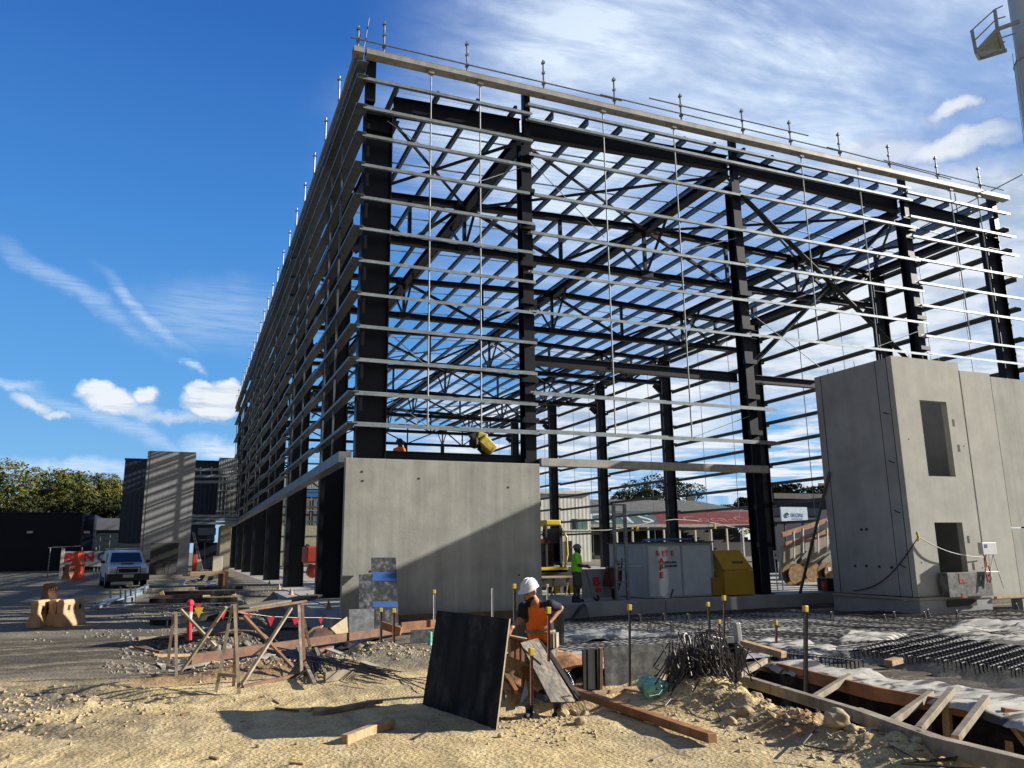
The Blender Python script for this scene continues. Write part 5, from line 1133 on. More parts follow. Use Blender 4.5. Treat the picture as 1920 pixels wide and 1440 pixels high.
J = dict(neck=nk, pelvis=pv, head=W(993, 1111, -.14), sh_l=nk+l*.19-U*.02, sh_r=nk-l*.18-U*.05, el_l=W(1051, 1140, -.16), wr_l=W(1031, 1166, -.22), el_r=W(976, 1161, .02), wr_r=W(959, 1177, -.12),
         hip_l=pv+l*.09-U*.05, hip_r=pv-l*.09-U*.05)
J['kn_l'] = J['hip_l']+f*.10+l*.05-U*.44; J['kn_r'] = J['hip_r']+f*.16-l*.05-U*.42; J['an_l'] = Vector((J['kn_l'].x+.12, J['kn_l'].y+.05, -.40)); J['an_r'] = Vector((J['kn_r'].x+.02, J['kn_r'].y+.02, -.40))
J['hd_r'] = Vector((-.5, -.1, -.8))
sp_ = (nk-pv).normalized()
def pick_shirt(c):
    v = Vector(c)-pv; h = v.dot(sp_); lat = v.dot(l); fr = v.dot(f)
    L_ = (nk-pv).length
    dl = min((Vector(c)-J['sh_l'].lerp(J['el_l'], t)).length for t in (.25, .5, .75, 1)); dr = min((Vector(c)-J['sh_r'].lerp(J['el_r'], t)).length for t in (.25, .5, .75, 1))
    if lat > .155 or lat < -.15: return 1 if not (abs(h-(L_+.0)) < .06 and lat > 0 and fr < .06) else 0
    if dr < .105: return 1
    if h > L_-.02 and abs(lat) > .06: return 1
    if h > L_+.02: return 1
    wdt = .075+.075*math.sin(max(0, min(1, h/L_))*math.pi*.9)**.7
    if fr > -.02 and -wdt-.03 < lat < wdt+.01: return 0
    if h < .04: return 0
    return 1
person('bearded man in orange and navy shirt and white hard hat beside the big board', J, f, l, hio, denim, hat=helm, pick_top=pick_shirt, top_mats=[hio, navys], voxel=.0105, face=Vector((-.86, -.40, -.30)))
tb2 = MB(); tb2.tube([pv+sp_*.10+f*(.15*math.cos(t))+l*(.19*math.sin(t)) for t in [i*math.pi/10 for i in range(21)]], .022, 6)
for t in (-.15, .2, .7): c = pv+sp_*.02+f*(.16*math.cos(t+1.2))+l*(.2*math.sin(t+1.2)); tb2.beam(c+U*.05, c-U*.13, .07, .09, f)
o = tb2.build('tool_belt', wgrey); tag(o, 'worn tool belt with pouches round the waist of the man in orange', 'tool belt')
q = PY(1083, 1137, 22.25); BULK = 1.22
stand('man in a lime green shirt, shorts and grey hard hat standing on the slab edge', (q.x, 22.25, 0), R(-28), 1.76, hiv, greys, helmg, arms='front', skinm=skind, shorts=True, voxel=.016, st=1.08)
BULK = 1.
q = PY(1168, 1110, 24.2)
stand('man in a lime shirt and white hard hat half hidden behind the ladder frame', (q.x, 24.2, 0), R(200), 1.74, hiv, navys, helm, arms='front', skinm=skind, voxel=.02)
q = PY(748, 830, 25.2); zp = q.z-1.60
stand('man in an orange shirt seen above the top of the corner concrete panel', (q.x, 25.2, zp-.02), R(30), 1.76, hio, navys, mat('dark_hat', (.07, .03, .025), .5), arms='front', skinm=skind, voxel=.018)
stand('excavator driver in an orange shirt seated in the yellow cab', ((ax+cx)/2-.05, 30.3, zb_-.62+.30), R(-95), 1.74, hio, navys, mat('dark_hat', (.07, .03, .025), .5), arms='front', skinm=skind, voxel=.025, sit=True)
# lifts that carry the man and the yellow head above the panel
sl_ = empty('scissor_lift', (q.x, 25.2, 0), 'scissor lift hidden behind the corner panel carrying the man in orange', 'lift')
b = MB(); b.box(q.x-.4, q.x+.5, 24.5, 26, zp-.12, zp); b.build('platform', rubber, sl_)
b = MB(); b.box(q.x-.4, q.x+.5, 24.5, 26, .25, .7); b.build('base', redmach, sl_)
for k in range(3):
    z0 = .7+k*(zp-.82)/3; z1 = .7+(k+1)*(zp-.82)/3; b = MB(); b.beam((q.x-.3, 24.6, z0), (q.x-.3, 25.9, z1), .06, .1); b.beam((q.x-.2, 25.9, z0), (q.x-.2, 24.6, z1), .06, .1); b.build('scissor_arm', rubber, sl_)
for xx in (-.3, .4):
    for yy in (24.7, 25.8): b = MB(); b.tube([(q.x+xx-.06, yy, .2), (q.x+xx+.06, yy, .2)], .2, 14); b.build('wheel', rubber, sl_)
bl = empty('boom_lift', (9.4, 26, 0), 'yellow and black head of a boom lift poking above the corner panel', 'boom lift')
K2 = lambda px, py, y=25.5: PY(px, py, y)
b = MB(); c0, c1 = K2(900, 822), K2(924, 846); b.beam(c0, c1, .42, .40, (0, 0, 1)); b.beam(K2(892, 815), K2(912, 822), .3, .3); b.build('yellow_head', mat('dusty_yellow_paint', (.62, .47, .05), .6, 0, .45, 7, bump=.5, bscale=8), bl, bevel=.06)
b = MB(); b.ball(K2(890, 830), .22, 8); b.beam(K2(886, 812), K2(898, 826), .25, .3); b.tube([K2(905, 815), K2(898, 842), K2(915, 858)], .07, 6); b.build('knuckle', rubber, bl)
b = MB(); c1 = K2(918, 850); b.beam((c1.x-.1, 25.8, c1.z), (c1.x+.9, 26.6, .9), .25, .3); b.build('boom', exy, bl)
b = MB(); b.box(c1.x-.2, c1.x+1.6, 26.2, 28.2, .3, 1.1); b.build('base', exy, bl, bevel=.05)
for xx in (.1, 1.2):
    for yy in (26.4, 28.0): b = MB(); b.tube([(c1.x+xx-.12, yy, .3), (c1.x+xx+.12, yy, .3)], .3, 14); b.build('wheel', rubber, bl)
rm = empty('concrete_mixer', (6.3, 34, 0), 'red orange machine seen through the gap between the left side columns', 'machine')
M_ = lambda px, py: PY(px, py, 34)
b = MB(); u, v = M_(571, 1056), M_(592, 1024); b.box(u.x, v.x+.4, 33.6, 35, u.z, v.z); b.build('drum_body', redmach, rm, bevel=.08)
b = MB(); u = M_(585, 1071); b.ball((u.x, 33.8, u.z), .28, 10); b.build('wheel_guard', redmach, rm, smooth=True)
b = MB(); b.beam(M_(570, 1057), M_(584, 1059), .3, .06); b.beam(M_(583, 1059), M_(584, 1078), .06, .06, (1, 0, 0)); b.build('frame', offw, rm)
b = MB(); b.tube([M_(572, 1026), M_(576, 1021), M_(581, 1024), M_(583, 1030)], .05, 6); b.build('hose', rubber, rm)

# ------------------------------------------------------------------ boards and formwork in the foreground
bb = MB(); bb.sheet4([(2.93, 10.24, -.30), (3.256, 8.461, -.30), (3.44, 8.49, .87), (3.13, 10.26, .86)], -.018)
bo = empty('formply_board', (3.1, 9.35, -.3), 'large black formply sheet standing on edge, held by the man in orange', 'board')
bb.build('face', ply, bo)
b = MB(); e0, e1 = Vector((3.256, 8.461, -.30)), Vector((3.44, 8.49, .87)); b.beam(e0+Vector((.004, -.006, 0)), e1+Vector((.004, -.006, 0)), .004, .018, (1, .2, 0)); b.build('edge', plye, bo)
def board(c4, t, m, lab, edge=None, nm='board'):
    b = MB(); b.sheet4(c4, t); o = b.build(nm, m); tag(o, lab, 'board'); return o
board([PY(974, 1207, 9.25), PY(1031, 1318, 8.75), PY(1078, 1318, 8.95), PY(1006, 1198, 9.6)], .02, plyg, 'grey weathered plank leaning steeply in front of the man in orange')
board([PY(1008, 1200, 9.64), PY(1082, 1316, 9.0), PY(1088, 1310, 9.12), PY(1016, 1200, 9.8)], .02, ply, 'black plank edge leaning behind the grey weathered plank')
def timber(p, q, w_, h, m, lab, nm='timber_beam', up=(0, 0, 1), cat='timber', group=None):
    b = MB(); b.beam(p, q, w_, h, up); o = b.build(nm, m); tag(o, lab, cat, group)
    o.modifiers.new('b', 'BEVEL').width = min(w_, h)*.06; return o
timber(PY(940, 1236, 9.5), PY(1014, 1264, 9.3), .045, .13, pine, 'pale timber wale crossing behind the big black board')
timber(PY(966, 1258, 9.6), PY(1016, 1286, 9.4), .045, .10, pine, 'lower pale timber wale below the first one behind the big black board')
timber(PY(950, 1192, 10.4), PY(998, 1201, 10.3), .16, .03, pine, 'bright timber ledge at knee height of the man in orange')
for i, px in enumerate((958, 968, 978, 987)): timber(PY(px, 1246, 10.36), PY(px, 1197, 10.36), .09, .05, orange_t, ['first orange stud from the left under the bright ledge', 'second orange stud from the left under the bright ledge', 'third orange stud from the left under the bright ledge', 'last orange stud under the bright ledge'][i], 'timber_stud', (1, 0, 0), group='orange formwork studs')
timber(PY(984, 1250, 9.35), PY(984, 1300, 9.3), .05, .08, orange_t, 'short upright timber beside the red star picket', up=(1, 0, 0))
timber(PY(946, 1262, 9.2), PY(968, 1298, 8.9), .05, .07, orange_t, 'orange offcut slanting down right of the big board', up=(0, 1, 0))
timber(PY(946, 1272, 9.1), PY(985, 1300, 9.0), .04, .05, browntim, 'dark slanting batten right of the big board')
b = MB(); b.add([PY(975, 1320, 8.6), PY(1040, 1318, 8.8), PY(1000, 1292, 9.1), PY(986, 1272, 9.0), PY(990, 1300, 9.4)], [(0, 1, 2), (0, 2, 3), (0, 3, 4), (4, 3, 2), (4, 2, 1), (0, 4, 1)]); tag(b.build('black_film_scrap', blackf), 'crumpled black film at the foot of the leaning planks', 'plastic film')
b = MB(); b.hexa([PY(948, 1334, 8.7), PY(966, 1330, 8.9), PY(968, 1300, 9.1), PY(948, 1290, 9.0), PY(948, 1334, 8.9), PY(966, 1330, 9.1), PY(967, 1300, 9.3), PY(948, 1290, 9.2)]); tag(b.build('sandbag', mat('tan_bag', (.45, .33, .18), .9)), 'tan sandbag propping the back of the big black board', 'bag')
b = MB(); p_ = PZ(972, 1310, -.42); b.beam(p_, p_+Vector((.8, .2, 0)), .3, .05); tag(b.build('grey_offcut', galv), 'pale metal offcut on the ground right of the big board', 'offcut')
# slab edge formwork, right of the man
b = MB(); b.beam((5.80, 10.62, -.14), (7.92, 10.62, -.12), .019, .68); tag(b.build('formwork_sheet', plyd), 'dusty black formply sheet of the slab edge with a star picket in front', 'formwork')
b = MB(); b.beam((8.0, 10.62, -.09), (8.34, 10.62, -.09), .019, .62); tag(b.build('formwork_sheet', plyd), 'short formply sheet at the corner by the white pipe', 'formwork')
b = MB(); b.beam((7.92, 10.66, -.1), (8.0, 10.66, -.1), .06, .64); tag(b.build('formwork_post', rubber), 'black gap piece between the two dusty formply sheets', 'post')
b = MB(); b.sheet4([PY(1092, 1292, 10.3), PY(1124, 1292, 10.6), PY(1124, 1216, 10.62), PY(1091, 1218, 10.3)], .019); tag(b.build('formwork_sheet', ply), 'narrow upright black formply sheet left of the dusty one', 'formwork')
timber(PY(1126, 1296, 10.5), PY(1126, 1215, 10.5), .05, .05, browntim, 'thin upright brown post between two formply sheets', 'timber_post', (1, 0, 0))
b = MB(); b.sheet4([PY(1046, 1290, 10.5), PY(1092, 1282, 10.9), PY(1090, 1234, 11.1), PY(1052, 1262, 10.7)], .03); tag(b.build('black_film', blackf), 'black film draped over the low edge behind the leaning planks', 'plastic film')
b = MB(); b.sheet4([PY(957, 1208, 15.2), PY(1057, 1206, 15.2), PY(1057, 1151, 15.2), PY(960, 1157, 15.2)], .02); tag(b.build('formwork_sheet', ply), 'dark formply sheet standing behind the man in orange', 'formwork')
b = MB(); b.sheet4([PY(768, 1212, 16.6), PY(838, 1208, 16.6), PY(838, 1178, 16.6), PY(770, 1181, 16.6)], .02); tag(b.build('formwork_sheet', plyd), 'speckled grey formply offcut left of the big black board', 'formwork')
b = MB(); q = PY(806, 1211, 16.3); b.tube([q, q+Vector((0, 0, .28))], .05, 8); tag(b.build('green_can', greenp), 'small green can beside the speckled offcut', 'can')
timber(PY(1040, 1195, 11.2), PY(1042, 1255, 11.0), .10, .05, wgrey, 'grey upright timber behind the knees of the man in orange', 'timber_post', (1, 0, 0))
# waler timbers
A_ = PZ(358, 1242, -.22); timber(PY(358, 1236, A_.y), PY(884, 1161, 19.4), .05, .17, browntim, 'very long brown timber laid across the site behind the trestles')
timber(PY(752, 1174, 17.0), PY(816, 1168, 17.2), .05, .15, orange_t, 'orange brown timber end left of the big board')
timber(PY(715, 1172, 16.3), PY(752, 1184, 15.9), .05, .15, orange_t, 'short orange timber turning the corner between two yellow capped pickets')
timber(PZ(1070, 1294, -.22), PZ(1336, 1384, -.20), .11, .09, orange_t, 'long orange brown timber lying on the soil right of the planks')
timber(PZ(1112, 1300, -.25), PZ(1196, 1290, -.25), .08, .05, pine, 'short pale timber at the foot of the dusty formply')
timber(PZ(1168, 1291, -.24), PZ(1206, 1298, -.24), .07, .03, pine, 'pale wedge offcut beside the short timber')
timber(PY(1215, 1286, 9.9), PY(1282, 1242, 10.5), .05, .04, wgrey, 'thin grey batten leaning on the formwork beside the rebar pile')
timber(PZ(645, 1388, -.24), PZ(735, 1354, -.22), .09, .10, pine, 'pale timber block at the lower edge of the board shadow')
timber(PZ(590, 1338, -.25), PZ(714, 1314, -.25), .09, .05, wgrey, 'weathered plank lying inside the board shadow')
timber(PZ(516, 1328, -.26), PZ(560, 1333, -.26), .025, .025, browntim, 'thin dark stick on the soil left of the shadowed plank', 'stick')
timber(PZ(612, 1216, -.16), PZ(712, 1253, -.2), .12, .03, mat('bleached_timber', (.56, .50, .38), .8), 'bleached flat board lying behind the rebar bundle')
timber(PZ(608, 1270, -.2), PZ(664, 1262, -.2), .06, .14, wgrey, 'square edged timber offcut in front of the rebar bundle')
timber(PZ(590, 1224, -.18), PZ(622, 1216, -.18), .10, .10, browntim, 'brown wedge of timber behind the rebar bundle')
# trench shoring, right foreground
bz = -.10
tm_ = timber(PZ(1392, 1274, bz), PZ(1610, 1341, bz), .10, .12, wgrey, 'upper half of the long weathered beam along the near side of the trench')
timber(PZ(1604, 1339, bz+.01), PZ(1765, 1398, bz), .14, .13, wgrey, 'middle length of the weathered beam along the near side of the trench')
timber(PZ(1755, 1396, bz+.02), PZ(1990, 1455, bz), .13, .14, wgrey, 'bottom right length of beam along the near side of the trench, paler than the rest')
timber(PY(1428, 1246, 10.2), PY(1648, 1302, 7.3), .05, .16, orange_t, 'orange brown waler along the far side of the trench')
timber(PY(1640, 1300, 7.32), PY(1888, 1345, 6.1), .05, .15, orange_t, 'lower right orange waler along the far side of the trench')
b = MB(); b.sheet4([(7.97, 10.1, -1.6), (7.97, 3.5, -1.6), (7.97, 3.5, -.16), (7.97, 10.1, -.16)], .018); tag(b.build('formwork_sheet', ply), 'black formply lining the far wall of the trench', 'formwork')
SL = (((1386, 1266), (1440, 1236), 9.3, 10.2), ((1524, 1311), (1594, 1268), 7.6, 8.9), ((1672, 1354), (1746, 1301), 6.35, 7.3), ((1722, 1369), (1785, 1294), 6.1, 7.1), ((1791, 1386), (1850, 1309), 5.75, 6.7))
labs = ['timber strut at the far end of the trench by the corner formwork', 'timber strut second from the far end across the trench', 'rounded weathered strut in the middle of the trench', 'steep strut just left of the trench post, fourth across', 'steep pale strut closest to the bottom right corner']
for (a_, c_, y0, y1), lab in zip(SL, labs): timber(PX(*a_, 6.86), PX(*c_, 7.98), .07, .07, wgrey, lab, 'timber_strut', cat='strut', group='struts across the trench')
timber(PY(1778, 1384, 6.6), PY(1774, 1310, 6.6), .09, .05, pine, 'upright timber post on the far trench wall between two struts', 'timber_post', (1, 0, 0))
timber(PY(1896, 1420, 6.0), PY(1892, 1335, 6.0), .09, .05, pine, 'upright timber post near the right edge of the picture', 'timber_post', (1, 0, 0))
timber(PY(1885, 1342, 5.95), PY(1930, 1400, 5.6), .05, .07, pine, 'diagonal pale timber at the right edge of the picture', 'timber_strut')
timber(PY(1880, 1338, 6.0), PY(1990, 1352, 5.9), .05, .12, orange_t, 'orange timber end at the right edge of the picture')
timber(PY(1392, 1206, 10.2), PY(1470, 1228, 9.5), .14, .09, pine, 'pale timber block lying on the corner of the slab formwork')
timber(PZ(1652, 1380, -.2), PZ(1700, 1392, -.2), .14, .07, pine, 'pale timber offcut on the soil beside the trench beam')
b = MB(); q = PY(1385, 1240, 10.4); b.box(q.x-.13, q.x+.07, 10.3, 10.5, -.55, PY(1385, 1206, 10.4).z); tag(b.build('timber_post', ply), 'black wrapped post under the white pipe', 'post')
b = MB(); c0, c1 = PY(1385, 1206, 10.38), PY(1380, 1167, 10.38); b.beam(c0, c1, .10, .10, (0, 1, 0)); tag(b.build('pipe_stub', pvc, bevel=.02), 'white square pipe stub standing on the formwork corner', 'pipe')
tb3 = MB(); q = PZ(1665, 1243, -.1); tb3.beam(q, q+Vector((.28, .05, .02)), .14, .08); tag(tb3.build('spacer_block', pine), 'small light timber block on the rebar near the cages', 'block')

# dirty sheets leaning on the corner panel
def lean_sheet(px0, px1, pyt, pyb, yb, yt, m, lab):
    return board([PY(px0, pyb, yb), PY(px1, pyb+2, yb), PY(px1-4 if px1 > 720 else px1, pyt, yt), PY(px0, pyt+1, yt)], .018, m, lab)
sheetm = mat('scraped_grey_ply', (.035, .04, .045), .5, 0, .3, 9, c2=(.26, .27, .27), sharp=(.48, .78), streak=.6, spec=.4, stretch=(1, 1, .7))
dk = empty('formply_sheet', (4.2, 19.9, -.4), 'tall scraped grey sheet with two blue painted bands leaning on the corner panel', 'board')
YBt = lambda py: 20.95-(py-1046)/(1192-1046)*1.05
def band(py0, py1, m, nm, off=0):
    bl_, br_, tr_, tl_ = PY(698, 1192, YBt(1192)), PY(748, 1192, YBt(1192)), PY(742, 1046, YBt(1046)), PY(696, 1046, YBt(1046))
    t0_, t1_ = (1192-py1)/146, (1192-py0)/146; o_ = Vector((0, -off, off*.5))
    b = MB(); b.sheet4([bl_.lerp(tl_, t0_)+o_, br_.lerp(tr_, t0_)+o_, br_.lerp(tr_, t1_)+o_, bl_.lerp(tl_, t1_)+o_], .018 if not off else .002); return b.build(nm, m, dk)
band(1046, 1192, sheetm, 'sheet')
bpm = mat('scuffed_blue_paint', (.01, .10, .38), .6, 0, .3, 9, c2=(.06, .08, .10), sharp=(.5, .8))
band(1075, 1092, bpm, 'blue_band', .022); band(1131, 1142, bpm, 'blue_band', .022)
lean_sheet(673, 699, 1077, 1150, 19.95, 20.6, sheetm, 'narrow scraped grey sheet left of the one with blue bands')
lean_sheet(654, 701, 1142, 1190, 19.6, 19.95, mat('powdery_sheet', (.10, .105, .11), .5, 0, .2, 6, c2=(.24, .25, .26)), 'squarish powdery grey sheet at the bottom left of the leaning stack')
b = MB(); b.sheet4([PY(620, 1180, 18.6), PY(636, 1196, 18.2), PY(653, 1188, 18.6), PY(651, 1158, 18.9)], .03); tag(b.build('ply_offcut', plye), 'curved pale ply offcut catching the sun left of the leaning sheets', 'offcut')
b = MB(); b.sheet4([PY(584, 1200, 18.3), PY(626, 1197, 18.2), PY(624, 1180, 18.7), PY(594, 1182, 18.9)], .05); tag(b.build('ply_offcut', browntim), 'shaded brown ply side of the curved offcut', 'offcut')  # shaded side of the offcut, its shade given as a darker colour
for i in range(3): timber(PY(566+8*i, 1200-2*i, 18.6), PY(590+7*i, 1177-2*i, 19.0), .06, .03, pine, ['first pale batten from the left beside the curved offcut', 'middle pale batten beside the curved offcut', 'last pale batten beside the curved offcut'][i], 'timber_batten')

# ------------------------------------------------------------------ trestles, rails, bunting
def leg(p, q, parent, m=wgrey, w_=.045, nm='leg'): b = MB(); b.beam(p, q, w_, w_*.8, (0, 1, 0)); return b.build(nm, m, parent)
def trestle(feet, top, cross, lab, extra=()):
    tp = [PZ(*f_, -.29) for f_ in feet]; y = sum(v.y for v in tp)/len(tp); t = PY(*top, y)
    s = empty('trestle', (t.x, t.y, -.28), lab, 'trestle', 'timber trestles of the barricade')
    for i, v in enumerate(tp): leg(v, t+Vector((.03*(i-.5), 0, 0)), s, browntim if i == 2 else wgrey)
    p0, p1 = tp[0].lerp(t, cross), tp[1].lerp(t, cross); leg(p0, p1, s, nm='crossbar')
    return s
trestle(((312, 1267), (331, 1271)), (328, 1150), .14, 'leftmost weathered A shaped trestle of the barricade')
trestle(((405, 1298), (448, 1303), (438, 1290)), (438, 1133), .20, 'middle and biggest weathered trestle of the barricade')
trestle(((566, 1275), (583, 1222), (571, 1270)), (562, 1135), .1, 'rusty post and lashed timber at the right end of the barricade')
def rail(a_, ya, c_, yc, lab, m=wgrey): timber(PY(*a_, ya), PY(*c_, yc), .05, .035, m, lab, 'cross_rail', cat='rail', group='crossed rails of the barricade')
rail((339, 1143), 13.6, (404, 1212), 13.3, 'grey rail sloping down right between the first two trestles')
rail((424, 1138), 12.6, (338, 1262), 13.0, 'grey rail sloping down left between the first two trestles')
rail((456, 1153), 12.3, (548, 1250), 13.0, 'brown grey rail sloping down right from the middle trestle', browntim)
rail((546, 1140), 13.0, (453, 1284), 12.0, 'rail sloping down left to the ground beside the middle trestle')
rail((440, 1148), 12.4, (574, 1127), 13.2, 'dark top rail joining the middle trestle to the right post', browntim)
timber(PZ(455, 1288, -.25), PZ(565, 1264, -.24), .05, .05, browntim, 'dark bar lying on the soil between the middle trestle and the right post', 'ground_bar', cat='bar')
timber(PY(448, 1143, 19.2), PY(590, 1118, 23.5), .5, .10, mat('soil_covered_plank', (.16, .14, .10), .9, 0, .4, 5), 'dirty wide plank bridging the pit behind the barricade')
timber(PY(296, 1168, 18.8), PY(450, 1147, 20.5), .5, .12, ply, 'black wrapped plank edge of the pit behind the bollard')
bn = empty('bunting', (1.0, 14, .3), 'string of red triangular flags tied along the barricade', 'bunting')
bpts = [PY(x, y, yy) for x, y, yy in ((330, 1142, 13.9), (372, 1133, 13.8), (418, 1143, 13.2), (440, 1148, 12.7), (463, 1150, 13), (508, 1156, 13.4), (555, 1158, 13.8), (602, 1158, 14.6), (640, 1160, 15.5))]
b = MB(); b.tube(bpts, .004, 4); b.build('cord', offw, bn)
for i, (px, py, s_, m_) in enumerate(((372, 1133, 1, redflag), (373, 1139, 1.3, yelflag), (418, 1146, 1, redflag), (463, 1150, 1.0, redflag), (508, 1156, 1.2, redflag), (555, 1158, 1.25, redflag), (602, 1158, .9, redflag))):
    yy = (13.8, 13.75, 13.2, 13, 13.4, 13.8, 14.6)[i]; t = PY(px, py, yy); h = .13*s_
    b = MB(); b.add([t+Vector((-.055*s_, 0, 0)), t+Vector((.055*s_, .01, 0)), t+Vector((.005, .02, -h)), t+Vector((-.055*s_, .003, 0)), t+Vector((.055*s_, .013, 0)), t+Vector((.005, .023, -h))], [(0, 2, 1), (3, 4, 5), (0, 1, 4, 3), (1, 2, 5, 4), (2, 0, 3, 5)]); b.build('flag', m_, bn)
bd = empty('bollard', (.2, 19.2, -.35), 'red and white bollard post standing in the dark pit behind the trestles', 'bollard')
q0, q1, q2, q3 = PY(355, 1200, 18.6), PY(355, 1160, 18.6), PY(356, 1147, 18.6), PY(357, 1124, 18.6)
b = MB(); b.tube([q0, q1], .055, 10); b.build('red_base', redt, bd); b = MB(); b.tube([q1+Vector((0, 0, .002)), q2], .055, 10); b.build('white_band', offw, bd); b = MB(); b.tube([q2+Vector((0, 0, .002)), q2.lerp(q3, .5)], .055, 10); b.ball(q2.lerp(q3, .7), .08, 8); b.build('red_cap', redflag, bd)

# ------------------------------------------------------------------ star pickets with yellow caps
STK = [(1180, 1135, 1292, 8.9+1.3, rebar, 1, 'tall dark picket in front of the dusty formply sheet'), (1327, 1130, 1215, 12.4, rebar, 1, 'leaning picket left of the pair by the white pipe'), (1357, 1118, 1240, 10.8, rust, 1, 'tall rusty picket just left of the white pipe'),
       (1348, 1163, 1200, 14.2, rust, 1, 'short picket between the two taller ones by the white pipe'), (1455, 1165, 1222, 12.2, rust, 1, 'short rusty picket right of the white pipe'), (1510, 1137, 1309, 8.0, rebar, 1, 'thick black picket standing in the trench, tallest on the right'),
       (714, 1141, 1210, 17.0, rebar, 1, 'dark picket left of the pair by the leaning sheets'), (738, 1142, 1228, 15.6, rust, 1, 'rusty picket right of the pair by the leaning sheets'), (814, 1107, 1176, 17.4, pvc, 1, 'pale picket against the shaded concrete panel'),
       (923, 1103, 1165, 16.8, pvc, 0, 'bare pale rod against the concrete panel'), (996, 1217, 1322, 8.5, rust, 1, 'rusty picket standing in front of the leaning plank'), (1028, 1140, 1240, 9.1, rust, 1, 'picket standing right in front of the man in orange'),
       (964, 1096, 1165, 12.5, rebar, 1, 'dark picket behind the white hard hat'), (1026, 1096, 1125, 19.5, pvc, 1, 'short picket with a tan cap right of the white hard hat'), (1742, 1332, 1392, 6.4, rebar, 0, 'capless black picket in the trench between two struts')]
for i, (px, yt, yb, y, m_, cap, lab) in enumerate(STK):
    top = PY(px, yt, y); bot = PY(px+(5 if 'leaning picket' in lab else 0), yb, y); r_ = .022 if y > 12 else .017
    if 'thick' in lab: r_ = .024
    s = empty('star_picket', bot, lab, 'picket', 'star pickets')
    b = MB(); d = (bot-top)
    for a in (90, 210, 330): b.beam(top, bot, .004, r_*1.5, (math.cos(R(a)), math.sin(R(a)), 0), 0, r_*.6)
    b.tube([top, bot], r_*.55, 6); b.build('post', m_, s)
    if cap: b = MB(); cw = .033 if y < 13 else .04; b.beam(top+d.normalized()*.07, top-d.normalized()*.012, cw*1.7, cw*1.7, (0, 1, 0)); b.build('cap', yellow if 'tan cap' not in lab else plye, s, bevel=.008)

# ------------------------------------------------------------------ reinforcement
bun = empty('rebar_bundle', (3.0, 13, -.25), 'bundle of long thin dark bars lying across the soil behind the offcuts', 'rebar bundle')
for k in range(16):
    a_ = PZ(500+rnd.uniform(-8, 10), 1213+rnd.uniform(-3, 10), -.16+.01*k); c_ = PZ(742+rnd.uniform(-22, 12), 1266+rnd.uniform(-8, 10), -.24+.006*k); m_ = (a_+c_)/2+Vector((jit(.05), jit(.05), .02))
    b = MB(); b.tube([a_, m_, c_], .009, 5); b.build('bar', rebar, bun)
for k in range(4):
    a_ = PZ(735+k*4, 1262+k*4, -.24); c_ = PZ(800+k*8, 1295-k*9, -.25); b = MB(); b.tube([a_, c_], .007, 5); b.build('bar', rebar, bun)
lig = empty('ligature_stack', (2.1, 12.3, -.27), 'stack of bent hoop bars held between two timbers at the right trestle', 'ligatures')
for k in range(16):
    t = k/15; c = PZ(585+22*t+jit(3), 1262+jit(10), -.2+.04*t); e = PZ(572+24*t, 1218+jit(3), -.10)
    b = MB(); b.tube([c, c+(e-c)*.5+Vector((0, 0, .03)), e, e+Vector((.06, .02, -.03)), c+Vector((.06, .0, -.02))], .006, 5); b.build('hoop', rebar, lig)
for p, q in (((590, 1282), (557, 1212)), ((612, 1268), (592, 1216))): b = MB(); b.beam(PZ(*p, -.2), PZ(*q, -.08), .05, .04); b.build('timber', wgrey, lig)
bunch = MB(); lm = [bunch]
def ligature(kind, a, bq, c):
    """bent bar: U or hook in its local plane"""
    b = MB(); rad = .03
    if kind == 0: pts = [(-a/2, 0, c), (-a/2, 0, rad), (-a/2+rad, 0, 0), (a/2-rad, 0, 0), (a/2, 0, rad), (a/2, 0, c*.95)]
    elif kind == 1: pts = [(0, 0, c), (0, 0, .04), (.02, 0, .01), (.05, 0, 0), (.09, 0, .02), (.10, 0, .06), (.10, 0, .16)]
    else: pts = [(-a/2, 0, c), (-a/2, 0, 0), (a/2, 0, 0), (a/2, 0, c), (-a/2+.03, 0, c), (-a/2+.05, .01, c-.07)]
    b.tube(pts, .0095, 5); return b
protos = []
for k in range(3):
    b = ligature(k, .22, 0, .52 if k != 2 else .42); o = b.build('ligature', rebar, local=True); protos.append(o)
cen = PZ(1318, 1300, -.2)
used = set()
for k in range(120):
    kind = k % 3
    o = protos[kind] if kind not in used else protos[kind].copy()
    if kind in used: col.objects.link(o)
    used.add(kind)
    t = rnd.random(); ang = rnd.uniform(-.6, .6)
    bx0 = PY(1262+118*t+jit(6), 1300-6*abs(t-.5)+jit(16), 8.9+jit(.35))
    hh = .28-.24*abs(t-.45)
    o.location = bx0+Vector((0, 0, rnd.uniform(-.08, .26 if .15 < t < .85 else .1)))
    flip = math.pi if rnd.random() < .45 else 0
    o.rotation_euler = (rnd.uniform(-.5, .5)+flip, rnd.uniform(-.45, .45)+(.35-.7*t), rnd.uniform(-1, 1))
    if flip: o.location.z += .42
    tag(o, 'bent dark reinforcing hoop tangled in the heap beside the trench', 'ligature', 'hoops in the tangled heap')
for k in range(5):
    a_ = PZ(1330+k*6, 1300, -.1+jit(.05)); c_ = PZ(1352+k*7, 1352-k*3, -.27); b = MB(); b.tube([a_, c_, c_+Vector((-.06, .0, .0))], .007, 5)
    tag(b.build('straight_bar', rebar), 'loose bar poking out of the front of the tangled heap', 'bar', 'loose bars in front of the heap')
b = MB(); cgb = PZ(1231, 1308, -.20)
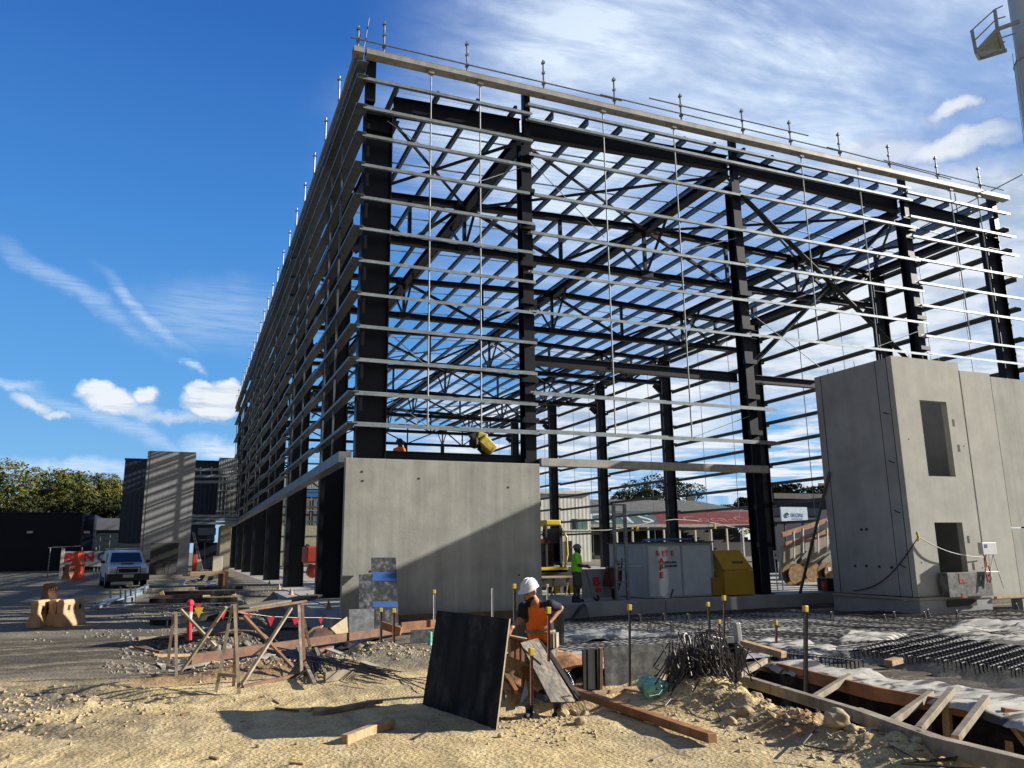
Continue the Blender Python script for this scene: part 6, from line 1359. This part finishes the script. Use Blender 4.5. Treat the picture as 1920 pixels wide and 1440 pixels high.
for i in range(9):
    q = PZ(1222+rnd.uniform(-16, 24), 1312+rnd.uniform(-14, 12), -.25); b.ball((q.x*.6+cgb.x*.4, q.y*.6+cgb.y*.4, cgb.z+.09+jit(.03)), (.14+jit(.03), .10, .12+jit(.03)), 9)
tag(b.build('green_bag', greenp, smooth=True), 'crumpled translucent green plastic bag beside the tangled heap', 'bag')
b = MB(); q = PZ(1222, 1310, -.1); b.tube([q+Vector((-.1, -.1, .05)), q+Vector((.1, 0, .04)), q+Vector((.25, .1, .1)), q+Vector((.3, .1, .3))], .006, 5); b.tube([q+Vector((-.12, -.15, -.03)), q+Vector((.05, -.2, -.05)), q+Vector((.2, -.1, .0))], .006, 5); tag(b.build('bent_rod', rebar), 'bent rod lying over the green plastic bag', 'rod')
# loose hoops near the trench beam
for i, pts in enumerate((((1505, 1395), (1532, 1364), (1600, 1372), (1612, 1400)), ((1508, 1398), (1585, 1412)), ((1665, 1392), (1742, 1387), (1790, 1425), (1700, 1430), (1665, 1394)), ((1672, 1398), (1725, 1427), (1800, 1420)), ((1735, 1384), (1800, 1415), (1785, 1425)), ((1690, 1432), (1840, 1442)))):
    b = MB(); b.tube([PZ(x, y, -.17+.012*i) for x, y in pts], .009, 6)
    tag(b.build('bent_bar', rebar), ['thin bent bar around the rocks nearest the clay patch', 'straight thin bar below the rocks nearest the clay patch', 'largest rectangular hoop lying by the trench beam', 'long hooked bar crossing the rectangular hoop', 'short bent bar on top of the rectangular hoop', 'bar at the bottom edge right of the hoops'][i], 'bar')
# rebar mats over the pit
def pit_z(x, y): return ground_z(x, y, False)
mats_ = []
for ix, x0 in enumerate((5.9, 11.6, 17.3, 23.0)):
    for iy, y0 in enumerate((11.1, 13.5, 15.9, 18.3)):
        if (x0 > 17 and y0 > 16.5) or (x0 > 22 and y0 > 15): continue
        if x0 < 6 and y0 < 13: x0_ = 7.0
        else: x0_ = x0
        b = MB(); x1_, y1 = min(x0+5.9, 19.4 if y0 > 16.5 else 40), y0+2.55; zz = .10+.004*(ix+iy)
        xx = x0_
        while xx < x1_:
            for k in range(2): ya, yb_ = y0+(y1-y0)*k/2, y0+(y1-y0)*(k+1)/2; b.beam((xx+jit(.01), ya, pit_z(xx, ya)+zz), (xx+jit(.01), yb_, pit_z(xx, yb_)+zz), .016, .012)
            xx += .2
        yy = y0
        while yy < y1:
            n = 5
            for k in range(n): xa, xb2 = x0_+(x1_-x0_)*k/n, x0_+(x1_-x0_)*(k+1)/n; b.beam((xa, yy+jit(.01), pit_z(xa, yy)+zz+.013), (xb2, yy+jit(.01), pit_z(xb2, yy)+zz+.013), .012, .008)
            yy += .3
        row = ['nearest', 'second', 'third', 'farthest'][iy]; cc = ['leftmost', 'second from the left', 'third from the left', 'rightmost'][ix]
        tag(b.build('rebar_mat', rebar), '%s column, %s row of the welded rebar mats covering the pit' % (cc, row), 'rebar mat', 'welded rebar mats')
# pale film under and between the mats
def sheet(cx_, cy_, lx, ly, rot, z, amp, seed, m, lab, nm='fabric_sheet', fold=1.3):
    rr = random.Random(seed); n = 42; mm = max(8, int(n*ly/lx)); vs = []; fs = []
    for j in range(mm+1):
        for i in range(n+1):
            u, v = i/n-.5, j/mm-.5; e = 1+.10*mnoise.noise(Vector((u*4+seed, v*4, 3)))
            x = cx_+(u*lx*e)*math.cos(rot)-(v*ly*e)*math.sin(rot); y = cy_+(u*lx*e)*math.sin(rot)+(v*ly*e)*math.cos(rot)
            f1 = mnoise.fractal(Vector((x*fold*.8+seed, y*fold*2.3, seed)), 1, 2.2, 4)
            edge = max(0, max(abs(u), abs(v))*2-.86)*2.2
            vs.append((x, y, z(x, y)+.02+amp*(.45+f1)-edge*amp*1.2))
    for j in range(mm):
        for i in range(n): a = j*(n+1)+i; fs.append((a, a+1, a+n+2, a+n+1))
    mb = MB(); mb.add(vs, fs); o = mb.build(nm, m, smooth=True); tag(o, lab, 'sheet'); return o
pz = lambda dz: (lambda x, y: pit_z(x, y)+dz)
def qsheet(px4, z0, amp, seed, m, lab, nm='fabric_sheet', n=46, mm=18, fold=1.3):
    c = [PZ(x, y, z0) for x, y in px4]; vs = []; fs = []
    for j in range(mm+1):
        for i in range(n+1):
            u, v = i/n, j/mm; wv = mnoise.noise(Vector((u*5+seed, v*5, 1)))*.05
            p = c[0].lerp(c[1], u).lerp(c[3].lerp(c[2], u), min(1.08, max(-.08, v+wv*(1-abs(2*v-1)*.3))))
            f1 = mnoise.fractal(Vector((p.x*.55+seed, p.y*1.3, seed)), 1, 2.0, 3)*.8; f2 = abs(mnoise.fractal(Vector((p.x*.7+p.y*.4, p.y*2.6+seed, 2)), 1, 2.1, 3))
            e = max(0, max(abs(u-.5), abs(v-.5))*2-.84)*2.6
            vs.append((p.x, p.y, max(z0-.02, pit_z(p.x, p.y)+.03)+amp*(.4+f1-f2*.7)-e*amp*1.6))
    for j in range(mm):
        for i in range(n): k = j*(n+1)+i; fs.append((k, k+1, k+n+2, k+n+1))
    mb = MB(); mb.add(vs, fs); o = mb.build(nm, m, smooth=True); tag(o, lab, 'sheet'); return o
qsheet(((1410, 1238), (1990, 1372), (1990, 1312), (1500, 1236)), -.06, .08, 3, fabric, 'largest wrinkled white fabric sheet running beside the trench', mm=26, n=60)
qsheet(((1398, 1206), (1535, 1236), (1580, 1213), (1450, 1190)), -.14, .09, 8, fabric, 'white fabric piece by the short rusty picket')
qsheet(((1552, 1204), (1652, 1209), (1712, 1184), (1590, 1181)), -.14, .10, 11, fabric, 'white fabric mound in the middle of the rebar field')
qsheet(((1745, 1186), (1990, 1204), (1990, 1160), (1800, 1160)), -.10, .10, 14, fabric, 'white fabric mound at the right edge of the rebar field')
qsheet(((1545, 1232), (1990, 1322), (1990, 1188), (1590, 1200)), -.22, .08, 19, blackf, 'black film lining the pit under the hooped bar cages', 'plastic_film', n=60, mm=30)
qsheet(((1452, 1240), (1600, 1248), (1600, 1216), (1470, 1214)), -.2, .16, 29, mat('silver_black_film2', (.012, .013, .015), .22, 0, .4, 5, c2=(.22, .22, .22), sharp=(.5, .62), spec=.8, bump=.9, bscale=6), 'crumpled black film under the long low cage', 'plastic_film')
q = PZ(1135, 1190, -.3); sheet(q.x, q.y, 3.4, 1.7, .1, pz(.06), .14, 17, mat('silver_black_film', (.02, .022, .025), .25, 0, .4, 3, c2=(.40, .40, .38), sharp=(.45, .6), spec=.8, bump=.8, bscale=5), 'glossy black and silver film heaped behind the clay mound', 'plastic_film')
q = PZ(1110, 1168, -.35); sheet(q.x+.5, q.y, 4.5, 1.6, .0, pz(.03), .06, 21, mat('silver_film_flat', (.16, .17, .17), .3, 0, .4, 3, c2=(.42, .42, .40), sharp=(.4, .65), spec=.7), 'flat silver film along the kerb behind the man in orange', 'plastic_film')
sheet(12.0, 15.6, 12, 9.5, 0.0, pz(.03), .05, 23, mat('pale_membrane', (.16, .16, .155), .5, 0, .4, 1.6, c2=(.66, .64, .58), sharp=(.34, .54), spec=.6, stretch=(1, 2.2, 1)), 'pale membrane spread under the rebar mats', 'membrane', .7)
sheet(23.0, 13.8, 12, 6.0, 0.0, pz(.03), .05, 27, MATS['pale_membrane'], 'pale membrane under the right hand rebar mats', 'membrane', .7)
sheet(2.4, 17.9, 3.6, 1.6, .5, pz(.02), .12, 31, blackf, 'black film lining the pit behind the trestles', 'plastic_film')
sheet(1.4, 17.0, 3.4, .9, .2, pz(.02), .08, 35, fabric, 'dusty pale fabric half buried beside the bollard')
# trench mesh cages
rowdir = Vector((.94, .34, 0))
for k in range(10):
    s0 = PZ(1608+34*k, 1219+4.2*k, -.05); L_ = 3.0-.06*k
    c = empty('trench_cage', (s0.x, s0.y, -.3), ['row one of the hooped bar cages, far left', 'row two of the hooped bar cages from the left', 'row three of the hooped bar cages from the left', 'row four of the hooped bar cages from the left', 'row five of the hooped bar cages from the left', 'row six of the hooped bar cages from the left', 'row seven of the hooped bar cages from the left', 'row eight of the hooped bar cages from the left', 'row nine of the hooped bar cages from the left', 'last of the hooped bar cages, nearest the right edge'][k], 'cage', 'hooped bar cages')
    side = Vector((-rowdir.y, rowdir.x, 0))
    b = MB()
    for off in (-.07, .07):
        for dz in (0, -.22): b.tube([s0+side*off+U*dz, s0+side*off+rowdir*L_+U*dz], .008, 4)
    b.build('long_bars', rebar, c)
    b = MB(); n = int(L_/.16)
    for i in range(n):
        p = s0+rowdir*(i*.16+.05); b.tube([p-side*.085-U*.23, p-side*.085+U*.01, p-side*.05+U*.03, p+side*.05+U*.03, p+side*.085+U*.01, p+side*.085-U*.23], .009, 4)
    tag(b.build('hoop', rebar, c), kind='stuff')
c = empty('trench_cage', PZ(1530, 1238, -.1), 'long low bar cage lying along the white fabric left of the hooped rows', 'cage')
b = MB(); a_, e_ = PZ(1452, 1222, -.05), PZ(1610, 1238, -.05)
dd = (e_-a_).normalized(); sd_ = Vector((-dd.y, dd.x, 0)); n = 22
for i in range(n):
    p = a_.lerp(e_, i/(n-1)); b.tube([p-sd_*.12-U*.25, p-sd_*.12, p+sd_*.12, p+sd_*.12-U*.25], .009, 4)
b.build('hoop', rebar, c)['kind'] = 'stuff'
b = MB()
for off in (-.12, .12): b.tube([a_+sd_*off, e_+sd_*off], .008, 4)
b.build('long_bars', rebar, c)
for i, (px, py) in enumerate(((1218, 1182), (1260, 1180), (1314, 1176), (1200, 1165), (1245, 1163), (1290, 1164), (1368, 1172), (1678, 1160), (1735, 1160), (1796, 1157), (1660, 1166), (1742, 1155), (1908, 1143), (1560, 1160))):
    q = PZ(px, py, -.3); b = MB(); b.tube([(q.x-.06, q.y, -.36), (q.x-.03, q.y, -.12), (q.x+.04, q.y, -.12), (q.x+.06, q.y, -.36)], .012, 5); b.tube([(q.x, q.y-.05, -.36), (q.x, q.y, -.14)], .012, 5)
    tag(b.build('bar_chair', rebar), 'small black wire chair standing up from the rebar mats', 'bar chair', 'wire bar chairs')

# ------------------------------------------------------------------ rocks
def rockobj(c, r_, seed, lab, m=rock):
    bm = bmesh.new(); bmesh.ops.create_icosphere(bm, subdivisions=3, radius=1)
    for v in bm.verts:
        n = mnoise.fractal(v.co*1.1+Vector((seed, 0, 0)), 1, 2, 4); v.co *= (1+.38*n); v.co = Vector((v.co.x*r_, v.co.y*r_*.9, v.co.z*r_*.72))
    me = bpy.data.meshes.new('rock'); bm.to_mesh(me); bm.free(); o = bpy.data.objects.new('rock', me); col.objects.link(o); me.materials.append(m); o.location = c; o.rotation_euler.z = seed; me.polygons.foreach_set('use_smooth', [True]*len(me.polygons))
    tag(o, lab, 'rock'); return o
RK = [(1056, 1336, .085, 'pale rock left of two at the foot of the leaning planks'), (1074, 1334, .06, 'pale rock right of two at the foot of the leaning planks'), (1088, 1357, .075, 'single pale rock below the pair at the planks'), (1096, 1336, .05, 'small stone right of the pair at the planks'),
      (1571, 1374, .14, 'big rock beside the orange clay patch'), (1600, 1382, .07, 'smaller rock leaning against the big one by the clay'), (1736, 1409, .12, 'rock sitting inside the rectangular bar hoop'), (1822, 1436, .14, 'flat topped rock at the bottom right corner'), (1862, 1440, .09, 'rock right of the flat topped one'),
      (1398, 1338, .09, 'rock on the mound below the tangled heap'), (1420, 1322, .08, 'brown rock high on the mound right of the tangled heap'), (1372, 1345, .06, 'small rock in front of the tangled heap'), (938, 1379, .035, 'small stone at the near corner of the big board'), (484, 1400, .03, 'pebble at the bottom corner of the board shadow'), (556, 1394, .02, 'tiny pebble on the edge of the board shadow'), (1448, 1352, .05, 'stone low on the mound slope'), (1480, 1360, .045, 'stone on the mound slope left of the big rock')]
for i, (px, py, r_, lab) in enumerate(RK):
    q = PZ(px, py, -.2 if px > 1300 else -.27); q.z = max(GZ(q.x, q.y), -.3)+r_*.35; rockobj(q, r_, i*1.7+.3, lab)
cl = sheet(5.15, 11.3, 1.7, 1.2, .1, lambda x, y: GZ(x, y)+.30*max(0, 1-((x-5.15)**2+(y-11.3)**2)/.9), .06, 41, clay, 'orange clay mound right of the man in orange', 'soil_heap', 3); cl['category'] = 'soil heap'
sheet(3.3, 16.2, 1.4, .9, .1, lambda x, y: GZ(x, y)+.22*max(0, 1-((x-3.3)**2+(y-16.2)**2)/.5), .05, 43, mat('dry_soil_heap', (.44, .34, .19), .95, 0, .3, 9, bump=1, bscale=22), 'dry soil heap in front of the leaning grey sheets', 'soil_heap', 3)['category'] = 'soil heap'

# ------------------------------------------------------------------ left middle ground
def barrier(p, rz, m, lab, L_=1.15, s=1.):
    e = empty('water_barrier', p, lab, 'barrier', 'plastic water barriers', rz=rz)
    prof = [(-.27, 0), (.27, 0), (.26, .12), (.16, .38), (.12, .46), (.14, .82), (.10, .92), (-.10, .92), (-.14, .82), (-.12, .46), (-.16, .38), (-.26, .12)]
    b = MB(); k = len(prof)
    vs = [(-L_/2*s, y*s, z*s) for y, z in prof]+[(L_/2*s, y*s, z*s) for y, z in prof]
    b.add(vs, [tuple(reversed(range(k))), tuple(range(k, 2*k))]+[(i, (i+1) % k, k+(i+1) % k, k+i) for i in range(k)]); b.build('shell', m, e, local=True, bevel=.02)
    b = MB()
    for x in (-.3, 0, .3):
        for sgn in (-1, 1): b.box((x-.06)*s, (x+.06)*s, sgn*.138*s-.006, sgn*.138*s+.006, .56*s, .74*s)
    tag(b.build('hand_hole', joint, e, local=True), kind='stuff')
    return e
for i, (px, py, y, rz, m_, lab) in enumerate(((80, 1158, 24.0, R(70), beigep, 'faded beige barrier at the left of the front cluster showing its hand holes'), (108, 1160, 24.2, R(78), beigep, 'faded beige barrier in the middle of the front cluster'), (131, 1160, 24.0, R(62), beigep, 'faded beige barrier at the right of the front cluster'),
        (93, 1115, 32, R(80), rustp, 'rust brown barrier standing behind the beige cluster'))):
    q = PY(px, py, y); barrier((q.x, y, GZ(q.x, y)-.01), rz, m_, lab, s=.74)
q = PY(147, 1084, 58); e = barrier((q.x, 58, -.02), R(80), redp, 'bright red barrier under another beside the white fence banner', s=1.0); e2 = barrier((q.x-.1, 58, .89), R(80), redp, 'bright red barrier stacked on top of the lower red one', s=1.0)
q = PY(132, 1074, 60); barrier((q.x, 60, -.02), R(75), rustp, 'dull barrier left of the red stacked pair', s=1.1)
# four wheel drive ute, seen from the front
CY = 43.0; qc = PY(238, 1100, CY); car = empty('parked_ute', (qc.x, CY, GZ(qc.x, CY)), 'silver white four wheel drive with a canopy and bull bar parked facing the camera', 'ute', rz=R(9))
def prof_body(prof, w0, w1, zmid, taper):
    """side profile (y, z) extruded over x with the glasshouse leaning inwards"""
    b = MB(); k = len(prof); vs = []
    for sx in (-1, 1):
        for y, z in prof: wdt = w0 if z <= zmid else w0-(z-zmid)*taper; vs.append((sx*wdt, y, z))
    fs = [tuple(range(k)), tuple(reversed(range(k, 2*k)))]+[(i, k+i, k+(i+1) % k, (i+1) % k) for i in range(k)]
    b.add(vs, fs); return b
lower = [(0, .45), (0, .95), (.12, 1.06), (1.25, 1.16), (5.0, 1.16), (5.05, .55), (4.6, .45)]
prof_body(lower, .90, .9, 1.0, .3).build('body', carp, car, local=True, bevel=.06)
cab = [(1.22, 1.165), (1.95, 1.72), (2.3, 1.80), (4.9, 1.80), (5.0, 1.165)]
prof_body(cab, .86, .7, 1.17, .22).build('cabin', carp, car, local=True, bevel=.05)
b = MB(); b.add([(-.73, 1.27, 1.20), (.73, 1.27, 1.20), (.63, 1.86, 1.66), (-.63, 1.86, 1.66)], [(0, 1, 2, 3)]); b.v = [(x, y-.035, z+.02) for x, y, z in b.v]; b.build('windscreen', glass, car, local=True)
for s_ in (-1, 1):
    b = MB(); b.add([(s_*.873, 1.6, 1.22), (s_*.873, 2.5, 1.22), (s_*.79, 2.5, 1.64), (s_*.80, 2.02, 1.64)], [(0, 1, 2, 3)]); b.build('side_window', glass, car, local=True)
    b = MB(); b.box(s_*.62-.19, s_*.62+.19, -.05, .1, .74, .93); b.build('headlight', lampg, car, local=True, bevel=.03)
    b = MB(); b.box(s_*1.02-.09, s_*1.02+.09, 1.5, 1.62, 1.16, 1.32); b.build('mirror', rubber, car, local=True, bevel=.03)
    for y in (.85, 3.9):
        w_ = empty('wheel', (0, 0, 0)); w_.parent = car; w_.location = (s_*.80, y, .36)
        b = MB(); b.tube([(s_*-.12, 0, 0), (s_*.12, 0, 0)], .37, 20); b.build('tyre', rubber, w_, local=True)
        b = MB(); b.tube([(s_*.10, 0, 0), (s_*.128, 0, 0)], .2, 12); b.build('rim', galv, w_, local=True)
b = MB(); b.box(-.42, .42, -.03, .08, .72, .92); b.build('grille', rubber, car, local=True)
b = MB(); b.box(-.93, .93, -.20, .06, .36, .68); b.tube([(-.55, -.2, .5), (-.5, -.22, .98), (.5, -.22, .98), (.55, -.2, .5)], .035, 6); b.build('bull_bar', carb, car, local=True)
b = MB(); b.box(-.24, .24, -.22, -.21, .50, .64); b.build('number_plate', offw, car, local=True)
b = MB(); b.box(-.28, .28, .62, .98, 1.12, 1.17); b.build('bonnet_scoop', rubber, car, local=True, bevel=.02)
b = MB()
for y in (2.3, 3.3, 4.3): b.box(-.78, .78, y, y+.06, 1.86, 1.90); b.box(-.7, -.66, y, y+.06, 1.78, 1.87); b.box(.66, .7, y, y+.06, 1.78, 1.87)
tag(b.build('roof_rack', galv, car, local=True), kind='stuff')
b = MB(); b.box(-.9, .9, .3, 4.7, .30, .44); b.build('underside', rubber, car, local=True)
# stack of steel purlins with stakes
for i in range(9):
    a_ = PZ(176+3*i, 1143-1.5*i, -.12+.05*(i % 3)); c_ = PZ(262+2*i, 1115-2*i, .0+.06*(i % 3)); b = MB(); b.chan(a_, c_, .12, .16, t=.01, side=1 if i % 2 else -1)
    tag(b.build('steel_channel', galv), 'galvanised channel in the stack lying on the gravel near the ute', 'steel channel', 'stacked galvanised channels')
for i, (px, t, bt) in enumerate(((207, 1105, 1122), (226, 1100, 1122), (245, 1097, 1118), (235, 1106, 1140), (254, 1101, 1136), (272, 1096, 1130))):
    y = 27.5+i*.9; b = MB(); b.beam(PY(px, bt, y), PY(px, t, y), .06, .05, (1, 0, 0)); tag(b.build('stack_post', galv), 'upright post holding the stack of galvanised channels', 'post', 'posts round the channel stack')
for i in range(6):
    q = PZ(183+rnd.uniform(-8, 18), 1137+rnd.uniform(-7, 6), -.1); b = MB(); b.chan(q, q+Vector((rnd.uniform(.3, .9), rnd.uniform(.3, 1.0), rnd.uniform(0, .2))), .14, .14, t=.012)
    tag(b.build('channel_offcut', galvd if i % 2 else galv), 'jumbled dark channel end at the near side of the stack', 'steel offcut', 'jumbled channel ends')
for i, (a_, c_, y, w_, m_, lab) in enumerate((((278, 1091), (345, 1090), 47, .3, offw, 'top pale beam on the ground right of the ute'), ((278, 1095), (345, 1096), 45, .3, galv, 'lower grey beam on the ground right of the ute'), ((285, 1107), (365, 1104), 38, .5, wgrey, 'flat weathered boards right of the ute'),
        ((300, 1113), (440, 1110), 33, .6, ply, 'long black wrapped bundle across the middle of the gravel'), ((290, 1121), (380, 1117), 30, .4, browntim, 'brown timber below the black bundle'), ((280, 1127), (445, 1124), 27.5, .25, ply, 'thin black edge strip along the gravel step'), ((372, 1103), (455, 1101), 37, .5, ply, 'black sheet edge left of the kerb'), ((302, 1109), (307, 1121), 31, .1, pine, 'short pale stake leaning on the gravel'))):
    timber(PY(*a_, y), PY(*c_, y), w_, .14, m_, lab)
b = MB(); a_ = PY(409, 1098, 40); b.box(a_.x, a_.x+.42, 40, 40.6, a_.z-.1, a_.z+.55); tag(b.build('cardboard_box', browntim), 'brown open box on the left yard beside a light plank end', 'box')
b = MB(); a_ = PY(421, 1099, 39.9); b.box(a_.x, a_.x+.13, 39.8, 39.95, a_.z-.1, a_.z+.68); tag(b.build('plank_end', pine), 'light upright plank end beside the brown box', 'plank')
for i in range(12):
    q = PY(rnd.uniform(342, 405), rnd.uniform(1086, 1099), 42+jit(3)); b = MB(); d = Vector((rnd.uniform(-1, 1), rnd.uniform(-.5, .5), rnd.uniform(-.25, .35)))
    b.beam(q, q+d, .25, .03); tag(b.build('metal_scrap', galvd if i % 2 else galv), 'bent grey metal scrap in the heap left of the brown box', 'scrap', 'metal scraps in the heap')
for i in range(5):
    y = 23.5+i*4.4; b = MB(); z0 = -.02; b.tube([(3.9, y, z0), (3.9, y, z0+.09), (3.9, y, z0+.26)], [.12, .07, .02], 10)
    tag(b.build('bolt_cover', beigep), 'small pinkish cone sitting on the footing beside the side columns', 'cone', 'small cones along the footing')
for i in range(8):
    q = Vector((rnd.uniform(-.2, 3), rnd.uniform(17, 20.6), 0)); q.z = GZ(q.x, q.y)+.06; rockobj(q, rnd.uniform(.08, .16), i+60, 'dark clod of rubble in the pit behind the trestles', debrism)['group'] = 'rubble clods in the pit'
for i in range(26):
    x, y = rnd.uniform(-3.8, 5.8), rnd.uniform(5.2, 13.8)
    if 2.4 < x < 5 and 8 < y < 11: continue
    z = ground_z(x, y)+.012; a = rnd.uniform(0, 3.14); L_ = rnd.uniform(.08, .38); dx, dy = math.cos(a)*L_, math.sin(a)*L_
    b = MB(); b.beam((x, y, z), (x+dx, y+dy, ground_z(x+dx, y+dy)+.014), rnd.uniform(.012, .035), .014)
    tag(b.build('timber_scrap', (browntim, wgrey, rebar)[i % 3]), 'small scrap of dark wood or wire lying loose on the pale soil', 'scrap', 'loose scraps on the pale soil')
for i in range(16):
    x, y = rnd.uniform(-1.0, 3.2), rnd.uniform(15.2, 33)
    z = ground_z(x, y)+.03; a = rnd.uniform(-.5, .5); L_ = rnd.uniform(.5, 1.8); dx, dy = math.cos(a)*L_, math.sin(a)*L_
    b = MB(); b.beam((x, y, z), (x+dx, y+dy, ground_z(x+dx, y+dy)+.05), rnd.uniform(.07, .16), .05)
    tag(b.build('loose_timber', (wgrey, pine, browntim, ply)[i % 4]), 'loose timber lying among the debris beside the side columns', 'timber', 'loose timbers among the debris')
